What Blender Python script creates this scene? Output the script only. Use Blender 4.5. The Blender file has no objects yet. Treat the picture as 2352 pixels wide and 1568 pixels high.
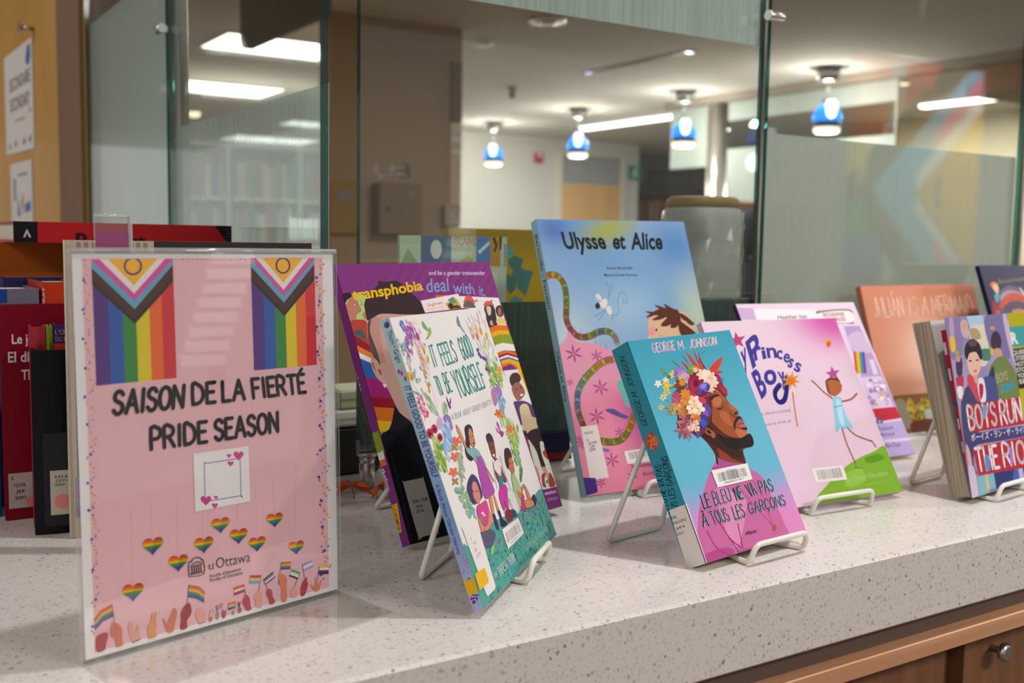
import bpy, math, random
from mathutils import Vector, Matrix
from mathutils.geometry import tessellate_polygon

S = bpy.context.scene
COL = S.collection
rad = math.radians

# ------------------------------------------------------------------ camera
cam_data = bpy.data.cameras.new('camera'); cam = bpy.data.objects.new('camera', cam_data); COL.objects.link(cam)
fw = Vector((0.54128405, 0.83557062, -0.09398574)); up = Vector((0.03749627, 0.08767817, 0.9954429)); rt = Vector((0.84000334, -0.54234148, 0.01612802))
mw = Matrix.Identity(4)
for i in range(3):
    mw[i][0], mw[i][1], mw[i][2] = rt[i], up[i], -fw[i]
mw[2][3] = 0.295893
cam.matrix_world = mw
cam_data.sensor_width = 36.0; cam_data.lens = 2419.83 / 2352 * 36.0
cam_data.clip_start = 0.02; cam_data.clip_end = 60
cam_data.dof.use_dof = True; cam_data.dof.focus_distance = 0.98; cam_data.dof.aperture_fstop = 6.3
S.camera = cam

# ------------------------------------------------------------------ world, exposure, large lights
S.view_settings.view_transform = 'Standard'; S.view_settings.look = 'None'
S.view_settings.exposure = -0.12; S.view_settings.gamma = 1.0; S.view_settings.use_curve_mapping = False
world = bpy.data.worlds.new('world'); S.world = world; world.use_nodes = True
world.node_tree.nodes['Background'].inputs[0].default_value = (1.0, 0.96, 0.92, 1)
world.node_tree.nodes['Background'].inputs[1].default_value = 0.42

def lamp(name, kind, loc, power, color=(1, .93, .84), size=.3, size_y=None, rot=(0, 0, 0), target=None, spot=None, blend=.5):
    d = bpy.data.lights.new(name, kind); d.energy = power; d.color = color
    if kind == 'AREA':
        d.shape = 'RECTANGLE' if size_y else 'DISK'; d.size = size
        if size_y: d.size_y = size_y
    else:
        d.shadow_soft_size = size
    if kind == 'SPOT': d.spot_size = spot or 1.4; d.spot_blend = blend
    o = bpy.data.objects.new(name, d); COL.objects.link(o); o.location = loc; o.rotation_euler = rot
    if target is not None:
        o.rotation_euler = (Vector(target) - Vector(loc)).to_track_quat('-Z', 'Y').to_euler()
    return o
WARM = (1.0, .90, .78); NEUT = (1.0, .97, .92); COOL = (.93, .97, 1.0)
# recessed downlights in the ceiling over the counter (fixtures built further down)
DOWNLIGHTS = [((2.05, 2.25, 1.64), 60), ((1.08, 0.52, 1.64), 70), ((2.6, 0.55, 1.64), 60), ((0.2, 2.35, 1.64), 10)]
for (p, e) in DOWNLIGHTS:
    lamp('downlight_lamp', 'SPOT', (p[0], p[1], p[2] - .01), e, (.95, .98, .98), size=.035, target=(p[0] - .02, p[1] + .06, 0), spot=2.2, blend=.6)
# fluorescent panels of the room behind the glass, and added fill without fixtures on the visitors' side
PANELS = [((2.75, 7.32), .95, .60), ((3.05, 9.66), .95, .66), ((5.15, 14.15), 1.15, .75), ((5.0, 11.9), .95, .45)]
for (p, sx, sy) in PANELS:
    lamp('panel_lamp', 'AREA', (p[0], p[1], 1.60), 95, NEUT, size=sx, size_y=sy)
for (p, e) in (((-2.0, .3), 36), ((-1.3, 3.6), 38), ((-1.6, -1.6), 30), ((1.8, -1.6), 80), ((5.0, -.5), 58)):
    lamp('visitor_fill_lamp', 'AREA', (p[0], p[1], 1.60), e, (1, .93, .90), size=1.2, size_y=.6)
lamp('hall_and_fill_lamp', 'AREA', (7.4, 9.1, 1.60), 135, NEUT, size=.14, size_y=1.7)
lamp('hall_and_fill_lamp', 'AREA', (8.6, 5.9, 1.60), 115, NEUT, size=.14, size_y=1.7)
lamp('rack_fill_spot', 'SPOT', (1.15, -.15, 1.62), 240, (1, .97, .94), size=.04, target=(1.65, -.64, .2), spot=.7)  # added spot that brightens the slats so their reflection shows
lamp('flag_fill_spot', 'SPOT', (4.1, .75, 1.60), 130, (1, .95, .88), size=.05, target=(4.4, -1.0, .75), spot=.9)  # extra light put on the flag for its mirror image, no fixture
lamp('hall_and_fill_lamp', 'AREA', (3.5, 3.3, 1.60), 45, NEUT, size=1.0, size_y=.6)  # added fill above the frame, no fixture built for it

# ------------------------------------------------------------------ helpers
def lin(h):
    if isinstance(h, str):
        h = h.lstrip('#'); c = [int(h[i:i + 2], 16) / 255 for i in (0, 2, 4)]
    else: c = h
    return tuple(x / 12.92 if x <= .04045 else ((x + .055) / 1.055) ** 2.4 for x in c)
MATS = {}
def mat(name, color='#808080', rough=.5, metal=0.0, emit=None, estr=0.0, coat=0.0, spec=.5, trans=0.0, ior=1.45):
    if name in MATS: return MATS[name]
    m = bpy.data.materials.new(name); m.use_nodes = True; b = m.node_tree.nodes['Principled BSDF']
    b.inputs['Base Color'].default_value = (*lin(color), 1); b.inputs['Roughness'].default_value = rough; b.inputs['Metallic'].default_value = metal
    b.inputs['Coat Weight'].default_value = coat; b.inputs['Specular IOR Level'].default_value = spec
    b.inputs['Transmission Weight'].default_value = trans; b.inputs['IOR'].default_value = ior
    if emit is not None:
        b.inputs['Emission Color'].default_value = (*lin(emit), 1); b.inputs['Emission Strength'].default_value = estr
    MATS[name] = m; return m
def nodes(m): return m.node_tree.nodes, m.node_tree.links
def noise_tint(m, c1, c2, scale=(8, 8, 8), detail=4, p0=.35, p1=.65, bump=0.0):
    n, l = nodes(m); b = n['Principled BSDF']
    tc = n.new('ShaderNodeTexCoord'); mp = n.new('ShaderNodeMapping'); mp.inputs['Scale'].default_value = scale
    t = n.new('ShaderNodeTexNoise'); t.inputs['Scale'].default_value = 1; t.inputs['Detail'].default_value = detail
    r = n.new('ShaderNodeValToRGB'); r.color_ramp.elements[0].position = p0; r.color_ramp.elements[1].position = p1
    r.color_ramp.elements[0].color = (*lin(c1), 1); r.color_ramp.elements[1].color = (*lin(c2), 1)
    l.new(tc.outputs['Object'], mp.inputs[0]); l.new(mp.outputs[0], t.inputs[0]); l.new(t.outputs['Fac'], r.inputs[0]); l.new(r.outputs[0], b.inputs['Base Color'])
    if bump:
        bp = n.new('ShaderNodeBump'); bp.inputs['Strength'].default_value = bump; bp.inputs['Distance'].default_value = .001
        l.new(t.outputs['Fac'], bp.inputs['Height']); l.new(bp.outputs[0], b.inputs['Normal'])
    return m
# printed ink: the colour of the print comes from the mesh's own "ink" attribute
def ink_mat(name, rough, coat=0.0):
    m = mat(name, rough=rough, coat=coat); n, l = nodes(m)
    a = n.new('ShaderNodeAttribute'); a.attribute_name = 'ink'; l.new(a.outputs['Color'], n['Principled BSDF'].inputs['Base Color']); return m
PRINT = ink_mat('glossy_print', .34, .0); PRINT.node_tree.nodes['Principled BSDF'].inputs['Specular IOR Level'].default_value = .13
PAPER = ink_mat('paper_print', .8); PAPER.node_tree.nodes['Principled BSDF'].inputs['Specular IOR Level'].default_value = .12; PRINT['k'] = 1

def schlick(n, l, ior):
    """share of light mirrored by a thin clear sheet, the same from both sides"""
    f0 = ((ior - 1) / (ior + 1)) ** 2
    lw = n.new('ShaderNodeLayerWeight'); lw.inputs[0].default_value = .5
    pw = n.new('ShaderNodeMath'); pw.operation = 'POWER'; pw.inputs[1].default_value = 5; l.new(lw.outputs['Facing'], pw.inputs[0])
    ma = n.new('ShaderNodeMath'); ma.operation = 'MULTIPLY_ADD'; ma.inputs[1].default_value = 1 - f0; ma.inputs[2].default_value = f0; l.new(pw.outputs[0], ma.inputs[0]); return ma
def clear_mat(name, tint, ior=1.5, rough=.0, haze=0.0):
    m = bpy.data.materials.new(name); m.use_nodes = True; n, l = nodes(m); n.clear()
    out = n.new('ShaderNodeOutputMaterial'); tr = n.new('ShaderNodeBsdfTransparent'); tr.inputs[0].default_value = (*tint, 1)
    gl = n.new('ShaderNodeBsdfGlossy'); gl.inputs['Roughness'].default_value = rough; gl.inputs[0].default_value = (1, 1, 1, 1)
    fr = schlick(n, l, ior); mx = n.new('ShaderNodeMixShader')
    l.new(fr.outputs[0], mx.inputs[0]); l.new(tr.outputs[0], mx.inputs[1]); l.new(gl.outputs[0], mx.inputs[2])
    last = mx
    if haze:
        df = n.new('ShaderNodeBsdfDiffuse'); df.inputs[0].default_value = (.8, .8, .8, 1); m2 = n.new('ShaderNodeMixShader'); m2.inputs[0].default_value = haze
        l.new(mx.outputs[0], m2.inputs[1]); l.new(df.outputs[0], m2.inputs[2]); last = m2
    l.new(last.outputs[0], out.inputs[0]); MATS[name] = m; return m
def frost_mat(name, col, lo, hi, sx, axis):
    m = bpy.data.materials.new(name); m.use_nodes = True; n, l = nodes(m); n.clear()
    out = n.new('ShaderNodeOutputMaterial'); tr = n.new('ShaderNodeBsdfTransparent'); tr.inputs[0].default_value = (.90, .96, .94, 1)
    df = n.new('ShaderNodeBsdfDiffuse'); df.inputs[0].default_value = (*col, 1); tl = n.new('ShaderNodeBsdfTranslucent'); tl.inputs[0].default_value = (*col, 1)
    a = n.new('ShaderNodeMixShader'); a.inputs[0].default_value = .55; l.new(df.outputs[0], a.inputs[1]); l.new(tl.outputs[0], a.inputs[2])
    tc = n.new('ShaderNodeTexCoord'); mp = n.new('ShaderNodeMapping'); mp.inputs['Scale'].default_value = (sx, sx, 2.5)
    t = n.new('ShaderNodeTexNoise'); t.inputs['Scale'].default_value = 1; t.inputs['Detail'].default_value = 2
    r = n.new('ShaderNodeMapRange'); r.inputs[1].default_value = .35; r.inputs[2].default_value = .65; r.inputs[3].default_value = lo; r.inputs[4].default_value = hi
    l.new(tc.outputs['Object'], mp.inputs[0]); l.new(mp.outputs[0], t.inputs[0]); l.new(t.outputs['Fac'], r.inputs[0])
    mx = n.new('ShaderNodeMixShader'); l.new(r.outputs[0], mx.inputs[0]); l.new(tr.outputs[0], mx.inputs[1]); l.new(a.outputs[0], mx.inputs[2])
    gl = n.new('ShaderNodeBsdfGlossy'); gl.inputs['Roughness'].default_value = .05; fr = schlick(n, l, 1.45); m2 = n.new('ShaderNodeMixShader')
    l.new(fr.outputs[0], m2.inputs[0]); l.new(mx.outputs[0], m2.inputs[1]); l.new(gl.outputs[0], m2.inputs[2])
    l.new(m2.outputs[0], out.inputs[0]); MATS[name] = m; return m

class MB:
    """mesh builder: faces with a material slot and an ink colour"""
    def __init__(s): s.v = []; s.f = []; s.m = []; s.c = []; s.sm = []
    def face(s, pts, mi=0, col=(.8, .8, .8), smooth=False):
        b = len(s.v); s.v += [tuple(p) for p in pts]; s.f.append(tuple(range(b, b + len(pts)))); s.m.append(mi); s.c.append(col); s.sm.append(smooth)
    def box(s, x0, x1, y0, y1, z0, z1, mi=0, col=(.8, .8, .8), bev=0.0):
        if bev:
            e = bev; b = len(s.v); n = 8
            for (z, i, c) in ((z0, e, e * .6), (z0 + e, 0, e), (z1 - e, 0, e), (z1, e, e * .6)):
                a0, a1, b0, b1 = x0 + i, x1 - i, y0 + i, y1 - i
                s.v += [(a0 + c, b0, z), (a1 - c, b0, z), (a1, b0 + c, z), (a1, b1 - c, z), (a1 - c, b1, z), (a0 + c, b1, z), (a0, b1 - c, z), (a0, b0 + c, z)]
            for k in range(3):
                for i in range(n):
                    s.f.append((b + k * n + i, b + k * n + (i + 1) % n, b + (k + 1) * n + (i + 1) % n, b + (k + 1) * n + i)); s.m.append(mi); s.c.append(col); s.sm.append(False)
            s.f.append(tuple(b + i for i in reversed(range(n)))); s.f.append(tuple(b + 3 * n + i for i in range(n)))
            s.m += [mi] * 2; s.c += [col] * 2; s.sm += [False] * 2
            return s
        b = len(s.v); s.v += [(x0, y0, z0), (x1, y0, z0), (x1, y1, z0), (x0, y1, z0), (x0, y0, z1), (x1, y0, z1), (x1, y1, z1), (x0, y1, z1)]
        mis = mi if isinstance(mi, (list, tuple)) else [mi] * 6
        for k, q in enumerate(((0, 3, 2, 1), (4, 5, 6, 7), (0, 1, 5, 4), (1, 2, 6, 5), (2, 3, 7, 6), (3, 0, 4, 7))):   # bottom top front right back left
            s.f.append(tuple(b + i for i in q)); s.m.append(mis[k]); s.c.append(col); s.sm.append(False)
        return s
    def prism(s, pts, z0, z1, mi=0, col=(.8, .8, .8), fn=None):
        fn = fn or (lambda x, y, z: (x, y, z)); n = len(pts); b = len(s.v)
        s.v += [fn(x, y, z0) for x, y in pts] + [fn(x, y, z1) for x, y in pts]
        for i in range(n): s.f.append((b + i, b + (i + 1) % n, b + n + (i + 1) % n, b + n + i)); s.m.append(mi); s.c.append(col); s.sm.append(False)
        s.f.append(tuple(b + i for i in reversed(range(n)))); s.f.append(tuple(b + n + i for i in range(n))); s.m += [mi] * 2; s.c += [col] * 2; s.sm += [False] * 2
        return s
    def lathe(s, prof, n=24, mi=0, o=(0, 0, 0), col=(.8, .8, .8), axis='z'):
        b = len(s.v)
        for r, z in prof:
            for k in range(n):
                a = 2 * math.pi * k / n; x, y = r * math.cos(a), r * math.sin(a)
                s.v.append((o[0] + x, o[1] + y, o[2] + z) if axis == 'z' else (o[0] + z, o[1] + x, o[2] + y))
        for j in range(len(prof) - 1):
            for k in range(n):
                s.f.append((b + j * n + k, b + j * n + (k + 1) % n, b + (j + 1) * n + (k + 1) % n, b + (j + 1) * n + k)); s.m.append(mi); s.c.append(col); s.sm.append(True)
        s.f.append(tuple(b + k for k in reversed(range(n)))); s.f.append(tuple(b + (len(prof) - 1) * n + k for k in range(n))); s.m += [mi] * 2; s.c += [col] * 2; s.sm += [False] * 2
        return s
    def tube(s, pts, r, n=10, mi=0, col=(.8, .8, .8), closed=False, res=4):
        P = [Vector(p) for p in pts]
        # round the corners
        Q = []
        for i, p in enumerate(P):
            if not closed and (i == 0 or i == len(P) - 1): Q.append(p); continue
            a, c = P[i - 1], P[(i + 1) % len(P)]
            k = min(2.6 * r, .45 * (a - p).length, .45 * (c - p).length)
            s0, s1 = p + (a - p).normalized() * k, p + (c - p).normalized() * k
            for j in range(res + 1):
                t = j / res; Q.append(s0 * (1 - t) ** 2 + p * 2 * t * (1 - t) + s1 * t * t)
        b = len(s.v); m = len(Q); nrm = None
        for i, p in enumerate(Q):
            d = (Q[(i + 1) % m] - Q[i - 1]) if closed or 0 < i < m - 1 else (Q[1] - Q[0] if i == 0 else Q[-1] - Q[-2])
            d.normalize()
            if nrm is None: nrm = d.orthogonal().normalized()
            nrm = (nrm - d * nrm.dot(d)).normalized(); bn = d.cross(nrm)
            rr = r[i] if isinstance(r, list) else r
            for k in range(n):
                a = 2 * math.pi * k / n; s.v.append(tuple(p + nrm * rr * math.cos(a) + bn * rr * math.sin(a)))
        for j in range(m if closed else m - 1):
            for k in range(n):
                j2 = (j + 1) % m
                s.f.append((b + j * n + k, b + j * n + (k + 1) % n, b + j2 * n + (k + 1) % n, b + j2 * n + k)); s.m.append(mi); s.c.append(col); s.sm.append(True)
        if not closed:
            s.f.append(tuple(b + k for k in reversed(range(n)))); s.f.append(tuple(b + (m - 1) * n + k for k in range(n))); s.m += [mi] * 2; s.c += [col] * 2; s.sm += [False] * 2
        return s
    def build(s, name, mats, parent=None):
        me = bpy.data.meshes.new(name); me.from_pydata(s.v, [], s.f)
        mats = mats if isinstance(mats, (list, tuple)) else [mats]
        for m in mats: me.materials.append(m)
        me.polygons.foreach_set('material_index', s.m); me.polygons.foreach_set('use_smooth', s.sm)
        if any(m.get('k') or m.name.startswith('paper_print') for m in mats):
            at = me.color_attributes.new('ink', 'FLOAT_COLOR', 'CORNER'); d = []
            for f, c in zip(s.f, s.c):
                if isinstance(c, list):
                    for q in c: d += [*q, 1.0]
                else: d += [*c, 1.0] * len(f)
            at.data.foreach_set('color', d)
        me.update(); o = bpy.data.objects.new(name, me); COL.objects.link(o)
        if parent is not None: o.parent = parent
        return o
def tag(o, label=None, cat=None, group=None, kind=None):
    for k, v in (('label', label), ('category', cat), ('group', group), ('kind', kind)):
        if v: o[k] = v
    return o
def empty(name, loc=(0, 0, 0), rz=0, label=None, cat=None, group=None):
    o = bpy.data.objects.new(name, None); COL.objects.link(o); o.location = loc; o.rotation_euler = (0, 0, rz); o.empty_display_size = .05
    return tag(o, label, cat, group)
def copy_tree(o, parent=None):
    kids = [c for c in bpy.data.objects if c.parent == o]
    c = o.copy(); COL.objects.link(c)
    if parent is not None: c.parent = parent
    for k in kids: copy_tree(k, c)
    return c
def struct(name, mb, m): return tag(mb.build(name, m), kind='structure')

# ------------------------------------------------------------------ lettering
GL = {}
def G(s):
    for part in s.strip().split('\n'):
        ch, w, d = part.split(':'); GL[ch] = (float(w), [[tuple(map(float, p.split(','))) for p in st.split()] for st in d.split(';')])
G('''A:.62:0,0 .31,1 .62,0;.12,.36 .5,.36
B:.52:0,0 0,1 .3,1 .46,.88 .44,.64 .28,.54 0,.54;.28,.54 .48,.42 .52,.2 .36,.02 0,0
C:.54:.52,.84 .38,.99 .18,.98 .04,.78 0,.46 .06,.16 .22,.01 .4,.03 .54,.18
Ç:.54:.52,.84 .38,.99 .18,.98 .04,.78 0,.46 .06,.16 .22,.01 .4,.03 .54,.18;.3,.0 .36,-.12 .24,-.2
D:.56:0,0 0,1 .26,.97 .48,.78 .56,.48 .5,.2 .3,.03 0,0
E:.44:.44,1 0,1 0,0 .44,0;0,.53 .36,.53
É:.44:.44,1 0,1 0,0 .44,0;0,.53 .36,.53;.16,1.12 .34,1.3
F:.44:.44,1 0,1 0,0;0,.52 .36,.52
G:.58:.54,.84 .4,.99 .2,.98 .05,.78 0,.46 .07,.14 .24,.0 .44,.05 .56,.22 .57,.44 .34,.44
H:.54:0,0 0,1;.54,0 .54,1;0,.52 .54,.52
I:.16:.08,0 .08,1
J:.4:.4,1 .38,.22 .28,.03 .12,.02 0,.2
K:.52:0,0 0,1;.5,1 .02,.48 .52,0
L:.42:0,1 0,0 .42,0
M:.7:0,0 .05,1 .35,.3 .65,1 .7,0
N:.56:0,0 0,1 .56,0 .56,1
O:.6:.3,1 .1,.9 0,.6 .02,.3 .14,.06 .3,0 .46,.06 .58,.3 .6,.6 .5,.9 .3,1
P:.48:0,0 0,1 .3,1 .47,.86 .46,.6 .3,.47 0,.46
Q:.6:.3,1 .1,.9 0,.6 .02,.3 .14,.06 .3,0 .46,.06 .58,.3 .6,.6 .5,.9 .3,1;.38,.22 .6,-.06
R:.52:0,0 0,1 .3,1 .47,.86 .45,.62 .28,.5 0,.49;.22,.5 .52,0
S:.48:.46,.84 .34,.98 .16,.98 .03,.84 .05,.64 .24,.52 .42,.42 .48,.22 .36,.03 .16,.0 0,.16
T:.52:0,1 .52,1;.26,1 .26,0
U:.56:0,1 0,.28 .1,.06 .28,0 .46,.06 .56,.28 .56,1
V:.58:0,1 .29,0 .58,1
W:.8:0,1 .2,0 .4,.75 .6,0 .8,1
Y:.54:0,1 .27,.5 .54,1;.27,.5 .27,0
À:.62:0,0 .31,1 .62,0;.12,.36 .5,.36;.2,1.28 .38,1.12
Á:.62:0,0 .31,1 .62,0;.12,.36 .5,.36;.24,1.12 .42,1.28
.:.12:.05,0 .07,.02
2:.5:.02,.8 .14,.97 .34,.98 .48,.8 .42,.56 .02,0 .5,0
0:.52:.26,1 .06,.85 0,.5 .06,.15 .26,0 .46,.15 .52,.5 .46,.85 .26,1
1:.24:0,.82 .16,1 .16,0
9:.5:.46,.62 .3,.46 .1,.5 0,.72 .1,.94 .3,1 .46,.86 .48,.6 .42,.2 .2,0
5:.48:.44,1 .08,1 .04,.56 .28,.6 .46,.44 .46,.18 .3,.01 0,.08''')
FONTS = {}
def font_for(key):
    if key not in FONTS:
        f = None
        if key == 'J':
            try: f = bpy.data.fonts.load(bpy.utils.system_resource('DATAFILES', path='fonts/Noto Sans CJK Regular.woff2'))
            except Exception: f = None
        FONTS[key] = f
    return FONTS[key]
TXT = {}
def glyph_tris(txt, bold, key):
    k = (txt, bold, key)
    if k in TXT: return TXT[k]
    cu = bpy.data.curves.new('lettering', 'FONT'); cu.body = txt; cu.size = 1; cu.offset = bold / 1000; cu.resolution_u = 3
    f = font_for(key)
    if f: cu.font = f
    ob = bpy.data.objects.new('lettering', cu); me = ob.to_mesh()
    vs = [(v.co.x, v.co.y) for v in me.vertices]; fs = [tuple(p.vertices) for p in me.polygons]
    ob.to_mesh_clear(); bpy.data.objects.remove(ob); bpy.data.curves.remove(cu)
    TXT[k] = (vs, fs); return TXT[k]
def cap_height(key):
    vs, _ = glyph_tris('H', 0, None if key != 'J' else 'J'); return max(y for x, y in vs) if vs else .7

def clip(poly, planes):
    for (a, b, c) in planes:            # keep a*x + b*y + c >= 0
        out = []
        for i in range(len(poly)):
            p, q = poly[i - 1], poly[i]; dp, dq = a * p[0] + b * p[1] + c, a * q[0] + b * q[1] + c
            if dp >= 0: out.append(p)
            if (dp >= 0) != (dq >= 0):
                t = dp / (dp - dq); out.append((p[0] + (q[0] - p[0]) * t, p[1] + (q[1] - p[1]) * t))
        poly = out
        if len(poly) < 3: return []
    # drop the repeat of the last point that walking backwards leaves
    return poly
def tri(pts):
    return tessellate_polygon([[Vector((x, y, 0)) for x, y in pts]])
def spline(P, closed, n=4):
    m = len(P); out = []
    for i in range(m if closed else m - 1):
        p0, p1, p2, p3 = (P[(i + k - 1) % m] if closed else P[min(max(i + k - 1, 0), m - 1)] for k in range(4))
        for j in range(n):
            t = j / n; t2, t3 = t * t, t * t * t
            out.append(tuple(.5 * (2 * p1[d] + (p2[d] - p0[d]) * t + (2 * p0[d] - 5 * p1[d] + 4 * p2[d] - p3[d]) * t2 + (3 * p1[d] - p0[d] - 3 * p2[d] + p3[d]) * t3) for d in (0, 1)))
    if not closed: out.append(P[-1])
    return out
def ribbon(P, w):
    """triangles of a round-ended stroke of width w along P"""
    out = []; h = w / 2
    for i in range(len(P) - 1):
        (x0, y0), (x1, y1) = P[i], P[i + 1]; dx, dy = x1 - x0, y1 - y0; L = math.hypot(dx, dy) or 1e-9; nx, ny = -dy / L * h, dx / L * h
        out.append([(x0 + nx, y0 + ny), (x0 - nx, y0 - ny), (x1 - nx, y1 - ny), (x1 + nx, y1 + ny)])
    for i, (x, y) in enumerate(P):
        if w > .0006 or i in (0, len(P) - 1): out.append([(x + h * math.cos(k * math.pi / 4), y + h * math.sin(k * math.pi / 4)) for k in range(8)])
    return out
BANDS = ['#c83a35', '#d8701f', '#dab520', '#4b8a3a', '#2f5f9e', '#4b3486']
GRIDS = {}
INK = .88         # printing inks and papers are a little darker than the lit picture of them
def ink(h):
    c = lin(h) if isinstance(h, str) else h
    return tuple(min(.95, x * INK) for x in c)

class Art:
    """lays printed shapes on one flat side of a thing; place(u, v, d) gives the 3-D point d above that side"""
    def __init__(s, mb, place, W, H, mi=0, base=.00012, clipped=True):
        s.mb, s.place, s.W, s.H, s.mi, s.d = mb, place, W, H, mi, base
        s.planes = [(1, 0, 0), (-1, 0, W), (0, 1, 0), (0, -1, H)] if clipped else []
    def poly(s, pts, col, extra=()):
        q = clip(pts, s.planes + list(extra)) if (s.planes or extra) else pts
        if len(q) < 3: return
        c = [Vector(s.place(x, y, s.d)) for x, y in q]
        s.mb.face(c, s.mi, col)
    def shape(s, pts, col, extra=()):
        for t in tri(pts): s.poly([pts[i] for i in t], col, extra)
    def grid(s, fn, nx=28, ny=40, top=1.0):
        P = [[s.place(s.W * i / nx, s.H * j / ny * top, s.d) for i in range(nx + 1)] for j in range(ny + 1)]
        Cc = [[ink(lin(fn(i / nx, j / ny * top))) for i in range(nx + 1)] for j in range(ny + 1)]
        for j in range(ny):
            for i in range(nx):
                s.mb.face([P[j][i], P[j][i + 1], P[j + 1][i + 1], P[j + 1][i]], s.mi, [Cc[j][i], Cc[j][i + 1], Cc[j + 1][i + 1], Cc[j + 1][i]])
    def text(s, key, wt, txt, q, col):
        (x0, y0), (x1, y1), (xt, yt) = q
        U, V = (x1 - x0, y1 - y0), (xt - x0, yt - y0)
        if key == 'S':
            sp = .2; W = 0; items = []
            for ch in txt:
                if ch == ' ': W += .34; continue
                w, st = GL.get(ch, GL['O']); items.append((W, st)); W += w + sp
            W -= sp; capu = math.hypot(*V)
            for (ox, st) in items:
                for P in st:
                    pts = [(x0 + U[0] * (ox + a) / W + V[0] * b, y0 + U[1] * (ox + a) / W + V[1] * b) for a, b in P]
                    pts = spline(pts, False, 2) if len(pts) > 4 else pts
                    for r in ribbon(pts, wt / 1000 * capu * 1.15): s.poly(r, col)
            return
        vs, fs = glyph_tris(txt, wt, key if key == 'J' else None)
        if not vs: return
        xs = [v[0] for v in vs]; a0, a1 = min(xs), max(xs); cap = cap_height(key)
        T = [(x0 + U[0] * (x - a0) / (a1 - a0) + V[0] * y / cap, y0 + U[1] * (x - a0) / (a1 - a0) + V[1] * y / cap) for x, y in vs]
        for f in fs: s.poly([T[i] for i in f], col)
    def run(s, text):
        k = 0; flat = False
        for line in text.strip().split('\n'):
            o = line.split('|'); op = o[0]
            if flat and op != 'f': s.d += 6e-6; flat = False
            if op == 'g':
                s.grid(GRIDS[o[1]], top=.40 if o[1] == 'ulypink' else 1.0); s.d += .00001; continue
            if op == 't':
                n = [int(v) / 10000 for v in o[5].split()]; s.text(o[2], int(o[3]), o[4], ((n[0], n[1]), (n[2], n[3]), (n[4], n[5])), ink(o[1]))
            elif op == 'h':
                n = [int(v) / 10000 for v in o[2].split()]; c, U, V = n[0:2], n[2:4], n[4:6]
                hp = []
                for i in range(40):
                    a = i / 40 * 2 * math.pi; hp.append((math.sin(a) ** 3, (13 * math.cos(a) - 5 * math.cos(2 * a) - 2 * math.cos(3 * a) - math.cos(4 * a)) / 16.5 + .05))
                for t in tri(hp):
                    T = [hp[i] for i in t]
                    for b, bc in enumerate(BANDS):
                        hi, lo = .8 - b * .27, .8 - (b + 1) * .27
                        if b == 0: hi = 2
                        if b == 5: lo = -2
                        for sgn in (1, -1):
                            q = clip(T, [(0, 1, -lo), (0, -1, hi), (sgn, 0, 0)])
                            if len(q) >= 3:
                                cc = ink(bc); cc = tuple(x * (.78 if sgn > 0 else 1.05) for x in cc)
                                s.poly([(c[0] + U[0] * x + V[0] * y, c[1] + U[1] * x + V[1] * y) for x, y in q], cc)
            elif op == 'l':
                n = [int(v) / 10000 for v in o[3].split()]; P = list(zip(n[0::2], n[1::2])); w = int(o[2]) / 10000 * .8
                P = spline(P, False, 3) if len(P) > 2 else P
                for r in ribbon(P, w): s.poly(r, ink(o[1]))
            else:
                n = [int(v) / 10000 for v in o[2].split()]
                if op in 'ps':
                    P = list(zip(n[0::2], n[1::2])); s.shape(spline(P, True) if op == 's' else P, ink(o[1]))
                else:
                    c, a, b = n[0:2], n[2:4], n[4:6]; N = 14 if op == 'e' else 10; P = []
                    for i in range(N):
                        t = 2 * math.pi * i / N; w = 1.0 if op == 'e' else (1 - .72 * abs(math.cos(t)) ** 1.6)
                        P.append((c[0] + a[0] * math.cos(t) + b[0] * math.sin(t) * w, c[1] + a[1] * math.cos(t) + b[1] * math.sin(t) * w))
                    if op == 'f':
                        d0 = s.d; s.d = d0 + (k % 8) * 7e-7; k += 1; s.poly(P, ink(o[1])); s.d = d0; flat = True; continue
                    s.poly(P, ink(o[1]))
            s.d += 1.3e-6

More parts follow.
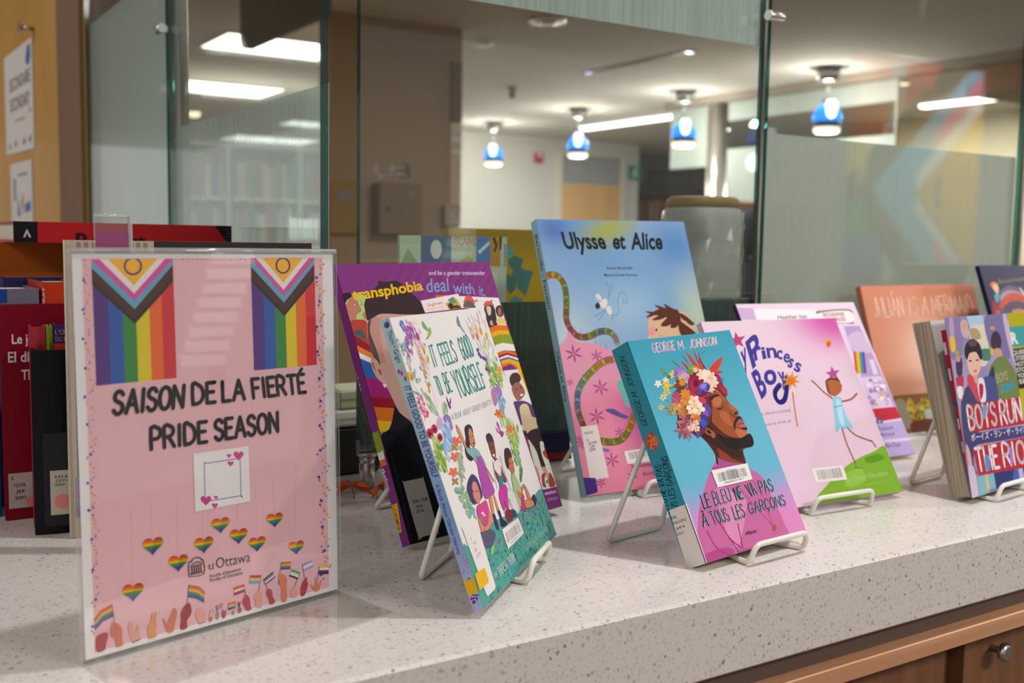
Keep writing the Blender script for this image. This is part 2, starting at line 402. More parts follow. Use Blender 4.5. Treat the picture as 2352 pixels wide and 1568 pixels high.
# printed artwork: op|colour|numbers in tenths of a millimetre on the cover
ART_TEXT = {
'flyer': """p|#e2b3ba|68 2761 2053 2766 2071 38 67 39
p|#55307f|133 2756 239 2757 244 1893 138 1892
p|#2c5aa6|239 2757 341 2757 347 1894 244 1893
p|#38873c|341 2757 440 2758 445 1894 347 1894
p|#d9c41c|440 2758 541 2759 546 1895 445 1894
p|#e4682a|541 2759 637 2760 642 1896 546 1895
p|#cc2f38|637 2760 735 2760 740 1896 642 1896
p|#33231f|133 2756 132 2583 432 2303 731 2595 735 2760
p|#4b2a20|133 2756 132 2617 432 2338 732 2633 735 2760
p|#5fa6c4|133 2756 134 2696 434 2408 733 2715 735 2760
p|#d0559d|133 2756 134 2748 433 2465 733 2750 735 2760
p|#eadfe0|188 2758 433 2517 675 2760
p|#f0b428|248 2758 431 2574 618 2761
e|#4d2d78|430 2709 69 0 -2 -65
e|#f0b428|430 2709 54 0 -2 -51
p|#e4e0e0|348 2796 523 2797 522 2762 347 2759
p|#55307f|1382 2766 1487 2766 1496 1900 1391 1900
p|#2c5aa6|1487 2766 1589 2766 1597 1900 1496 1900
p|#38873c|1589 2766 1686 2766 1695 1900 1597 1900
p|#d9c41c|1686 2766 1785 2766 1793 1900 1695 1900
p|#e4682a|1785 2766 1879 2766 1888 1900 1793 1900
p|#cc2f38|1879 2766 1975 2766 1984 1900 1888 1900
p|#2c2423|1382 2766 1384 2583 1681 2309 1971 2587 1975 2766
p|#4b2a20|1382 2766 1385 2619 1681 2341 1972 2623 1975 2766
p|#5fa6c4|1382 2766 1384 2700 1678 2415 1974 2716 1975 2766
p|#d0559d|1382 2766 1383 2757 1678 2464 1975 2754 1975 2766
p|#eadfe0|1428 2765 1676 2516 1922 2765
p|#f0b428|1483 2765 1676 2572 1867 2765
e|#4d2d78|1675 2706 71 -1 -1 -65
e|#f0b428|1675 2706 54 -1 -1 -52
p|#e4e0e0|1580 2800 1787 2801 1786 2767 1579 2766
e|#e8823a|84 2749 8 0 0 -7
e|#e8823a|89 2721 6 0 -1 -6
e|#eb9a4a|95 2700 6 -1 0 -6
e|#dd7f66|107 2685 5 0 -1 -5
e|#8f86b8|95 2651 5 -1 0 -6
e|#6f86b8|73 2633 8 0 0 -8
e|#5b3f94|75 2615 10 0 0 -10
e|#7c3c8c|87 2599 8 0 0 -7
e|#c9a25a|70 2576 5 0 -1 -5
e|#e8823a|83 2542 6 0 0 -5
e|#e8823a|107 2523 6 0 0 -6
e|#eb9a4a|113 2512 6 -1 0 -6
e|#dd7f66|98 2479 6 0 0 -6
e|#8f86b8|91 2459 6 0 0 -6
e|#6f86b8|76 2434 7 0 -1 -7
e|#5b3f94|63 2417 10 0 -1 -10
e|#7c3c8c|70 2390 8 -1 0 -8
e|#c9a25a|69 2366 5 0 0 -5
e|#e8823a|87 2348 6 -1 0 -6
e|#e8823a|104 2338 7 0 -1 -7
e|#eb9a4a|121 2306 8 -1 -1 -8
e|#dd7f66|102 2283 7 -1 -1 -7
e|#8f86b8|100 2265 8 0 0 -8
e|#6f86b8|99 2243 7 -1 0 -7
e|#5b3f94|56 2219 10 0 0 -10
e|#7c3c8c|74 2191 8 0 0 -7
e|#c9a25a|69 2181 7 -1 0 -8
e|#e8823a|73 2157 5 0 0 -5
e|#e8823a|90 2141 8 0 0 -7
e|#eb9a4a|98 2116 6 -1 -1 -7
e|#dd7f66|122 2095 7 -1 0 -7
e|#8f86b8|99 2060 8 0 0 -8
e|#6f86b8|96 2049 7 0 0 -6
e|#5b3f94|66 2019 11 -1 0 -10
e|#7c3c8c|86 2008 6 0 0 -5
e|#c9a25a|67 1986 6 0 0 -6
e|#e8823a|93 1962 5 -1 0 -5
e|#e8823a|101 1937 7 0 -1 -7
e|#eb9a4a|127 1907 7 0 0 -7
e|#dd7f66|112 1887 6 -1 0 -6
e|#8f86b8|111 1863 9 -1 0 -8
e|#6f86b8|93 1849 7 0 0 -6
e|#5b3f94|57 1826 10 -1 0 -10
e|#7c3c8c|53 1815 6 -1 0 -6
e|#c9a25a|64 1787 5 0 0 -5
e|#e8823a|72 1768 5 -1 0 -6
e|#e8823a|99 1745 8 -1 -1 -8
e|#eb9a4a|115 1719 6 -1 0 -6
e|#dd7f66|103 1694 5 0 -1 -5
e|#8f86b8|109 1660 7 -1 0 -7
e|#6f86b8|82 1657 5 0 0 -5
e|#5b3f94|66 1634 10 -1 -1 -10
e|#7c3c8c|81 1612 5 -1 0 -5
e|#c9a25a|92 1582 6 -1 0 -6
e|#e8823a|91 1569 7 -1 0 -7
e|#e8823a|121 1528 7 -1 -1 -8
e|#eb9a4a|102 1517 6 -1 0 -6
e|#dd7f66|118 1490 8 -2 0 -8
e|#8f86b8|91 1476 8 -1 -1 -7
e|#6f86b8|100 1442 8 -1 -1 -8
e|#5b3f94|82 1424 11 -2 0 -10
e|#7c3c8c|58 1409 7 -1 0 -6
e|#c9a25a|59 1395 6 0 0 -6
e|#e8823a|80 1358 9 -1 0 -8
e|#e8823a|101 1328 8 -1 0 -8
e|#eb9a4a|127 1313 6 -1 0 -6
e|#dd7f66|98 1298 6 -1 0 -6
e|#8f86b8|101 1262 8 -1 0 -8
e|#6f86b8|81 1247 8 -1 0 -7
e|#5b3f94|55 1229 11 -2 0 -10
e|#7c3c8c|83 1200 8 -1 0 -8
e|#c9a25a|75 1190 8 -1 0 -8
e|#e8823a|83 1155 8 -1 0 -8
e|#e8823a|99 1137 9 -1 0 -8
e|#eb9a4a|119 1116 5 -1 0 -6
e|#dd7f66|95 1084 7 -1 -1 -8
e|#8f86b8|83 1065 9 -1 0 -8
e|#6f86b8|88 1051 7 -2 -1 -7
e|#5b3f94|57 1040 11 -2 0 -11
e|#7c3c8c|85 1001 7 -2 0 -7
e|#c9a25a|91 981 8 -1 0 -8
e|#e8823a|101 961 6 -1 0 -6
e|#e8823a|95 939 7 -1 0 -7
e|#eb9a4a|101 912 6 -1 0 -6
e|#dd7f66|123 887 7 -2 0 -7
e|#8f86b8|99 859 7 -2 0 -7
e|#6f86b8|97 844 7 -2 0 -7
e|#5b3f94|71 835 11 -2 0 -10
e|#7c3c8c|66 811 5 -1 0 -5
e|#c9a25a|86 784 7 -1 0 -6
e|#e8823a|97 753 6 -2 0 -7
e|#e8823a|103 729 8 -2 0 -8
e|#eb9a4a|95 708 6 -2 0 -6
e|#dd7f66|99 680 7 -1 0 -6
e|#8f86b8|98 658 8 -2 0 -8
e|#6f86b8|79 642 7 -1 0 -7
e|#5b3f94|70 620 11 -2 0 -10
e|#7c3c8c|66 602 6 -2 -1 -7
e|#c9a25a|91 570 8 -2 0 -8
e|#e8823a|105 553 7 -2 0 -7
e|#e8823a|119 516 5 -1 -1 -6
e|#eb9a4a|96 506 5 -1 0 -5
e|#dd7f66|98 490 7 -2 0 -8
e|#8f86b8|106 450 6 -2 0 -6
e|#6f86b8|89 435 6 -1 0 -5
e|#5b3f94|84 408 10 -2 -1 -10
e|#7c3c8c|57 392 6 -1 -1 -6
e|#c9a25a|74 365 8 -2 -1 -8
e|#e8823a|76 352 7 -2 0 -7
e|#e8823a|96 328 7 -1 0 -6
e|#eb9a4a|118 304 7 -2 0 -8
e|#dd7f66|105 284 7 -2 0 -6
e|#8f86b8|100 253 6 -1 0 -5
e|#6f86b8|99 226 8 -3 -1 -9
e|#5b3f94|55 224 11 -3 0 -11
e|#7c3c8c|50 193 6 -2 0 -6
e|#c9a25a|61 174 8 -2 -1 -8
e|#e8823a|2039 2744 8 0 0 -7
e|#e8823a|2064 2715 11 0 0 -9
e|#eb9a4a|2032 2703 10 0 -1 -8
e|#dd7f66|2045 2681 12 0 0 -10
e|#8f86b8|2040 2643 8 0 0 -6
e|#6f86b8|2032 2636 11 0 -1 -9
e|#5b3f94|1995 2609 15 0 0 -12
e|#7c3c8c|1996 2574 9 0 0 -7
e|#c9a25a|1985 2561 8 0 0 -7
e|#e8823a|2004 2546 7 0 -1 -6
e|#e8823a|2028 2520 9 0 0 -7
e|#eb9a4a|2067 2497 10 0 0 -8
e|#dd7f66|2034 2474 7 0 -1 -6
e|#8f86b8|2022 2459 10 0 -1 -9
e|#6f86b8|2017 2433 9 0 -1 -7
e|#5b3f94|2021 2413 14 -1 0 -12
e|#7c3c8c|2011 2384 10 -1 0 -8
e|#c9a25a|2022 2362 10 0 0 -8
e|#e8823a|2034 2327 9 -1 0 -8
e|#e8823a|2061 2309 11 0 0 -9
e|#eb9a4a|2050 2295 7 -1 0 -7
e|#dd7f66|2032 2279 11 -1 0 -9
e|#8f86b8|2023 2255 8 -1 0 -7
e|#6f86b8|2032 2217 11 -1 0 -9
e|#5b3f94|1988 2210 15 -1 0 -12
e|#7c3c8c|1985 2183 8 0 0 -7
e|#c9a25a|2003 2164 12 -1 0 -10
e|#e8823a|2050 2133 9 -1 0 -7
e|#e8823a|2070 2114 9 0 -1 -7
e|#eb9a4a|2030 2093 9 -1 0 -8
e|#dd7f66|2052 2073 10 -1 0 -8
e|#8f86b8|2011 2051 7 0 0 -6
e|#6f86b8|2011 2033 7 0 0 -6
e|#5b3f94|1990 2008 15 -1 0 -12
e|#7c3c8c|2001 1979 11 -1 0 -9
e|#c9a25a|2015 1951 12 -1 0 -9
e|#e8823a|2021 1937 12 -1 0 -10
e|#e8823a|2028 1905 10 -1 0 -8
e|#eb9a4a|2033 1880 11 -1 0 -10
e|#dd7f66|2060 1857 11 -1 0 -9
e|#8f86b8|2018 1842 10 0 0 -8
e|#6f86b8|2034 1813 11 -1 0 -10
e|#5b3f94|2005 1790 15 -1 0 -12
e|#7c3c8c|2007 1772 8 -1 0 -7
e|#c9a25a|1984 1763 9 0 -1 -7
e|#e8823a|2007 1724 10 -1 0 -8
e|#e8823a|2054 1701 10 -1 0 -8
e|#eb9a4a|2057 1692 12 -1 0 -9
e|#dd7f66|2067 1657 10 -1 0 -8
e|#8f86b8|2047 1646 11 -1 0 -9
e|#6f86b8|2005 1627 8 -1 0 -7
e|#5b3f94|2014 1601 15 -2 0 -12
e|#7c3c8c|2010 1562 10 -1 0 -8
e|#c9a25a|2003 1551 10 -1 -1 -9
e|#e8823a|2042 1521 11 -1 0 -9
e|#e8823a|2026 1510 9 -1 0 -7
e|#eb9a4a|2072 1479 10 -1 -1 -8
e|#dd7f66|2030 1466 8 -1 0 -7
e|#8f86b8|2048 1428 11 -2 0 -9
e|#6f86b8|2008 1413 9 -1 -1 -8
e|#5b3f94|2001 1400 15 -2 0 -12
e|#7c3c8c|2020 1373 12 -1 0 -10
e|#c9a25a|2033 1353 9 -1 -1 -8
e|#e8823a|2046 1308 10 -1 0 -8
e|#e8823a|2037 1302 12 -1 0 -9
e|#eb9a4a|2044 1271 9 -1 0 -7
e|#dd7f66|2057 1238 8 -1 0 -7
e|#8f86b8|2057 1225 12 -2 0 -10
e|#6f86b8|2030 1212 12 -2 0 -10
e|#5b3f94|2003 1197 15 -2 0 -12
e|#7c3c8c|1974 1168 10 -1 0 -8
e|#c9a25a|2000 1149 9 -1 0 -7
e|#e8823a|2020 1108 8 -1 0 -6
e|#e8823a|2063 1079 8 -1 0 -6
e|#eb9a4a|2083 1056 12 -2 0 -10
e|#dd7f66|2046 1046 10 -1 0 -8
e|#8f86b8|2067 1015 10 -1 0 -8
e|#6f86b8|2017 1007 7 -2 0 -7
e|#5b3f94|1983 977 15 -3 0 -13
e|#7c3c8c|1990 951 8 -2 -1 -8
e|#c9a25a|1999 935 8 -1 0 -6
e|#e8823a|2024 899 12 -2 0 -10
e|#e8823a|2068 876 11 -2 -1 -10
e|#eb9a4a|2085 852 11 -2 0 -9
e|#dd7f66|2034 833 10 -1 0 -8
e|#8f86b8|2055 809 9 -2 0 -8
e|#6f86b8|1997 789 8 -1 0 -7
e|#5b3f94|2004 778 15 -3 0 -13
e|#7c3c8c|1991 748 12 -2 0 -10
e|#c9a25a|2000 726 9 -2 0 -8
e|#e8823a|2035 702 9 -1 0 -7
e|#e8823a|2034 683 12 -2 0 -10
e|#eb9a4a|2063 655 12 -2 0 -10
e|#dd7f66|2086 623 8 -2 -1 -7
e|#8f86b8|2027 618 9 -2 0 -8
e|#6f86b8|2001 596 9 -1 0 -7
e|#5b3f94|2010 558 15 -3 -1 -13
e|#7c3c8c|2016 544 9 -2 0 -8
e|#c9a25a|2015 522 9 -2 -1 -8
e|#e8823a|2010 502 12 -3 0 -11
e|#e8823a|2033 469 11 -2 0 -9
e|#eb9a4a|2083 442 9 -1 0 -7
e|#dd7f66|2047 422 10 -2 0 -8
e|#8f86b8|2068 385 12 -3 0 -10
e|#6f86b8|1998 394 11 -2 0 -9
e|#5b3f94|2028 355 15 -3 0 -13
e|#7c3c8c|2008 346 10 -2 0 -8
e|#c9a25a|2037 299 11 -3 -1 -10
e|#e8823a|2059 284 8 -2 0 -7
e|#e8823a|2036 259 11 -2 0 -9
e|#eb9a4a|2088 220 11 -2 0 -9
e|#dd7f66|2075 206 11 -3 0 -9
e|#8f86b8|2021 187 8 -2 0 -7
e|#6f86b8|2046 161 9 -2 0 -7
e|#5b3f94|1989 159 15 -3 -1 -12
e|#7c3c8c|2012 121 8 -2 0 -7
e|#c9a25a|1993 106 10 -2 -1 -9
e|#7aa36a|814 2759 6 0 0 -5
e|#e8823a|852 2760 6 0 0 -5
e|#e8823a|891 2758 5 0 0 -5
e|#7aa36a|930 2758 5 0 0 -5
e|#7aa36a|969 2756 5 0 0 -5
e|#e8a23a|1008 2757 6 0 0 -5
e|#e8a23a|1048 2757 6 0 0 -6
e|#e8a23a|1088 2754 6 0 0 -5
e|#e8823a|1128 2756 6 0 0 -5
e|#e8a23a|1169 2760 6 0 0 -5
e|#7aa36a|1209 2754 6 0 0 -5
e|#e8823a|1251 2757 6 0 0 -5
e|#7aa36a|1292 2759 6 0 0 -6
e|#7aa36a|1334 2754 6 0 0 -5
t|#140d10|S|172|SAISON|253 1683 780 1681 269 1840
t|#140d10|S|172|DE|864 1691 1048 1690 865 1840
t|#140d10|S|172|LA|1114 1688 1300 1688 1112 1837
t|#140d10|S|172|FIERTÉ|1382 1689 1866 1689 1367 1835
t|#140d10|S|172|PRIDE|527 1402 969 1399 528 1554
t|#140d10|S|172|SEASON|1043 1401 1596 1402 1041 1553
p|#e8e4e4|855 1323 1326 1321 1330 887 859 888
l|#3b5aa0|8|954 1237 1236 1236 1249 1226 1249 953 1239 945 957 951 944 961 943 1227 954 1237
p|#c9428c|1237 1273 1238 1278 1246 1286 1261 1288 1276 1279 1283 1264 1276 1250 1260 1239 1245 1229 1237 1220 1235 1217 1234 1221 1226 1231 1212 1245 1197 1261 1191 1277 1198 1290 1213 1294 1228 1288 1235 1278
p|#c9428c|1154 1274 1154 1276 1158 1280 1165 1281 1171 1277 1174 1270 1171 1264 1164 1258 1157 1254 1154 1250 1153 1249 1152 1250 1149 1255 1142 1261 1136 1268 1133 1276 1136 1282 1143 1284 1150 1281 1153 1276
p|#c9428c|1166 1215 1167 1217 1172 1222 1181 1223 1190 1218 1193 1209 1189 1200 1180 1194 1171 1188 1166 1183 1165 1181 1164 1183 1159 1189 1151 1198 1142 1207 1138 1217 1142 1225 1151 1227 1160 1224 1165 1218
p|#c9428c|949 974 951 978 959 986 975 988 990 979 996 963 989 948 973 937 958 927 949 919 948 915 947 919 939 930 924 945 909 962 903 979 910 992 926 996 941 990 948 979
p|#c9428c|1034 973 1034 975 1038 978 1044 979 1050 975 1053 969 1050 963 1043 958 1037 954 1034 951 1033 950 1033 951 1030 956 1024 962 1017 968 1015 975 1018 981 1024 982 1030 980 1033 975
p|#c9428c|1023 914 1024 917 1028 922 1037 923 1046 917 1050 908 1046 900 1037 893 1028 888 1023 883 1022 881 1021 883 1017 889 1008 898 1000 908 996 917 1000 925 1009 927 1018 924 1022 917
l|#ecd3d4|4|364 1008 359 438
h||357 400 80 -7 3 75
l|#ecd3d4|4|520 1004 518 739
h||517 702 79 -4 3 74
l|#ecd3d4|4|718 1006 714 571
h||713 535 78 -5 2 72
l|#ecd3d4|4|931 885 925 664
h||924 628 79 -4 2 72
l|#ecd3d4|4|1072 873 1069 785
h||1069 751 78 -4 1 69
l|#ecd3d4|4|1228 895 1224 672
h||1223 637 79 -4 2 69
l|#ecd3d4|4|1388 1031 1387 577
h||1386 543 78 -4 2 68
l|#ecd3d4|4|1551 1037 1552 736
h||1551 703 77 -4 1 66
l|#ecd3d4|4|1752 1052 1750 473
h||1749 441 77 -5 1 65
l|#2a2226|9|794 411 795 514 822 518 825 538 869 542 897 526 902 513 915 506 915 405 794 411
l|#2a2226|8|815 492 862 506 904 491
l|#2a2226|7|812 484 904 483
l|#2a2226|10|820 477 820 439
l|#2a2226|10|838 477 838 438
l|#2a2226|10|856 477 857 438
l|#2a2226|10|875 476 875 437
l|#2a2226|10|893 476 893 437
l|#2a2226|8|808 432 905 430
l|#2a2226|8|805 423 908 420
t|#2a2226|R|-6|u|961 425 999 424 960 493
t|#2a2226|R|-6|Ottawa|1023 423 1321 414 1020 503
t|#2a2226|R|4|Faculté d'éducation|966 364 1234 362 965 389
t|#2a2226|R|4|Faculty of Education|965 332 1250 329 965 359
l|#b9837c|2|1439 319 1491 359 1560 440
p|#c8403a|65 273 116 324 118 310 66 260
p|#c8403a|116 324 197 348 199 333 118 310
p|#d8762a|66 260 118 310 121 296 67 247
p|#d8762a|118 310 199 333 200 319 121 296
p|#d9b92c|67 247 121 296 123 282 67 234
p|#d9b92c|121 296 200 319 202 304 123 282
p|#4d8846|67 234 123 282 125 269 68 221
p|#4d8846|123 282 202 304 203 289 125 269
p|#34609a|68 221 125 269 127 255 69 208
p|#34609a|125 269 203 289 205 274 127 255
p|#543a80|69 208 127 255 129 241 70 195
p|#543a80|127 255 205 274 207 259 129 241
p|#c8403a|791 350 875 318 870 304 789 335
p|#c8403a|875 318 922 265 920 251 870 304
p|#d8762a|789 335 870 304 865 290 788 320
p|#d8762a|870 304 920 251 919 238 865 290
p|#d9b92c|788 320 865 290 861 276 786 305
p|#d9b92c|865 290 919 238 917 225 861 276
p|#4d8846|786 305 861 276 856 262 785 290
p|#4d8846|861 276 917 225 916 212 856 262
p|#34609a|785 290 856 262 852 247 783 275
p|#34609a|856 262 916 212 914 199 852 247
p|#543a80|783 275 852 247 847 233 782 260
p|#543a80|852 247 914 199 913 186 847 233
l|#4a2e3a|5|198 347 212 214
l|#4a2e3a|5|791 348 774 214
s|#b0494c|74 129 89 153 119 161 155 157 162 125 148 81 135 37 79 39
s|#cf7a66|193 213 209 217 249 186 266 146 264 86 269 36 216 37 215 87 186 123 179 157
l|#8b4640|3|213 194 224 157 223 117
s|#dba193|311 138 328 198 351 148 367 107 383 164 394 104 390 52 373 36 336 42 325 90
l|#3a2a30|8|340 36 377 39 398 48
s|#d99a5e|458 124 478 148 495 211 504 207 500 154 511 152 519 209 530 204 523 136 531 109 519 75 520 32 468 29 455 92
l|#c8343a|7|461 35 470 45
l|#c8343a|7|516 35 525 47
s|#cf7a66|574 146 585 147 608 108 631 146 659 201 670 203 683 191 691 156 668 70 658 35 616 31 594 85
s|#a03a42|720 149 744 193 776 215 794 210 807 165 800 120 768 86 768 31 714 32 721 106
s|#dfa393|842 127 866 159 893 148 916 121 919 73 904 43 867 44 845 87
l|#c05560|8|864 35 920 38
l|#5a2a2a|2|955 96 973 117 993 105 987 84 974 59 975 31
s|#d9ada0|955 92 973 115 991 103 984 80 971 56 954 60
s|#cf6a50|954 60 979 58 975 29 950 32
p|#d8503a|1012 135 1042 141 1043 134 1014 126
p|#d8503a|1042 141 1071 146 1072 139 1043 134
p|#e8a04a|1014 126 1043 134 1044 126 1016 118
p|#e8a04a|1043 134 1072 139 1072 132 1044 126
p|#7ab0a8|1016 118 1044 126 1045 118 1018 109
p|#7ab0a8|1044 126 1072 132 1072 125 1045 118
p|#4a8ab8|1018 109 1045 118 1046 110 1020 101
p|#4a8ab8|1045 118 1072 125 1073 118 1046 110
l|#3a3038|5|1012 135 1021 89
s|#a58a88|1010 73 1025 93 1034 72 1028 32 1011 34
s|#b5524e|1061 70 1069 105 1078 72 1097 88 1090 30 1063 32
p|#d8503a|1114 131 1149 131 1149 119 1114 118
p|#d8503a|1149 131 1184 131 1184 118 1149 119
p|#e8a04a|1114 118 1149 119 1150 106 1115 105
p|#e8a04a|1149 119 1184 118 1184 105 1150 106
p|#7ab0a8|1115 105 1150 106 1150 93 1115 92
p|#7ab0a8|1150 106 1184 105 1184 92 1150 93
p|#4a8ab8|1115 92 1150 93 1150 80 1116 79
p|#4a8ab8|1150 93 1184 92 1184 79 1150 80
l|#3a3038|14|1117 86 1163 88
s|#b08078|1147 58 1168 62 1167 34 1149 34
l|#6a4038|10|1206 36 1210 75 1200 117
l|#6a4038|10|1210 75 1221 117
s|#a56a5e|1201 72 1226 73 1230 37 1204 34
p|#c83a2f|1166 241 1209 245 1210 233 1167 229
p|#c83a2f|1209 245 1258 247 1259 235 1210 233
p|#e27a40|1167 229 1210 233 1211 221 1168 217
p|#e27a40|1210 233 1259 235 1260 223 1211 221
p|#ead8d6|1168 217 1211 221 1211 208 1169 205
p|#ead8d6|1211 221 1260 223 1261 212 1211 208
p|#b8508c|1169 205 1211 208 1212 196 1169 192
p|#b8508c|1211 208 1261 212 1262 200 1212 196
p|#8a2560|1169 192 1212 196 1213 184 1170 180
p|#8a2560|1212 196 1262 200 1263 188 1213 184
l|#443070|5|1258 247 1272 135
s|#b54a4e|1240 109 1257 152 1278 161 1306 126 1310 78 1319 36 1278 33 1255 78
p|#b8275f|1316 307 1364 295 1360 274 1312 286
p|#b8275f|1364 295 1415 286 1411 265 1360 274
p|#dcb81f|1312 286 1360 274 1356 254 1308 265
p|#dcb81f|1360 274 1411 265 1407 244 1356 254
p|#55a0c8|1308 265 1356 254 1352 233 1304 245
p|#55a0c8|1356 254 1407 244 1403 223 1352 233
l|#443070|5|1415 286 1389 157
s|#dc9b8e|1347 136 1366 155 1391 166 1417 133 1414 34 1369 38 1354 96
p|#3a3235|1433 244 1477 267 1483 255 1439 233
p|#3a3235|1477 267 1523 288 1528 276 1483 255
p|#8d878a|1439 233 1483 255 1489 242 1445 222
p|#8d878a|1483 255 1528 276 1533 264 1489 242
p|#dcd0d0|1445 222 1489 242 1495 229 1451 211
p|#dcd0d0|1489 242 1533 264 1539 252 1495 229
p|#6a2a68|1451 211 1495 229 1501 216 1457 200
p|#6a2a68|1495 229 1539 252 1544 240 1501 216
l|#443070|5|1433 244 1472 154
s|#b54a4e|1457 119 1466 155 1497 155 1515 120 1515 91 1533 58 1530 32 1488 33 1478 76
p|#c8403a|1604 349 1649 340 1647 330 1603 339
p|#c8403a|1649 340 1694 333 1693 323 1647 330
p|#d8762a|1603 339 1647 330 1646 321 1602 329
p|#d8762a|1647 330 1693 323 1691 313 1646 321
p|#d9b92c|1602 329 1646 321 1645 311 1601 319
p|#d9b92c|1646 321 1691 313 1690 303 1645 311
p|#4d8846|1601 319 1645 311 1644 301 1600 309
p|#4d8846|1645 311 1690 303 1689 293 1644 301
p|#34609a|1600 309 1644 301 1643 291 1599 299
p|#34609a|1644 301 1689 293 1688 283 1643 291
p|#543a80|1599 299 1643 291 1642 281 1599 289
p|#543a80|1643 291 1688 283 1687 273 1642 281
l|#443070|5|1604 349 1570 172
s|#d07a5e|1572 246 1593 258 1632 237 1654 199 1647 157 1646 31 1598 32 1598 144 1580 177 1578 211
p|#4d9048|1698 267 1740 248 1734 235 1692 255
p|#4d9048|1740 248 1780 225 1774 212 1734 235
p|#b8c8b0|1692 255 1734 235 1728 222 1686 242
p|#b8c8b0|1734 235 1774 212 1768 199 1728 222
p|#dcd4d4|1686 242 1728 222 1722 209 1680 230
p|#dcd4d4|1728 222 1768 199 1761 186 1722 209
p|#343032|1680 230 1722 209 1716 197 1674 218
p|#343032|1722 209 1761 186 1755 173 1716 197
l|#443070|5|1780 225 1727 126
s|#dc9b8e|1688 89 1723 124 1748 84 1744 36 1699 37
p|#5aa0d0|1804 285 1851 295 1854 283 1806 273
p|#5aa0d0|1851 295 1899 302 1901 291 1854 283
p|#dca0b4|1806 273 1854 283 1856 271 1808 262
p|#dca0b4|1854 283 1901 291 1903 279 1856 271
p|#ece0e4|1808 262 1856 271 1858 259 1810 250
p|#ece0e4|1856 271 1903 279 1905 268 1858 259
p|#dca0b4|1810 250 1858 259 1860 247 1813 238
p|#dca0b4|1858 259 1905 268 1907 257 1860 247
p|#5aa0d0|1813 238 1860 247 1862 236 1815 226
p|#5aa0d0|1860 247 1907 257 1909 245 1862 236
l|#443070|5|1804 285 1828 137
s|#ad3f44|1789 114 1819 156 1849 174 1845 146 1855 109 1823 32 1783 34
p|#dcc81f|1973 236 2022 227 2020 210 1970 220
p|#dcc81f|2022 227 2070 218 2068 201 2020 210
p|#e8e0d8|1970 220 2020 210 2018 194 1968 204
p|#e8e0d8|2020 210 2068 201 2066 185 2018 194
p|#5a3a80|1968 204 2018 194 2016 177 1965 188
p|#5a3a80|2018 194 2066 185 2064 168 2016 177
p|#2c2a38|1965 188 2016 177 2013 161 1962 171
p|#2c2a38|2016 177 2064 168 2062 152 2013 161
l|#443070|5|1973 236 1930 36
s|#d07a5e|1874 112 1903 85 1927 97 1925 162 1939 129 1945 93 1965 89 1987 119 1970 42 1926 35 1902 63""",
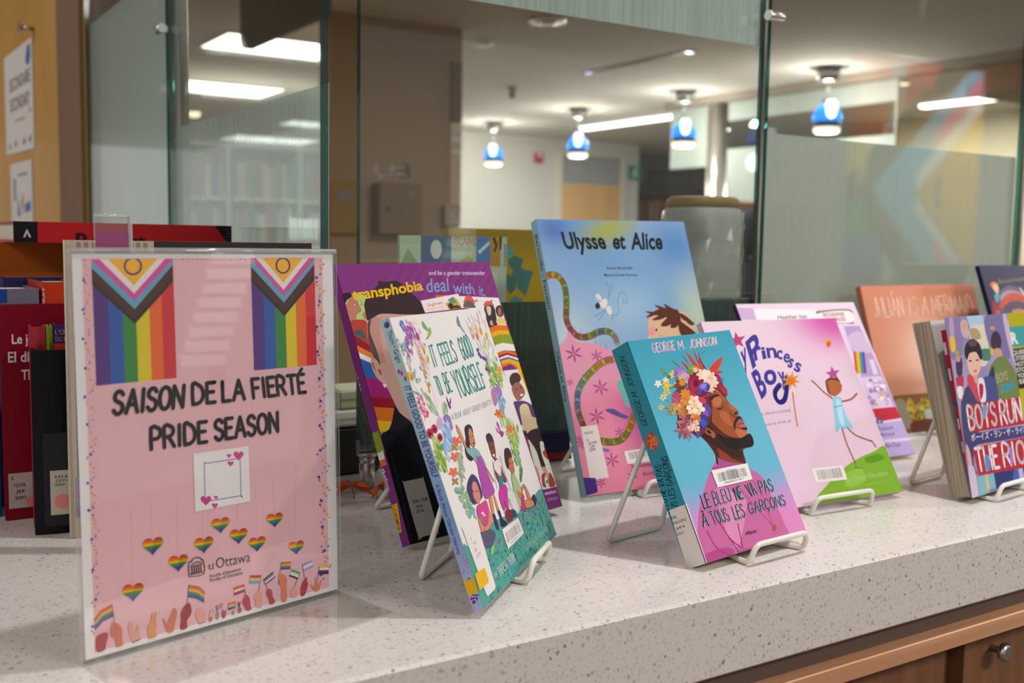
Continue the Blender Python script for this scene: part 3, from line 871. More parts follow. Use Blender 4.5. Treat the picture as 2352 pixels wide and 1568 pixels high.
'IFG': """s|#4f9e91|-15 490 116 483 425 457 747 522 1005 508 1272 490 1520 468 1833 433 2163 481 2414 481 2452 303 2443 -1 1965 -24 1010 -6 80 -117 -154 -113
f|#56a880|899 265 -12 -14 -18 5
f|#3f6fa6|1281 368 10 -20 -20 1
f|#63b3a8|581 107 -6 -14 -16 3
f|#2f6f6c|2120 253 4 -31 -17 2
f|#2a7d58|505 10 12 -20 -16 2
f|#24584f|1055 136 -30 -17 -19 6
f|#3b8fa8|943 374 2 -15 -18 2
f|#2a7d58|991 307 14 -17 -13 0
f|#3f6fa6|953 58 6 -20 -19 2
f|#3b8fa8|1938 427 -1 -18 -21 3
f|#3b8fa8|788 121 -12 -11 -15 4
f|#3a8f7c|2194 354 14 -31 -19 2
f|#63b3a8|2269 197 -37 -20 -21 6
f|#3a8f7c|740 127 -1 -14 -13 2
f|#56a880|2250 50 -30 -22 -24 6
f|#2f6f6c|492 225 -21 -19 -16 5
f|#24584f|1804 194 -26 -23 -19 5
f|#56a880|1411 231 25 -28 -15 1
f|#24584f|299 196 11 -16 -14 1
f|#3f6fa6|344 164 -9 -12 -15 4
f|#56a880|1158 353 11 -21 -20 2
f|#3a8f7c|1235 112 10 -27 -16 1
f|#63b3a8|810 341 8 -18 -14 1
f|#3f6fa6|415 49 -22 -11 -12 4
f|#3a8f7c|1280 356 21 -26 -21 1
f|#3b8fa8|1085 89 10 -29 -13 2
f|#3f6fa6|563 368 -26 -20 -14 4
f|#2f6f6c|1157 342 -7 -15 -18 3
f|#2a7d58|685 286 13 -15 -18 1
f|#2f6f6c|1665 57 5 -28 -19 3
f|#3b8fa8|313 223 1 -14 -12 2
f|#3a8f7c|1287 172 10 -25 -17 2
f|#56a880|2348 176 -11 -29 -19 4
f|#24584f|937 268 2 -24 -16 2
f|#2a7d58|2238 277 2 -23 -25 3
f|#2a7d58|2088 263 14 -19 -16 1
f|#24584f|1909 289 7 -27 -17 2
f|#3a8f7c|643 377 -13 -12 -15 4
f|#2a7d58|2312 382 -39 -22 -16 4
f|#56a880|804 179 -9 -13 -17 4
f|#3f6fa6|2095 184 17 -27 -22 2
f|#2f6f6c|1137 203 3 -20 -18 2
f|#3f6fa6|551 341 -10 -11 -15 4
f|#3a8f7c|216 66 -17 -14 -13 4
f|#63b3a8|1812 176 -15 -21 -19 4
f|#2f6f6c|1111 260 -1 -14 -21 3
f|#3b8fa8|1070 178 3 -26 -20 3
f|#24584f|419 288 -2 -14 -15 2
f|#3a8f7c|284 158 -16 -21 -13 3
f|#56a880|318 106 21 -24 -15 1
f|#3a8f7c|337 169 -2 -15 -18 3
f|#2a7d58|2252 66 16 -28 -24 3
f|#63b3a8|1951 195 8 -18 -24 3
f|#3b8fa8|1958 402 -3 -18 -18 3
f|#63b3a8|682 383 15 -25 -19 1
f|#2f6f6c|1892 414 -29 -19 -18 5
f|#3a8f7c|1309 199 -19 -14 -17 5
f|#56a880|1753 298 6 -31 -21 3
f|#2a7d58|1805 268 10 -26 -24 2
f|#24584f|1282 320 14 -26 -20 2
f|#56a880|753 170 16 -22 -18 1
f|#2f6f6c|622 156 5 -15 -16 2
f|#56a880|1250 219 13 -25 -19 1
f|#2a7d58|1480 249 -10 -13 -21 4
f|#63b3a8|463 148 19 -21 -12 0
f|#24584f|1512 210 -10 -22 -19 4
f|#2a7d58|1246 237 -6 -26 -13 3
f|#2f6f6c|1077 351 -12 -25 -14 3
f|#56a880|1599 375 -3 -17 -20 3
f|#2a7d58|1462 98 -11 -20 -14 3
f|#3b8fa8|2362 152 -31 -21 -15 4
f|#3b8fa8|1757 257 8 -19 -24 2
f|#63b3a8|1584 408 -7 -24 -16 3
f|#63b3a8|1009 101 -20 -13 -19 6
f|#2a7d58|404 219 -12 -14 -13 3
f|#24584f|2228 140 -9 -17 -20 4
f|#3b8fa8|875 71 21 -23 -16 0
f|#3f6fa6|158 12 10 -21 -13 2
f|#2f6f6c|2179 404 14 -19 -21 1
f|#2f6f6c|2318 161 -9 -14 -24 5
f|#3a8f7c|1605 134 18 -30 -21 2
f|#3a8f7c|2265 234 -23 -26 -24 4
f|#3f6fa6|1032 346 -16 -12 -13 4
f|#63b3a8|1896 184 -21 -18 -15 4
f|#24584f|1560 331 10 -23 -14 1
f|#24584f|713 129 -11 -24 -18 4
f|#2f6f6c|1205 330 -6 -25 -14 2
f|#2f6f6c|439 237 -20 -16 -12 4
f|#2a7d58|318 76 6 -20 -15 2
f|#2a7d58|1002 416 -35 -20 -16 5
f|#2a7d58|1223 199 -12 -16 -14 3
f|#3a8f7c|1288 412 -6 -21 -22 3
f|#3a8f7c|494 303 -19 -14 -13 4
f|#2f6f6c|288 45 0 -18 -13 2
f|#3f6fa6|1369 384 -11 -26 -14 3
f|#2f6f6c|1606 192 15 -21 -17 1
f|#24584f|1971 173 -16 -15 -19 4
f|#3b8fa8|1449 406 -5 -24 -21 3
f|#2a7d58|673 111 -16 -20 -19 5
f|#3f6fa6|1457 305 -27 -14 -14 4
f|#3a8f7c|1770 419 14 -19 -16 1
f|#63b3a8|862 321 14 -17 -16 1
f|#2f6f6c|659 277 0 -14 -19 3
f|#63b3a8|522 8 -8 -18 -12 3
f|#56a880|954 122 -12 -22 -17 4
f|#3f6fa6|1978 170 -2 -25 -22 4
f|#3a8f7c|796 170 2 -27 -14 2
f|#56a880|1727 394 -25 -17 -14 4
f|#2a7d58|1213 161 29 -30 -15 1
f|#3a8f7c|1918 64 12 -17 -20 2
f|#24584f|1786 48 -5 -16 -21 3
f|#24584f|1685 235 -30 -16 -16 5
f|#56a880|581 141 -14 -17 -18 5
f|#63b3a8|1429 175 20 -20 -16 1
f|#24584f|1058 267 8 -23 -14 2
f|#3f6fa6|895 26 -2 -27 -20 4
f|#3a8f7c|424 29 -2 -24 -16 3
f|#2a7d58|1394 360 -19 -16 -19 4
f|#63b3a8|1924 258 -25 -23 -20 5
f|#3f6fa6|1081 105 9 -19 -16 1
f|#2f6f6c|1129 375 5 -26 -20 3
f|#3b8fa8|1573 319 -12 -19 -19 4
f|#56a880|820 36 -16 -10 -17 6
f|#24584f|1887 403 29 -27 -14 0
f|#63b3a8|2251 180 -29 -20 -20 5
f|#2a7d58|602 247 -4 -15 -15 3
f|#3a8f7c|1410 153 -22 -20 -21 5
f|#3f6fa6|2006 379 0 -24 -23 3
f|#63b3a8|2080 222 -2 -22 -24 3
f|#2a7d58|1333 242 17 -26 -16 1
f|#2a7d58|1379 131 -9 -25 -18 4
f|#24584f|1513 87 -13 -18 -22 5
f|#2f6f6c|620 289 -10 -11 -12 3
f|#3a8f7c|2373 115 -31 -17 -20 6
f|#2a7d58|246 120 3 -17 -17 3
f|#3f6fa6|1149 221 9 -19 -16 2
f|#24584f|416 320 -3 -24 -14 2
f|#3f6fa6|748 224 6 -23 -18 2
f|#3a8f7c|890 321 -17 -22 -12 3
f|#2f6f6c|2088 226 24 -24 -16 0
f|#2f6f6c|1938 255 -14 -26 -24 4
f|#3a8f7c|1437 180 -1 -17 -20 3
f|#2a7d58|1844 420 27 -30 -18 1
f|#63b3a8|2088 406 10 -26 -18 1
f|#56a880|1089 314 -26 -16 -17 5
f|#3a8f7c|1198 223 -16 -22 -16 4
f|#2a7d58|1587 197 19 -24 -18 1
f|#2a7d58|1570 368 27 -26 -17 0
f|#3a8f7c|1500 22 -2 -17 -15 3
f|#3b8fa8|738 195 23 -25 -13 1
f|#2a7d58|1794 147 -14 -23 -16 4
f|#63b3a8|1674 258 31 -32 -14 0
f|#3a8f7c|242 46 -6 -16 -13 3
f|#2f6f6c|2258 102 -16 -18 -25 6
f|#3a8f7c|1219 385 -9 -18 -18 4
f|#3b8fa8|1065 283 -9 -26 -19 4
f|#24584f|2308 160 36 -33 -22 1
f|#56a880|426 72 3 -27 -13 2
f|#3f6fa6|887 107 27 -28 -13 0
f|#2f6f6c|755 262 -19 -13 -13 4
f|#3b8fa8|2378 404 -7 -20 -18 3
f|#3f6fa6|1910 376 3 -20 -16 2
f|#2f6f6c|1604 51 25 -30 -18 1
f|#3f6fa6|1868 123 10 -23 -20 2
f|#3f6fa6|1981 324 13 -20 -17 1
f|#24584f|1670 301 16 -22 -19 1
f|#24584f|178 -6 -1 -23 -13 3
f|#2f6f6c|458 308 17 -19 -14 0
f|#3b8fa8|160 -3 -22 -14 -11 4
f|#3b8fa8|876 414 -31 -17 -17 6
f|#3a8f7c|709 374 3 -14 -12 1
f|#3a8f7c|1662 246 -35 -21 -19 5
f|#24584f|1723 424 -32 -17 -19 6
f|#3b8fa8|1595 287 15 -30 -17 1
f|#63b3a8|1742 387 -9 -28 -15 3
f|#63b3a8|172 29 -11 -20 -16 4
f|#3f6fa6|437 107 -8 -21 -13 3
f|#24584f|1833 418 4 -21 -19 2
f|#2a7d58|975 257 -2 -27 -20 3
f|#2a7d58|2139 116 -41 -22 -16 4
f|#2a7d58|2011 74 -36 -19 -23 7
f|#24584f|242 7 -10 -22 -14 3
f|#2f6f6c|594 353 -17 -11 -14 5
f|#56a880|1162 392 9 -20 -14 2
f|#2a7d58|1994 318 -1 -19 -17 2
f|#2f6f6c|1247 391 -28 -17 -18 6
f|#3a8f7c|1270 85 4 -18 -15 2
f|#3f6fa6|2345 32 -22 -12 -18 5
f|#63b3a8|286 117 -1 -14 -16 3
f|#3b8fa8|1222 229 -3 -14 -21 3
f|#56a880|607 255 12 -18 -15 1
f|#2a7d58|499 101 13 -17 -11 1
f|#63b3a8|1442 239 -10 -15 -15 3
f|#63b3a8|1539 376 -13 -15 -14 4
f|#2f6f6c|966 130 8 -22 -16 2
f|#3a8f7c|1434 39 -1 -14 -22 4
f|#2a7d58|2078 349 27 -26 -24 0
f|#2f6f6c|1641 206 -27 -14 -21 7
f|#3f6fa6|427 289 7 -25 -18 2
f|#2f6f6c|1690 293 -15 -16 -15 3
f|#3f6fa6|1934 406 21 -32 -17 1
f|#2f6f6c|515 339 -10 -11 -18 4
f|#3b8fa8|638 73 17 -22 -16 2
f|#2f6f6c|2033 150 -8 -18 -20 3
f|#3a8f7c|1841 416 -9 -20 -17 3
f|#3b8fa8|2062 402 -29 -22 -16 3
f|#56a880|2229 297 29 -28 -21 0
f|#24584f|953 275 -7 -23 -19 4
f|#56a880|2354 328 -6 -28 -17 3
f|#3f6fa6|2254 58 36 -33 -22 1
f|#24584f|546 369 19 -21 -15 0
f|#3b8fa8|364 10 -22 -16 -16 5
f|#63b3a8|1555 343 25 -26 -21 1
f|#2f6f6c|552 400 7 -20 -19 2
f|#3a8f7c|776 161 -17 -11 -18 5
f|#2a7d58|2162 430 -28 -17 -20 5
f|#63b3a8|2162 213 -6 -18 -17 3
f|#3f6fa6|1968 196 -19 -22 -17 3
f|#3b8fa8|1115 211 11 -22 -15 1
f|#56a880|651 220 -30 -19 -13 4
f|#24584f|413 19 7 -22 -15 2
f|#2f6f6c|2360 339 -23 -14 -17 4
f|#3a8f7c|992 258 -13 -19 -20 4
f|#24584f|2219 284 -9 -16 -18 4
f|#3a8f7c|668 73 -18 -19 -17 5
f|#2a7d58|1094 104 1 -20 -14 3
f|#56a880|1390 409 2 -29 -18 2
f|#3a8f7c|1799 77 -2 -20 -20 4
f|#56a880|1730 333 -13 -21 -20 4
f|#3b8fa8|189 107 -4 -17 -13 3
f|#56a880|1896 272 -31 -18 -14 4
f|#3f6fa6|762 73 1 -27 -14 2
f|#3b8fa8|319 191 5 -17 -15 2
f|#56a880|1478 265 -8 -18 -17 4
f|#3a8f7c|792 27 3 -21 -13 2
f|#2a7d58|989 203 -3 -26 -21 3
f|#24584f|1055 175 21 -26 -18 1
f|#3a8f7c|961 291 21 -28 -17 0
f|#56a880|2100 163 -27 -20 -21 5
f|#56a880|518 47 -6 -15 -16 3
f|#2f6f6c|785 7 25 -26 -11 0
f|#63b3a8|1664 216 23 -22 -15 1
f|#63b3a8|414 373 -4 -23 -17 4
f|#3a8f7c|603 364 -3 -14 -16 3
f|#3b8fa8|2250 252 27 -27 -24 1
f|#24584f|191 96 6 -15 -12 1
f|#3a8f7c|273 161 2 -17 -14 3
f|#2f6f6c|229 43 9 -20 -15 2
f|#2a7d58|197 24 -14 -13 -16 5
f|#3b8fa8|784 181 -16 -24 -12 3
f|#56a880|1577 201 -3 -19 -23 4
f|#2a7d58|1895 357 20 -19 -18 0
f|#24584f|2092 292 2 -18 -21 2
f|#24584f|376 74 -1 -20 -14 3
f|#63b3a8|907 258 17 -24 -14 1
f|#63b3a8|1721 423 -7 -22 -22 4
f|#3f6fa6|1074 100 -12 -14 -16 3
f|#3f6fa6|844 23 10 -19 -16 2
f|#63b3a8|2008 168 -36 -17 -18 5
f|#3f6fa6|1301 278 -10 -14 -20 4
f|#56a880|309 61 9 -14 -16 2
f|#2a7d58|215 123 13 -24 -12 1
f|#63b3a8|2142 113 18 -20 -22 1
f|#56a880|698 84 -19 -13 -14 4
f|#2a7d58|1775 73 6 -30 -16 2
f|#56a880|1859 158 -1 -15 -22 4
f|#3a8f7c|2388 294 -25 -14 -17 4
f|#2f6f6c|1697 146 0 -21 -21 3
f|#2f6f6c|1824 395 -31 -17 -19 6
f|#3b8fa8|1399 359 0 -25 -17 2
f|#2f6f6c|1635 307 -10 -15 -21 4
f|#2f6f6c|2103 82 35 -35 -21 1
f|#24584f|768 102 -15 -20 -12 4
f|#3f6fa6|929 118 -21 -12 -12 4
f|#3b8fa8|951 38 12 -23 -18 1
f|#2a7d58|1531 84 -29 -15 -14 5
f|#2a7d58|1937 218 -13 -22 -25 4
f|#2f6f6c|1351 348 15 -18 -16 1
f|#3b8fa8|1566 402 13 -26 -16 1
f|#24584f|1252 259 -17 -21 -15 3
f|#3a8f7c|1444 353 16 -24 -20 2
f|#3b8fa8|1555 194 17 -29 -18 2
f|#3a8f7c|2132 333 24 -29 -20 1
f|#24584f|860 243 17 -19 -16 0
f|#3b8fa8|1037 17 -20 -10 -17 6
f|#3b8fa8|1420 413 -26 -24 -17 4
f|#3a8f7c|883 293 -27 -16 -16 5
f|#3f6fa6|1581 350 17 -17 -20 0
f|#24584f|1079 394 -17 -13 -17 4
f|#63b3a8|2216 394 20 -30 -19 1
f|#24584f|1962 324 -19 -14 -23 5
f|#56a880|353 84 -3 -24 -18 4
f|#63b3a8|1280 390 18 -25 -18 1
f|#56a880|769 394 0 -14 -12 2
f|#2f6f6c|533 123 -12 -11 -15 4
f|#3a8f7c|1307 397 1 -24 -18 2
f|#2a7d58|895 257 10 -28 -13 1
f|#24584f|1075 203 -6 -21 -17 3
f|#2a7d58|1258 266 -13 -26 -21 5
f|#63b3a8|1576 190 5 -24 -18 2
f|#24584f|1609 402 -25 -18 -20 5
f|#3a8f7c|589 116 -4 -14 -16 4
f|#3f6fa6|2245 310 23 -27 -20 0
f|#3a8f7c|466 47 -8 -14 -18 4
f|#3b8fa8|542 147 -4 -16 -15 3
f|#3a8f7c|1604 135 -26 -22 -19 5
f|#3a8f7c|493 222 -4 -21 -19 3
f|#2a7d58|1083 148 -3 -27 -15 3
f|#2f6f6c|460 281 17 -20 -12 1
f|#3b8fa8|1584 37 1 -19 -21 4
f|#3f6fa6|2090 193 -29 -19 -24 6
f|#24584f|483 112 25 -27 -15 0
f|#24584f|792 347 -10 -22 -13 3
f|#3a8f7c|417 200 6 -14 -18 2
f|#2f6f6c|862 141 20 -28 -17 1
f|#63b3a8|422 404 5 -16 -16 2
f|#2a7d58|1636 293 -34 -16 -15 4
f|#3b8fa8|1820 345 12 -16 -18 1
f|#2f6f6c|1133 66 -8 -13 -18 4
f|#2a7d58|1360 83 14 -26 -17 2
f|#24584f|2274 241 -26 -15 -17 5
f|#3b8fa8|600 289 -21 -13 -14 4
f|#3b8fa8|875 304 0 -18 -12 2
f|#63b3a8|464 145 -23 -12 -11 4
f|#2a7d58|897 196 -8 -26 -13 2
f|#56a880|1766 77 6 -25 -20 3
f|#2a7d58|690 93 -18 -19 -14 4
f|#3f6fa6|1738 237 1 -20 -20 3
f|#24584f|414 297 -4 -24 -17 3
f|#24584f|2090 110 -22 -13 -17 5
f|#56a880|1597 281 17 -25 -17 1
f|#63b3a8|436 314 -9 -14 -15 4
f|#2a7d58|475 32 -2 -17 -15 2
f|#3a8f7c|2300 166 22 -32 -19 1
f|#2a7d58|2119 226 29 -28 -18 0
f|#63b3a8|356 245 14 -26 -15 2
f|#2f6f6c|1662 36 -18 -12 -20 6
f|#3f6fa6|978 397 19 -19 -16 0
f|#2f6f6c|751 62 -13 -20 -15 4
f|#3b8fa8|1510 312 -38 -21 -16 5
f|#24584f|797 158 -10 -12 -17 4
f|#2a7d58|967 417 -16 -14 -16 4
f|#24584f|952 293 -6 -21 -17 3
f|#24584f|1534 193 -18 -14 -19 5
f|#3b8fa8|1502 170 -5 -22 -17 3
f|#3b8fa8|822 341 -19 -10 -17 6
e|#b8387a|1596 370 24 -4 -2 -15
e|#b8387a|1531 327 23 -3 -2 -15
e|#b8387a|818 360 20 -3 -2 -14
e|#b8387a|762 345 20 -3 -3 -13
e|#b8387a|2212 376 27 -4 -3 -16
e|#b8387a|1957 354 26 -4 -2 -16
e|#b8387a|890 145 21 -4 -2 -14
e|#c98a2a|1784 330 21 -5 -12 -10
e|#c98a2a|794 287 17 -4 -9 -9
e|#c98a2a|1720 87 20 -6 -12 -10
t|#24595c|S|78|IT|610 1946 706 1951 626 2126
t|#4aa69b|S|78|IT|604 1950 700 1954 621 2129
t|#24595c|S|78|FEELS|833 1934 1226 1948 836 2124
t|#4aa69b|S|78|FEELS|828 1938 1220 1952 830 2128
t|#24595c|S|78|GOOD|1386 1939 1711 1961 1379 2140
t|#4aa69b|S|78|GOOD|1380 1943 1705 1965 1373 2143
t|#24595c|S|78|TO|526 1700 618 1702 521 1862
t|#4aa69b|S|78|TO|521 1704 613 1705 516 1865
t|#24595c|S|78|BE|724 1698 848 1705 729 1866
t|#4aa69b|S|78|BE|718 1702 843 1708 724 1869
t|#24595c|S|78|YOURSELF|972 1627 1784 1640 941 1864
t|#4aa69b|S|78|YOURSELF|966 1631 1778 1644 936 1868
t|#5e5470|S|60|A BOOK ABOUT GENDER IDENTITY|631 1470 1757 1465 649 1516
s|#9db85a|774 2293 807 2272 786 2232 690 2197 634 2189 696 2226 736 2261
s|#7fa06a|733 2269 674 2351 639 2327 653 2292 708 2263
l|#4c5a48|4|674 2351 729 2299 743 2269
l|#4c5a48|6|627 2193 687 2216
s|#9aa0ac|1575 2277 1610 2251 1638 2216 1653 2186 1607 2197 1576 2240
s|#7f8796|1583 2261 1593 2359 1518 2305 1531 2255
l|#4a4c60|4|1589 2355 1602 2268
s|#8e3a86|667 1630 690 1609 688 1572 653 1569 634 1605
s|#6c2c78|668 1619 664 1679 639 1634
s|#7a347e|684 1613 750 1657 718 1609
s|#a03a86|1688 1200 1787 1194 1818 1166 1735 1138 1701 1171
s|#b04a96|1752 1190 1750 1286 1699 1280 1722 1204
s|#b04a96|1645 1257 1688 1200 1646 1202
f|#b07ab8|180 2198 28 -32 -17 -3
f|#4a84c8|209 2361 13 -26 -26 -4
f|#c05a9a|287 2181 -6 -38 -28 -1
f|#cfa0c4|285 2280 6 -27 -29 -2
f|#b07ab8|311 2283 -10 -31 -21 0
f|#5a7fc0|164 2167 -1 -36 -28 -1
f|#b07ab8|249 2313 -11 -31 -28 -1
f|#9a4a90|314 2314 13 -23 -25 -3
f|#b07ab8|245 2286 -15 -34 -20 0
f|#c05a9a|200 2216 -5 -31 -29 -1
f|#9a4a90|395 2336 6 -28 -22 -2
f|#cfa0c4|379 2330 19 -32 -29 -4
f|#cfa0c4|148 2151 -9 -29 -26 0
f|#9a4a90|175 2132 21 -32 -26 -3
f|#9a4a90|385 2337 19 -25 -26 -5
f|#5a7fc0|182 2183 -1 -30 -25 -1
f|#5a7fc0|255 2283 1 -32 -20 -1
f|#4a84c8|178 2340 19 -25 -21 -4
f|#9a4a90|127 2090 -10 -24 -18 0
f|#5a7fc0|386 2242 18 -25 -25 -3
f|#5a7fc0|330 2244 -13 -32 -28 0
f|#c05a9a|143 2098 20 -33 -20 -2
f|#5a7fc0|238 2357 -5 -27 -18 -1
f|#9a4a90|390 2304 5 -34 -26 -2
f|#cfa0c4|275 2191 15 -33 -22 -2
f|#b07ab8|229 2112 -7 -36 -28 -1
f|#c05a9a|365 2214 17 -32 -29 -3
f|#c05a9a|304 2274 26 -33 -25 -4
f|#cfa0c4|321 2364 10 -24 -26 -4
f|#9a4a90|305 2230 7 -30 -24 -2
f|#9a4a90|309 2250 17 -31 -29 -3
f|#b07ab8|293 2180 -13 -30 -18 0
f|#9a4a90|207 2192 -1 -24 -27 -1
f|#9a4a90|367 2183 -4 -38 -24 0
f|#c05a9a|278 2247 -6 -39 -18 -1
f|#c05a9a|254 2319 22 -34 -20 -3
f|#cfa0c4|352 2256 -1 -39 -28 -2
f|#9a4a90|378 2291 26 -35 -27 -5
f|#5a7fc0|203 2306 4 -29 -25 -3
f|#9a4a90|216 2192 -2 -29 -30 -1
f|#c05a9a|260 2245 -1 -35 -19 -1
f|#c05a9a|238 2233 -6 -34 -23 -1
f|#5a7fc0|209 2221 19 -31 -17 -3
f|#9a4a90|334 2301 7 -27 -21 -2
f|#e0b8cc|522 2250 -3 -15 -14 -1
f|#e0b8cc|536 2276 16 -19 -13 -3
f|#d06aa8|555 2149 7 -19 -17 -1
f|#cfe0c8|502 2232 2 -24 -17 -1
f|#e0b8cc|441 2315 4 -13 -14 -2
f|#e0b8cc|512 2155 -5 -14 -15 0
f|#d06aa8|549 2262 5 -14 -11 -2
f|#e0b8cc|471 2194 6 -20 -16 -2
f|#e8c8d8|455 2210 15 -20 -15 -3
f|#e0b8cc|464 2341 -2 -13 -11 0
f|#cfe0c8|525 2343 16 -19 -14 -2
f|#cfe0c8|547 2265 -7 -24 -16 0
f|#e0b8cc|459 2286 2 -14 -14 -2
f|#e8c8d8|451 2275 6 -18 -14 -1
f|#d06aa8|443 2293 11 -21 -17 -3
f|#e8c8d8|460 2347 -2 -23 -15 -1
f|#e8c8d8|478 2155 1 -15 -18 -1
f|#c03a80|454 2223 0 -52 -43 -2
f|#8d3c8c|371 2250 4 -37 -27 -2
f|#e8b830|502 2128 0 -38 -32 -1
f|#c98a26|495 2092 -9 -32 -25 0
f|#d9a428|520 2024 -15 -39 -31 0
l|#7a8a4a|3|508 1988 447 1884
l|#7a8a4a|3|486 2063 414 1880 405 1780 391 1607
f|#a9b8b8|53 2106 1 -20 -29 -1
f|#b8c6c4|132 1921 -13 -18 -23 2
f|#8fa0aa|125 2068 5 -17 -24 -2
f|#92a8a8|128 2169 -7 -25 -22 0
f|#92a8a8|138 1871 -7 -21 -30 1
f|#92a8a8|69 2144 4 -17 -34 -3
f|#a9b8b8|32 2190 -9 -26 -26 0
f|#8fa0aa|143 1878 -6 -17 -22 1
f|#b8c6c4|116 1904 -13 -24 -33 1
f|#b8c6c4|165 1952 -15 -26 -25 1
f|#92a8a8|121 1919 1 -20 -22 -1
f|#a9b8b8|111 2136 5 -18 -23 -2
f|#a9b8b8|94 2071 -17 -24 -22 2
f|#a9b8b8|212 1873 -9 -19 -27 1
f|#a9b8b8|167 1871 2 -17 -26 -1
f|#92a8a8|157 1937 -11 -16 -25 2
f|#b8c6c4|136 2132 -12 -16 -29 2
f|#b8c6c4|155 1864 -1 -16 -26 0
f|#92a8a8|124 1941 -9 -16 -33 2
f|#a9b8b8|142 2049 -2 -24 -30 0
f|#a9b8b8|75 2029 0 -20 -31 -1
f|#92a8a8|121 2187 8 -19 -30 -3
f|#8fa0aa|88 1978 7 -18 -24 -2
f|#b8c6c4|56 2166 -2 -21 -23 -1
f|#b8c6c4|91 2021 0 -20 -24 -1
f|#92a8a8|48 2176 5 -23 -28 -2
f|#a9b8b8|33 2186 -5 -21 -32 -1
f|#92a8a8|117 2133 8 -17 -25 -3
f|#b8c6c4|113 2027 -7 -22 -23 0
f|#a9b8b8|63 2132 2 -25 -22 -1
f|#92a8a8|46 2144 -13 -25 -25 1
f|#a9b8b8|163 1874 -10 -19 -34 2
f|#92a8a8|109 1922 7 -23 -31 -2
f|#92a8a8|67 2170 -11 -26 -31 0
f|#8fa0aa|17 2226 1 -16 -28 -2
f|#a9b8b8|90 1994 -10 -17 -30 2
f|#b8c6c4|116 2182 -2 -22 -32 -1
f|#b88a4a|386 1927 0 -16 -17 0
f|#c9913a|362 1807 2 -13 -17 -1
f|#d9a23a|404 1995 2 -10 -16 -1
f|#c9913a|361 1801 10 -10 -13 -2
f|#d9a23a|338 1786 2 -13 -16 -1
f|#e0b860|350 1769 4 -13 -11 -1
f|#e0b860|400 1982 9 -15 -10 -1
f|#e0b860|381 2101 8 -13 -15 -2
f|#b88a4a|385 2048 15 -11 -12 -3
f|#c9913a|320 1759 5 -15 -13 -1
f|#d9a23a|413 2062 8 -11 -17 -2
f|#c9913a|390 2072 5 -11 -16 -2
f|#e0b860|399 1960 2 -12 -17 -1
f|#c9913a|350 1801 1 -12 -10 0
f|#b88a4a|372 2045 -2 -15 -16 0
f|#e0b860|366 1836 10 -10 -15 -3
f|#b88a4a|364 1933 10 -12 -16 -2
f|#e0b860|370 1882 19 -15 -15 -3
f|#d9a23a|379 1932 4 -9 -16 -1
f|#c9913a|377 1953 18 -14 -14 -3
f|#b88a4a|391 2077 5 -10 -14 -1
f|#b88a4a|355 1992 3 -14 -12 -1
f|#e0b860|339 1933 5 -14 -16 -1
f|#b88a4a|325 1768 15 -14 -11 -1
f|#b88a4a|350 1814 3 -17 -11 -1
f|#c9913a|364 2023 6 -14 -17 -1
f|#b88a4a|381 1820 14 -16 -11 -1
f|#b88a4a|414 2029 5 -17 -13 -1
f|#e0b860|377 2007 1 -11 -11 0
f|#c9913a|341 1813 15 -15 -12 -2
f|#e0b860|387 1937 11 -14 -12 -1
f|#b88a4a|392 1910 10 -15 -11 -1
f|#b88a4a|339 1940 11 -11 -16 -2
f|#d9a23a|394 2106 10 -15 -15 -2
f|#b88a4a|413 2066 3 -11 -11 -1
f|#e0b860|410 2066 3 -12 -17 -1
f|#b88a4a|370 1981 1 -12 -11 -1
f|#b88a4a|370 1926 12 -9 -11 -2
f|#c9913a|365 1938 7 -14 -13 -2
f|#c9913a|328 1815 2 -11 -15 -1
f|#d9a23a|339 1789 6 -15 -16 -1
f|#e0b860|415 2055 16 -12 -11 -2
f|#b88a4a|352 1813 12 -13 -16 -2
f|#d9a23a|357 1915 13 -11 -14 -3
f|#d9a23a|401 1987 8 -13 -16 -2
f|#d9a23a|334 1760 10 -9 -15 -2
f|#b88a4a|343 1896 16 -15 -13 -2
f|#b88a4a|349 1816 9 -16 -15 -1
f|#d9a23a|317 1846 11 -15 -12 -1
f|#d9a23a|410 2001 7 -14 -13 -2
f|#d9a23a|396 2033 12 -15 -17 -2
f|#dcb8c8|482 2151 -21 -49 -9 0
f|#e8cfd4|451 2035 13 -41 -8 -1
f|#d8a6ba|385 2141 -10 -57 -6 0
f|#dcb8c8|435 2010 -10 -37 -11 0
f|#e8cfd4|369 2014 -6 -57 -11 0
f|#e8cfd4|356 2144 -7 -55 -10 0
f|#d8a6ba|408 2057 -17 -37 -11 0
f|#e8cfd4|393 2173 41 -47 -9 -1
f|#dcb8c8|424 2006 -6 -35 -7 0
f|#dcb8c8|385 1965 -12 -53 -9 0
f|#d8a6ba|368 2163 15 -37 -9 0
f|#e8cfd4|411 1972 -23 -52 -12 0
f|#dcb8c8|389 2022 10 -36 -12 -1
f|#d8a6ba|369 2163 40 -44 -8 -2
f|#dcb8c8|439 2000 5 -54 -8 0
f|#dcb8c8|448 1982 10 -49 -12 -1
f|#e8cfd4|432 2130 -12 -38 -9 0
f|#e8cfd4|340 1999 -16 -43 -9 1
f|#e8cfd4|416 1976 -14 -48 -11 0
f|#d8a6ba|356 2046 14 -59 -10 -1
f|#e8cfd4|451 2037 44 -53 -9 -1
f|#e8cfd4|355 1972 -4 -31 -10 0
f|#d8a6ba|361 2026 -14 -33 -7 0
f|#e8cfd4|459 2163 -18 -44 -12 0
f|#d8a6ba|455 2162 25 -48 -12 -2
f|#e8cfd4|374 2182 38 -49 -12 -1
f|#d8a6ba|357 2073 -9 -46 -7 0
f|#4a7fc0|298 1964 5 -24 -14 -1
f|#4a7fc0|340 1895 4 -41 -15 0
f|#d97a30|196 1782 8 -27 -13 -1
e|#e8b828|39 1926 55 1 0 -39
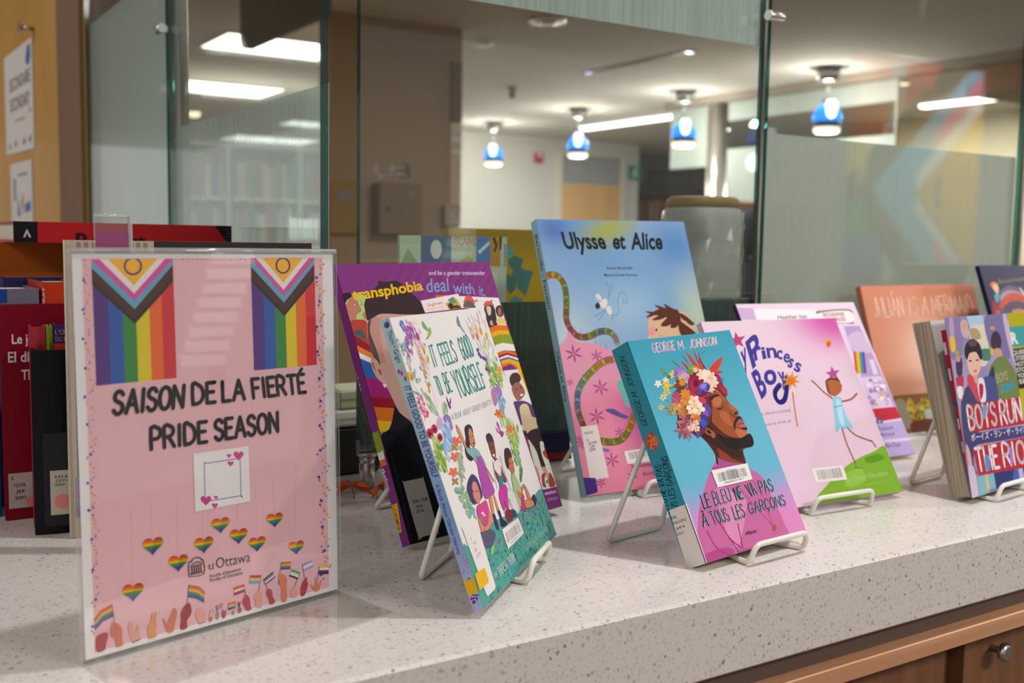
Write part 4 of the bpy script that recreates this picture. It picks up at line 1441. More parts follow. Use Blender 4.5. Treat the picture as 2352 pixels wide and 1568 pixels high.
e|#c98a1a|56 1910 28 1 0 -27
l|#6a7a6a|4|29 1888 72 1810 123 1741
f|#7f9a94|53 1778 58 -29 -19 -6
f|#8aa8a0|101 1758 16 -29 -17 -1
f|#d94a86|149 1586 3 -7 -15 0
f|#d94a86|40 1641 4 -11 -20 -1
f|#e07aa8|87 1625 1 -7 -22 -1
f|#e07aa8|76 1730 5 -11 -23 -1
f|#d94a86|39 1649 1 -7 -16 0
f|#d0506a|135 1738 9 -8 -20 -3
f|#e07aa8|113 1569 7 -7 -14 -2
f|#e8a0b0|115 1642 4 -10 -18 -1
f|#d94a86|117 1581 4 -12 -22 0
f|#e8a0b0|34 1616 5 -12 -14 -1
f|#e07aa8|60 1704 6 -9 -16 -2
f|#e8a0b0|61 1735 3 -8 -23 -1
f|#d0506a|88 1634 6 -8 -16 -1
f|#d0506a|28 1707 3 -13 -16 -1
f|#d94a86|133 1589 1 -10 -15 0
f|#d0506a|69 1631 4 -7 -15 -1
f|#e07aa8|48 1743 0 -13 -18 0
f|#d94a86|124 1573 2 -11 -16 -1
f|#e8a0b0|142 1623 11 -10 -22 -3
f|#d0506a|85 1621 10 -11 -15 -2
f|#e07aa8|34 1614 4 -11 -19 -1
f|#d94a86|109 1727 8 -10 -20 -2
f|#d94a86|32 1740 3 -7 -15 -1
f|#d0506a|120 1633 0 -13 -19 0
f|#e07aa8|58 1676 10 -9 -19 -3
f|#e07aa8|137 1692 6 -7 -21 -3
f|#d0506a|141 1607 8 -9 -13 -2
f|#d0506a|128 1725 11 -10 -14 -2
f|#e8a0b0|46 1556 4 -8 -14 0
f|#d0506a|34 1694 -1 -12 -15 0
f|#e07aa8|76 1613 7 -9 -20 -2
f|#e07aa8|51 1621 3 -12 -16 0
f|#e07aa8|128 1749 1 -13 -22 -1
f|#d0506a|64 1577 4 -12 -15 0
f|#d94a86|123 1711 10 -9 -18 -3
f|#e8a0b0|96 1660 7 -7 -18 -2
f|#d94a86|56 1667 5 -8 -16 -2
f|#d94a86|55 1687 2 -8 -16 -1
f|#e8a0b0|105 1588 4 -7 -23 -1
f|#d0506a|53 1720 6 -8 -14 -2
f|#e07aa8|140 1670 5 -7 -18 -2
f|#d0506a|56 1622 4 -7 -20 -1
f|#d94a86|60 1653 12 -10 -19 -3
f|#e07aa8|114 1608 1 -11 -16 0
f|#d0506a|151 1620 3 -11 -21 -1
f|#d94a86|30 1661 8 -10 -21 -3
f|#d0506a|158 1602 0 -11 -20 1
f|#d94a86|80 1622 10 -8 -17 -3
f|#e8a0b0|80 1588 0 -11 -16 0
f|#d0506a|51 1660 12 -12 -17 -2
f|#e8a0b0|140 1696 2 -8 -18 -1
f|#e07aa8|103 1607 5 -12 -14 0
f|#e8a0b0|59 1664 8 -7 -15 -2
f|#e07aa8|134 1727 11 -12 -14 -2
f|#e8a0b0|111 1723 5 -8 -19 -2
f|#e07aa8|85 1582 10 -12 -22 -3
f|#d94a86|140 1680 0 -10 -22 0
f|#e07aa8|126 1741 6 -12 -18 -1
f|#d94a86|140 1606 5 -10 -18 -1
f|#e07aa8|108 1685 8 -10 -19 -3
f|#d0506a|81 1587 0 -11 -18 0
f|#d94a86|65 1592 3 -11 -19 -1
f|#e8a0b0|112 1752 0 -9 -21 0
f|#d0506a|136 1669 7 -12 -16 -1
f|#e8a0b0|136 1717 2 -10 -16 -1
f|#e8a0b0|77 1616 11 -10 -20 -3
f|#d0506a|51 1711 1 -7 -18 0
f|#e8a0b0|107 1632 4 -11 -23 -2
f|#9fb89a|255 1618 9 -40 -21 -1
f|#9fb89a|306 1596 5 -42 -24 0
f|#8fae6a|318 1622 44 -49 -23 -3
f|#c8d8c0|283 1694 19 -35 -11 -1
f|#a9c0a0|303 1599 16 -37 -10 -1
f|#a9c0a0|276 1701 53 -50 -20 -3
f|#8fae6a|220 1733 -7 -39 -20 0
f|#a9c0a0|194 1751 39 -56 -11 -2
f|#9fb89a|256 1695 36 -50 -21 -2
f|#c8d8c0|298 1698 7 -34 -19 0
f|#c8d8c0|246 1601 35 -39 -16 -2
f|#a9c0a0|324 1637 30 -51 -22 -2
f|#c8d8c0|218 1765 51 -49 -20 -3
f|#9fb89a|256 1721 43 -51 -21 -2
f|#9fb89a|217 1631 13 -35 -12 0
f|#8fae6a|218 1637 23 -51 -16 -1
f|#8fae6a|223 1755 37 -49 -12 -1
f|#8fae6a|294 1615 40 -55 -12 -1
f|#8fae6a|268 1705 23 -32 -16 -2
f|#c8d8c0|303 1616 30 -41 -17 -1
f|#c8d8c0|285 1691 30 -31 -16 -2
f|#9fb89a|352 1571 3 -32 -15 0
f|#9fb89a|318 1576 45 -44 -20 -2
f|#b8d0b0|501 1606 -7 -17 -16 1
f|#8aa870|531 1564 -9 -22 -15 1
f|#b8d0b0|567 1571 -9 -26 -11 1
f|#9aba80|564 1609 -13 -29 -17 2
f|#9aba80|497 1582 -15 -20 -11 1
f|#9aba80|574 1595 -12 -18 -15 1
f|#8aa870|582 1629 4 -19 -11 0
f|#b8d0b0|509 1593 -14 -18 -11 2
f|#9aba80|540 1606 -14 -29 -14 1
f|#8aa870|496 1561 -29 -28 -13 2
f|#b8d0b0|560 1609 -17 -22 -11 1
f|#b8d0b0|558 1555 -3 -17 -17 1
f|#b8d0b0|522 1615 -29 -27 -15 2
f|#8aa870|561 1607 1 -29 -13 0
f|#9aba80|529 1567 -18 -24 -10 1
f|#b8d0b0|545 1559 -17 -19 -12 1
f|#8aa870|598 1604 3 -21 -13 0
f|#b8d0b0|509 1562 -13 -27 -16 2
f|#8aa870|577 1562 -20 -28 -18 2
f|#b8d0b0|562 1564 -7 -24 -13 1
s|#c9a4cc|273 1509 357 1536 408 1511 367 1459 298 1437 257 1468
s|#8a78b8|435 1518 530 1537 592 1503 590 1455 570 1399 491 1404 447 1469
l|#b49ad0|3|500 1402 462 1530
l|#b49ad0|3|500 1402 491 1522
l|#b49ad0|3|500 1402 520 1513
l|#b49ad0|3|500 1402 557 1512
l|#b49ad0|3|500 1402 594 1511
l|#b49ad0|3|500 1402 631 1511
f|#86b0d4|364 1429 8 -41 -33 0
f|#9cc0dc|483 1375 -24 -48 -35 3
f|#86b0d4|431 1374 2 -51 -35 1
f|#9cc0dc|412 1389 28 -48 -26 -1
f|#9cc0dc|357 1383 22 -39 -23 -1
f|#b4d0e4|459 1436 1 -46 -27 1
f|#86b0d4|393 1398 -13 -42 -34 3
f|#86b0d4|390 1381 -33 -47 -30 4
f|#b4d0e4|494 1450 -9 -42 -34 2
f|#b4d0e4|348 1420 -24 -49 -30 3
f|#b4d0e4|445 1402 -13 -44 -28 3
f|#86b0d4|386 1442 -13 -40 -29 2
f|#86b0d4|349 1390 -24 -46 -25 2
e|#b8284e|66 1448 61 -3 -4 -33
e|#5a1626|63 1445 25 -4 -10 -12
e|#b8284e|182 1465 55 -2 -4 -29
e|#5a1626|179 1462 23 -3 -9 -11
f|#e8b8a8|2346 2249 6 -43 -12 -1
f|#d8dcc0|1988 2107 -3 -44 -13 -1
f|#f0dcc8|2073 2180 -21 -40 -16 1
f|#e8d0c0|2290 2329 -21 -51 -19 0
f|#e8d0c0|2274 2268 0 -30 -12 0
f|#f0dcc8|2297 2105 -4 -39 -25 -1
f|#e8d0c0|1881 2193 13 -34 -18 -2
f|#d8dcc0|1945 2240 -17 -41 -11 0
f|#f0dcc8|2243 2108 18 -45 -14 -1
f|#d8dcc0|2071 2307 -21 -29 -22 0
f|#e8b8a8|2186 2336 16 -43 -21 -2
f|#e8d0c0|2263 2100 -22 -38 -11 0
f|#d8dcc0|2280 2107 2 -44 -13 -1
f|#dcc0d0|2155 2089 -28 -35 -21 1
f|#dcc0d0|1932 2139 21 -39 -14 -1
f|#f0dcc8|1904 2313 13 -39 -12 -1
f|#d8dcc0|2032 2139 2 -37 -24 -1
f|#f0dcc8|1908 2201 9 -37 -13 -1
f|#e8d0c0|1995 2326 7 -33 -17 -1
f|#f0dcc8|2173 2255 -3 -37 -23 -1
f|#e8b8a8|1833 2163 -21 -33 -18 0
f|#dcc0d0|2014 2239 -11 -28 -20 0
f|#dcc0d0|1810 2183 11 -41 -16 -1
f|#f0dcc8|2103 2298 19 -38 -16 -2
f|#e8d0c0|1875 2137 3 -40 -21 -1
f|#e8d0c0|1947 2217 -22 -34 -17 0
f|#dcc0d0|2146 2231 -4 -31 -20 -1
f|#e8b8a8|2264 2371 -6 -26 -23 -1
f|#dcc0d0|1821 2143 -13 -46 -12 -1
f|#e8d0c0|1802 2280 12 -42 -12 -1
f|#e8d0c0|1915 2235 -27 -44 -20 0
f|#e8d0c0|2321 2211 -25 -46 -13 0
f|#e8b8a8|1822 2220 -11 -35 -19 0
f|#dcc0d0|1884 2302 14 -24 -11 -2
f|#f0dcc8|1820 2178 13 -25 -12 -1
f|#f0dcc8|2133 2178 3 -34 -25 -1
f|#f0dcc8|2003 2282 -10 -37 -11 0
f|#f0dcc8|2290 2329 -12 -47 -20 -1
f|#e8d0c0|2042 2193 -27 -46 -18 0
f|#e8d0c0|1806 2231 6 -39 -14 0
f|#d8dcc0|2321 2115 -12 -39 -18 0
f|#d8dcc0|1888 2189 -1 -45 -21 0
f|#e8b8a8|1815 2161 7 -42 -13 -1
f|#e8b8a8|2156 2271 -9 -52 -24 -1
f|#e0b828|2016 2203 -8 -45 -39 -1
f|#d99a2a|2124 2171 -8 -46 -40 -1
f|#e0a428|2253 2119 -8 -46 -40 -1
f|#d9704a|1961 2129 -8 -44 -39 0
f|#d97a3a|2165 2073 -8 -46 -40 -1
f|#e08a5a|1833 2213 -4 -24 -37 -1
f|#dc7a5a|1847 2137 -4 -24 -38 -1
f|#b8ccb0|2044 1995 -14 -56 -13 0
f|#b8ccb0|2165 2070 14 -37 -19 -1
f|#e0d8a8|2163 2033 -43 -55 -20 1
f|#c8d8c0|2125 1882 -4 -32 -19 0
f|#e0d8a8|2272 1904 -7 -49 -11 0
f|#c8d8c0|1972 2005 -27 -45 -15 1
f|#e0d8a8|2256 2048 1 -47 -12 0
f|#b8ccb0|2212 2015 -24 -36 -15 1
f|#e0d8a8|2257 1785 -12 -51 -19 0
f|#b8ccb0|2046 1943 2 -39 -20 0
f|#d8dcb8|2002 1937 -9 -51 -14 0
f|#d8dcb8|2248 1866 -22 -38 -20 1
f|#e0d8a8|2031 1972 -23 -41 -12 1
f|#e0d8a8|2299 2060 31 -45 -20 -2
f|#d8dcb8|2063 1901 -22 -54 -17 1
f|#b8ccb0|2173 1863 -26 -37 -12 1
f|#b8ccb0|2118 1894 19 -35 -11 -1
f|#c8d8c0|2328 1980 -27 -47 -17 1
f|#e0d8a8|2086 2051 -20 -51 -18 0
f|#d8dcb8|2017 1983 -16 -54 -12 0
f|#d8dcb8|2140 1976 2 -54 -20 -1
f|#c8d8c0|2283 1909 -6 -45 -19 0
f|#b8ccb0|2028 1907 -29 -38 -12 0
f|#b8ccb0|2115 2007 12 -39 -16 -1
f|#c8d8c0|1912 2040 11 -54 -15 0
f|#b8ccb0|2212 1822 20 -42 -21 -1
f|#d8dcb8|2285 1878 13 -39 -17 -1
f|#c8d8c0|2321 1998 27 -40 -14 -1
f|#d8dcb8|2129 1918 -32 -46 -17 1
f|#c8d8c0|2296 1871 24 -36 -21 -2
f|#c8d8c0|2063 1891 -14 -42 -14 1
f|#d8dcb8|2128 2030 25 -56 -20 -2
f|#b8ccb0|1983 2051 -36 -47 -14 0
f|#e0d8a8|1955 1972 11 -30 -18 -1
e|#6a4a98|1853 2001 38 2 3 -20
e|#6a4a98|1850 1960 38 1 3 -21
e|#6a4a98|1875 1932 38 1 2 -21
e|#6a4a98|1944 1910 39 1 2 -21
e|#6a4a98|1993 1893 39 1 3 -22
e|#6a4a98|2006 1853 39 1 3 -21
e|#6a4a98|1926 1801 38 1 2 -21
e|#6a4a98|1971 1780 39 0 2 -21
f|#8aae4a|2017 1771 -97 -40 -33 7
f|#a0b848|2169 1698 58 -30 -25 -5
f|#98b86a|2304 1772 46 -25 -22 -4
f|#a0b848|2142 1661 59 -27 -28 -6
f|#8aae4a|2136 1747 73 -38 -23 -4
f|#6f9a50|2324 1872 6 -31 -24 -1
f|#8aae4a|2108 1778 -40 -27 -32 5
f|#8aae4a|2115 1737 78 -33 -21 -4
f|#8aae4a|1998 1778 -33 -31 -21 2
f|#b8c870|1932 1677 28 -29 -23 -3
f|#98b86a|2019 1641 71 -29 -19 -5
f|#a0b848|1942 1660 48 -44 -35 -3
f|#98b86a|2024 1842 3 -44 -36 -1
f|#b8c870|1984 1700 38 -28 -28 -4
f|#b8c870|2101 1688 -2 -26 -30 0
f|#a0b848|2068 1771 41 -28 -32 -5
f|#b8c870|2075 1692 50 -20 -18 -4
f|#8aae4a|2046 1794 41 -31 -33 -4
f|#98b86a|1922 1643 -78 -37 -23 5
f|#a0b848|2258 1744 -16 -26 -31 1
f|#8aae4a|1999 1811 86 -37 -30 -8
f|#a0b848|2267 1806 33 -39 -36 -3
f|#6f9a50|2219 1772 43 -25 -27 -5
f|#b8c870|1987 1729 75 -41 -30 -5
f|#8aae4a|2268 1678 63 -44 -22 -3
f|#8aae4a|1951 1653 43 -46 -40 -3
f|#98b86a|2280 1658 -43 -33 -40 5
f|#6f9a50|2264 1728 33 -38 -31 -3
f|#98b86a|2084 1736 -31 -51 -34 2
f|#b8c870|2057 1850 -1 -43 -25 -1
f|#b8c870|2015 1675 55 -43 -30 -4
f|#b8c870|2300 1733 -54 -36 -26 4
f|#6f9a50|1991 1794 14 -43 -25 -1
f|#6f9a50|2100 1785 -15 -25 -28 2
f|#b8c870|2233 1607 -22 -41 -36 3
f|#8aae4a|2226 1796 13 -33 -31 -1
f|#6f9a50|2143 1638 39 -45 -26 -2
f|#a0b848|1943 1672 41 -35 -26 -3
f|#6f9a50|2108 1685 18 -47 -40 -1
f|#a0b848|2123 1784 86 -35 -24 -6
f|#8aae4a|2221 1803 21 -47 -41 -2
f|#6f9a50|1981 1676 41 -36 -22 -3
f|#6f9a50|2091 1614 76 -46 -27 -3
f|#8aae4a|2229 1674 -32 -44 -29 2
e|#e0a83a|2328 1710 44 -5 -9 -9
e|#e0a83a|2279 1699 0 -14 -29 0
e|#e0a83a|2230 1710 -43 -4 -8 8
e|#e0a83a|2249 1727 -27 12 23 5
e|#e0a83a|2309 1727 27 12 23 -5
e|#c9762a|2279 1715 17 -2 -6 -6
e|#e0a83a|2366 1759 45 -5 -9 -9
e|#e0a83a|2317 1748 0 -14 -29 0
e|#e0a83a|2268 1759 -44 -5 -9 8
e|#e0a83a|2287 1776 -28 11 23 5
e|#e0a83a|2347 1776 28 12 24 -5
e|#c9762a|2317 1763 18 -1 -6 -5
e|#e0a83a|2349 1743 45 -5 -9 -9
e|#e0a83a|2300 1732 0 -14 -29 0
e|#e0a83a|2251 1743 -44 -5 -9 8
e|#e0a83a|2270 1760 -27 11 23 5
e|#e0a83a|2330 1760 28 12 23 -5
e|#c9762a|2300 1748 17 -2 -6 -6
s|#b87ab0|1846 1582 1950 1616 2019 1595 1941 1477 1829 1437 1808 1494
s|#9a7ab8|1999 1598 2087 1615 2158 1562 2134 1513 2039 1491 2000 1546
f|#8fb4d8|2077 1451 30 -36 -37 -2
f|#8fb4d8|1954 1389 9 -31 -37 0
f|#7aa4cc|2032 1480 36 -34 -40 -3
f|#7aa4cc|2042 1447 20 -32 -35 -1
f|#7aa4cc|2140 1457 25 -32 -43 -3
f|#8fb4d8|2051 1423 24 -35 -37 -1
f|#7aa4cc|2001 1376 24 -42 -29 -1
f|#a8c8e0|1976 1397 22 -40 -37 -1
f|#7aa4cc|2121 1461 -12 -39 -42 2
f|#8fb4d8|2108 1426 -10 -37 -30 2
f|#7aa4cc|2006 1487 3 -35 -33 0
f|#8fb4d8|1981 1334 29 -29 -35 -2
f|#8fb4d8|1990 1407 26 -40 -33 -1
f|#7aa4cc|2035 1394 2 -39 -39 1
f|#a8c8e0|2094 1418 5 -37 -30 1
f|#8fb4d8|1984 1466 22 -41 -34 -1
f|#a8c8e0|1965 1393 27 -35 -33 -1
e|#e06a3a|1909 1347 50 -14 -24 -9
e|#e06a3a|1830 1342 -21 -17 -36 6
e|#e06a3a|1785 1365 -62 3 1 13
e|#e06a3a|1835 1384 -17 20 38 2
e|#e06a3a|1912 1373 53 9 22 -12
e|#d94a2a|1854 1362 24 -3 -8 -7
e|#c9a23a|1971 1312 54 -7 -11 -10
e|#c9a23a|1893 1303 -18 -16 -33 4
e|#c9a23a|1853 1329 -52 7 11 10
e|#c9a23a|1931 1338 17 16 33 -4
e|#a8761a|1912 1321 21 -4 -7 -7
f|#a8c068|1946 1140 -30 -53 -25 3
f|#b4cfc0|1849 1265 -8 -51 -33 2
f|#a8c068|2014 1244 10 -33 -20 0
f|#d8dca8|2148 1149 -41 -51 -33 4
f|#8db050|1970 1174 10 -54 -18 0
f|#d8dca8|1949 1253 -37 -51 -39 5
f|#b4cfc0|2106 1099 2 -49 -36 2
f|#c8d498|2048 1058 -17 -49 -18 2
f|#d8dca8|1927 1093 -37 -49 -22 3
f|#d8dca8|1958 1110 8 -32 -31 1
f|#8db050|1931 1116 14 -47 -38 1
f|#c8d498|2179 1183 -29 -32 -25 3
f|#c8d498|1900 1146 7 -36 -22 0
f|#a8c068|2185 1043 -39 -58 -27 3
f|#c8d498|1997 1079 25 -54 -21 1
f|#d8dca8|2188 1129 1 -50 -40 2
f|#8db050|2049 1196 15 -57 -41 1
f|#d8dca8|1996 1073 0 -38 -34 3
f|#b4cfc0|1921 1254 -6 -44 -24 1
f|#b4cfc0|2092 1096 -7 -43 -20 2
f|#a8c068|2183 1036 -39 -43 -20 3
f|#a8c068|2030 1169 -14 -50 -22 2
f|#b4cfc0|2180 1201 1 -51 -29 2
f|#8db050|2055 1232 8 -56 -39 2
f|#d8dca8|2137 1239 21 -50 -33 0
f|#c8d498|2133 1202 -37 -52 -34 4
f|#8db050|2028 1131 -2 -37 -19 1
f|#a8c068|2025 1253 9 -51 -27 1
f|#a8c068|1925 1140 11 -36 -31 1
f|#c8d498|2090 1163 9 -32 -41 1
f|#d8dca8|1910 1133 -23 -31 -25 3
f|#d8dca8|2209 1106 -16 -37 -32 3
f|#c8d498|1994 1182 8 -61 -20 0
f|#c8d498|1980 1109 -26 -30 -30 4
f|#b4cfc0|1910 1258 -6 -38 -17 1
f|#8db050|1938 1232 -28 -35 -21 3
f|#c8d498|2025 1113 -3 -34 -35 2
f|#a8c068|2012 1285 -22 -36 -17 1
f|#8db050|2035 1070 -13 -37 -26 2
f|#8db050|2150 1089 -29 -47 -30 3
f|#8db050|1988 1104 10 -38 -17 0
f|#d8dca8|2195 1041 -22 -45 -19 2
f|#c8d498|2179 1161 -12 -31 -33 2
f|#a8c068|2159 1155 -22 -57 -27 2
f|#8fb43a|2276 1147 -21 -44 -41 4
f|#8fb43a|2151 1109 30 -46 -35 0
e|#e0763a|2100 1164 63 -9 -13 -11
e|#e0763a|2030 1152 0 -20 -41 3
e|#e0763a|1962 1172 -62 -3 -13 12
e|#e0763a|1988 1195 -38 19 33 6
e|#e0763a|2073 1191 39 15 33 -9
e|#c85a22|2030 1175 25 -4 -8 -7
e|#d9963a|2095 1099 42 -7 -8 -7
e|#d9963a|2035 1093 -13 -12 -25 4
e|#d9963a|2005 1113 -41 7 8 8
e|#d9963a|2064 1119 14 12 26 -4
f|#b8cf90|2103 1000 13 -31 -33 1
f|#a0c060|1983 975 8 -24 -24 1
f|#8ab0d0|1931 1060 -20 -23 -30 5
f|#8fb84a|1901 908 -26 -32 -26 4
f|#a0c060|2008 823 -6 -26 -31 3
f|#8ab0d0|1914 953 7 -28 -29 1
f|#6fa03a|2062 925 -22 -23 -32 5
f|#8ab0d0|1934 870 -18 -31 -31 4
f|#6fa03a|1906 845 0 -27 -34 3
f|#b8cf90|1919 951 -19 -20 -26 4
f|#8fb84a|1942 1065 -20 -19 -28 4
f|#8fb84a|1937 921 -5 -21 -35 3
f|#b8cf90|1942 840 7 -27 -35 2
f|#8fb84a|1900 965 -16 -31 -30 4
f|#b8cf90|1917 1008 -1 -27 -31 2
f|#8fb84a|2038 863 -1 -29 -33 3
f|#b8cf90|1924 1046 -10 -20 -33 4
f|#b8cf90|2040 970 10 -26 -32 1
f|#a0c060|1985 974 8 -25 -32 1
f|#6fa03a|2023 899 -22 -23 -27 4
f|#6fa03a|1957 989 0 -26 -37 3
f|#b8cf90|1984 756 -28 -31 -26 4
f|#a0c060|2028 997 -13 -29 -35 4
f|#6fa03a|1890 884 -25 -23 -31 5
f|#8fb84a|1989 1016 4 -25 -35 2
f|#b8cf90|1994 904 -22 -18 -25 4
f|#8ab0d0|1964 953 -32 -26 -29 6
f|#b8cf90|1929 906 -29 -25 -25 4
f|#a0c060|2002 794 2 -27 -36 3
f|#6fa03a|1983 840 1 -33 -36 3
f|#8ab0d0|2024 906 -28 -26 -37 7
f|#6fa03a|1922 942 -10 -22 -25 3
f|#8fb84a|1940 988 -11 -27 -24 3
f|#8ab0d0|1998 781 -5 -24 -27 3
f|#b8cf90|1901 981 -15 -26 -29 3
f|#6fa03a|2080 1022 -14 -26 -27 3
f|#a0c060|1977 949 2 -22 -30 2
f|#8fb84a|1902 948 -29 -30 -24 4
f|#b8cf90|1890 923 6 -29 -34 2
f|#b8cf90|2007 984 -24 -19 -23 5
f|#8ab0d0|1996 850 -24 -26 -35 6
f|#a0c060|2005 966 -2 -26 -24 2
f|#8ab0d0|1950 782 -23 -28 -36 6
f|#a0c060|1970 939 -13 -24 -24 3
f|#6fa03a|2061 973 -14 -22 -26 4
f|#b8cf90|1936 990 -23 -25 -22 4
f|#b8cf90|2091 1031 9 -22 -30 1
f|#8fb84a|1981 949 -21 -24 -35 6
f|#8ab0d0|2019 989 11 -30 -29 1
f|#8fb84a|2114 1044 4 -30 -39 2
f|#8fb84a|1990 1060 -30 -31 -35 5
f|#8ab0d0|1974 927 -16 -31 -32 4
f|#8ab0d0|1903 992 -9 -26 -37 3
f|#8fb84a|2023 1029 -19 -25 -24 3
f|#8fb84a|2008 868 -24 -29 -29 5
f|#a0c060|2060 954 1 -34 -33 2
f|#6fa03a|1988 785 8 -27 -30 1
f|#5a9a3a|1920 720 -48 -22 -21 6
f|#5a9a3a|1881 695 -38 -26 -27 6
f|#4a8a34|1970 759 -9 -30 -30 3
f|#5a9a3a|1890 717 -10 -29 -29 4
f|#5a9a3a|2000 765 -31 -34 -21 4
f|#4a8a34|1882 714 -49 -26 -19 5
f|#4a8a34|1994 759 -26 -30 -23 4
f|#4a8a34|1984 753 -26 -36 -19 3
f|#5a9a3a|1873 693 -55 -28 -16 4
f|#4a8a34|1907 708 -13 -29 -20 3
f|#5a9a3a|1887 714 -51 -29 -22 5
f|#5a9a3a|1884 701 -40 -21 -26 7
f|#4a8a34|1958 776 -37 -21 -25 6
f|#4a8a34|1894 701 -20 -37 -20 3
f|#5a9a3a|1950 737 -25 -36 -25 4
f|#5a9a3a|1901 728 -16 -32 -23 3
f|#5a9a3a|1993 767 -6 -28 -22 3
e|#b8284e|55 1439 65 -4 -5 -40
e|#4a1424|53 1436 30 -5 -15 -17
e|#b8284e|178 1460 64 -3 -5 -38
e|#4a1424|176 1457 29 -4 -15 -16
e|#b8284e|235 1379 57 -3 -5 -34
e|#4a1424|232 1377 26 -5 -12 -15
f|#b4cc78|75 1210 6 -50 -27 1
f|#a0c04a|64 1295 -19 -31 -17 3
f|#8fae3a|43 1236 33 -32 -22 -3
f|#8fae3a|187 1211 18 -30 -22 0
f|#b4cc78|153 1197 36 -43 -29 -2
f|#6f9a3c|123 1310 6 -37 -18 0
f|#b4cc78|143 1332 35 -36 -27 -2
f|#b4cc78|95 1371 28 -51 -21 -1
f|#a0c04a|58 1272 46 -41 -18 -2
f|#6f9a3c|155 1165 -12 -38 -18 2
f|#a0c04a|124 1150 19 -38 -26 0
f|#b4cc78|118 1267 34 -45 -27 -1
f|#8fae3a|83 1267 43 -39 -33 -4
f|#6f9a3c|152 1170 8 -53 -34 1
f|#a0c04a|8 1165 42 -46 -27 -2
f|#6f9a3c|102 1139 -7 -38 -24 2
f|#b4cc78|146 1139 38 -39 -17 -2
f|#b4cc78|120 1238 -18 -47 -34 4
f|#a0c04a|124 1225 -5 -53 -28 2
f|#6f9a3c|134 1318 58 -53 -28 -3
f|#8fae3a|124 1255 23 -50 -17 0
f|#b4cc78|76 1338 -4 -49 -25 1
f|#8fae3a|172 1363 32 -33 -19 -2
f|#6f9a3c|64 1265 16 -39 -18 0
f|#8fae3a|146 1347 -23 -40 -17 2
f|#b4cc78|167 1305 4 -55 -22 1
f|#6f9a3c|47 1211 -23 -45 -18 3
f|#8fae3a|151 1185 -13 -34 -35 4
f|#8fae3a|118 1225 -12 -43 -24 2
f|#b4cc78|136 1377 22 -49 -31 0
f|#6f9a3c|63 1222 -5 -35 -28 2
f|#b4cc78|134 1292 -6 -31 -34 3
f|#b4cc78|159 1228 0 -46 -30 1
f|#a0c04a|101 1226 -26 -39 -16 3
f|#8fae3a|80 1275 -20 -45 -22 2
f|#a0c04a|44 1213 26 -36 -25 -1
f|#b4cc78|144 1128 13 -39 -18 0
f|#a0c04a|156 1231 12 -40 -21 1
f|#6f9a3c|97 1148 19 -37 -26 -1
f|#6f9a3c|145 1140 -46 -42 -28 6
f|#8fae3a|85 1228 -22 -33 -20 3
f|#6f9a3c|199 1303 14 -31 -33 -1
f|#6f9a3c|14 1187 -10 -32 -23 2
f|#b4cc78|97 1262 5 -36 -27 1
f|#8ab4dc|314 1310 -27 -44 -38 5
f|#a8cae8|372 1312 39 -59 -30 -2
f|#6f9fd0|440 1367 -22 -57 -28 3
f|#7aa0d8|300 1310 -13 -45 -33 3
f|#7aa0d8|281 1289 56 -48 -30 -4
f|#a8cae8|382 1419 1 -41 -30 1
f|#8ab4dc|258 1248 20 -50 -28 0
f|#a8cae8|307 1295 23 -49 -39 0
f|#a8cae8|272 1198 5 -39 -33 2
f|#8ab4dc|297 1320 -52 -47 -31 6
f|#a8cae8|270 1253 -33 -56 -28 4
f|#8ab4dc|433 1345 56 -46 -35 -4
f|#7aa0d8|466 1320 29 -50 -38 -2
f|#7aa0d8|441 1427 20 -43 -31 -1
f|#8ab4dc|423 1384 -23 -59 -29 2
f|#8ab4dc|382 1272 -46 -45 -32 6
f|#8ab4dc|431 1364 1 -48 -36 1
e|#e0764a|621 1278 50 -14 -20 -10
e|#e0764a|549 1272 -15 -20 -35 5
e|#e0764a|502 1295 -58 2 -2 13
e|#e0764a|543 1316 -21 21 34 4
e|#e0764a|617 1306 46 11 23 -11
e|#d95a2a|566 1294 22 -4 -7 -8
e|#e0764a|468 1167 49 -14 -19 -10
e|#e0764a|400 1162 -15 -19 -34 5
e|#e0764a|354 1185 -56 3 -2 13
e|#e0764a|393 1205 -20 21 33 3
e|#e0764a|465 1194 44 11 22 -11
e|#d95a2a|416 1183 21 -4 -7 -8
e|#e0764a|331 1058 47 -15 -19 -10
e|#e0764a|264 1053 -14 -18 -33 6
e|#e0764a|220 1077 -54 3 -2 13
e|#e0764a|258 1096 -20 21 32 3
e|#e0764a|327 1085 44 10 22 -12
e|#d95a2a|280 1074 21 -4 -7 -8
e|#a8863a|498 1236 25 -16 -25 -5
e|#a8863a|426 1246 -39 -7 -15 9
e|#a8863a|443 1271 -25 15 24 4
e|#a8863a|514 1261 41 7 16 -10
e|#a8863a|282 982 24 -16 -23 -3
e|#a8863a|214 994 -37 -6 -14 10
e|#a8863a|230 1018 -24 16 23 4
e|#a8863a|298 1007 39 5 15 -10
f|#9fb89a|480 1120 22 -47 -10 0
f|#c8b890|509 1049 -18 -28 -12 1
f|#b8c4a8|458 1137 0 -39 -17 1
f|#b8c4a8|441 1003 -13 -35 -9 1
f|#8fae8a|412 1031 -23 -44 -9 2
f|#9fb89a|533 1173 6 -30 -16 0
f|#9fb89a|391 1012 33 -53 -10 0
f|#b8c4a8|514 1161 15 -28 -10 0
f|#9fb89a|426 999 -14 -44 -11 2
f|#8fae8a|456 1094 10 -47 -10 0
f|#b8c4a8|474 1011 23 -47 -12 0
f|#9fb89a|558 1146 -11 -50 -14 1
f|#8fae8a|509 1104 4 -42 -10 0
f|#c8b890|502 1125 13 -41 -10 0
f|#8fae8a|456 1077 3 -27 -15 0
f|#c8b890|475 1079 13 -28 -13 0
f|#8fae8a|412 1053 -24 -41 -16 2
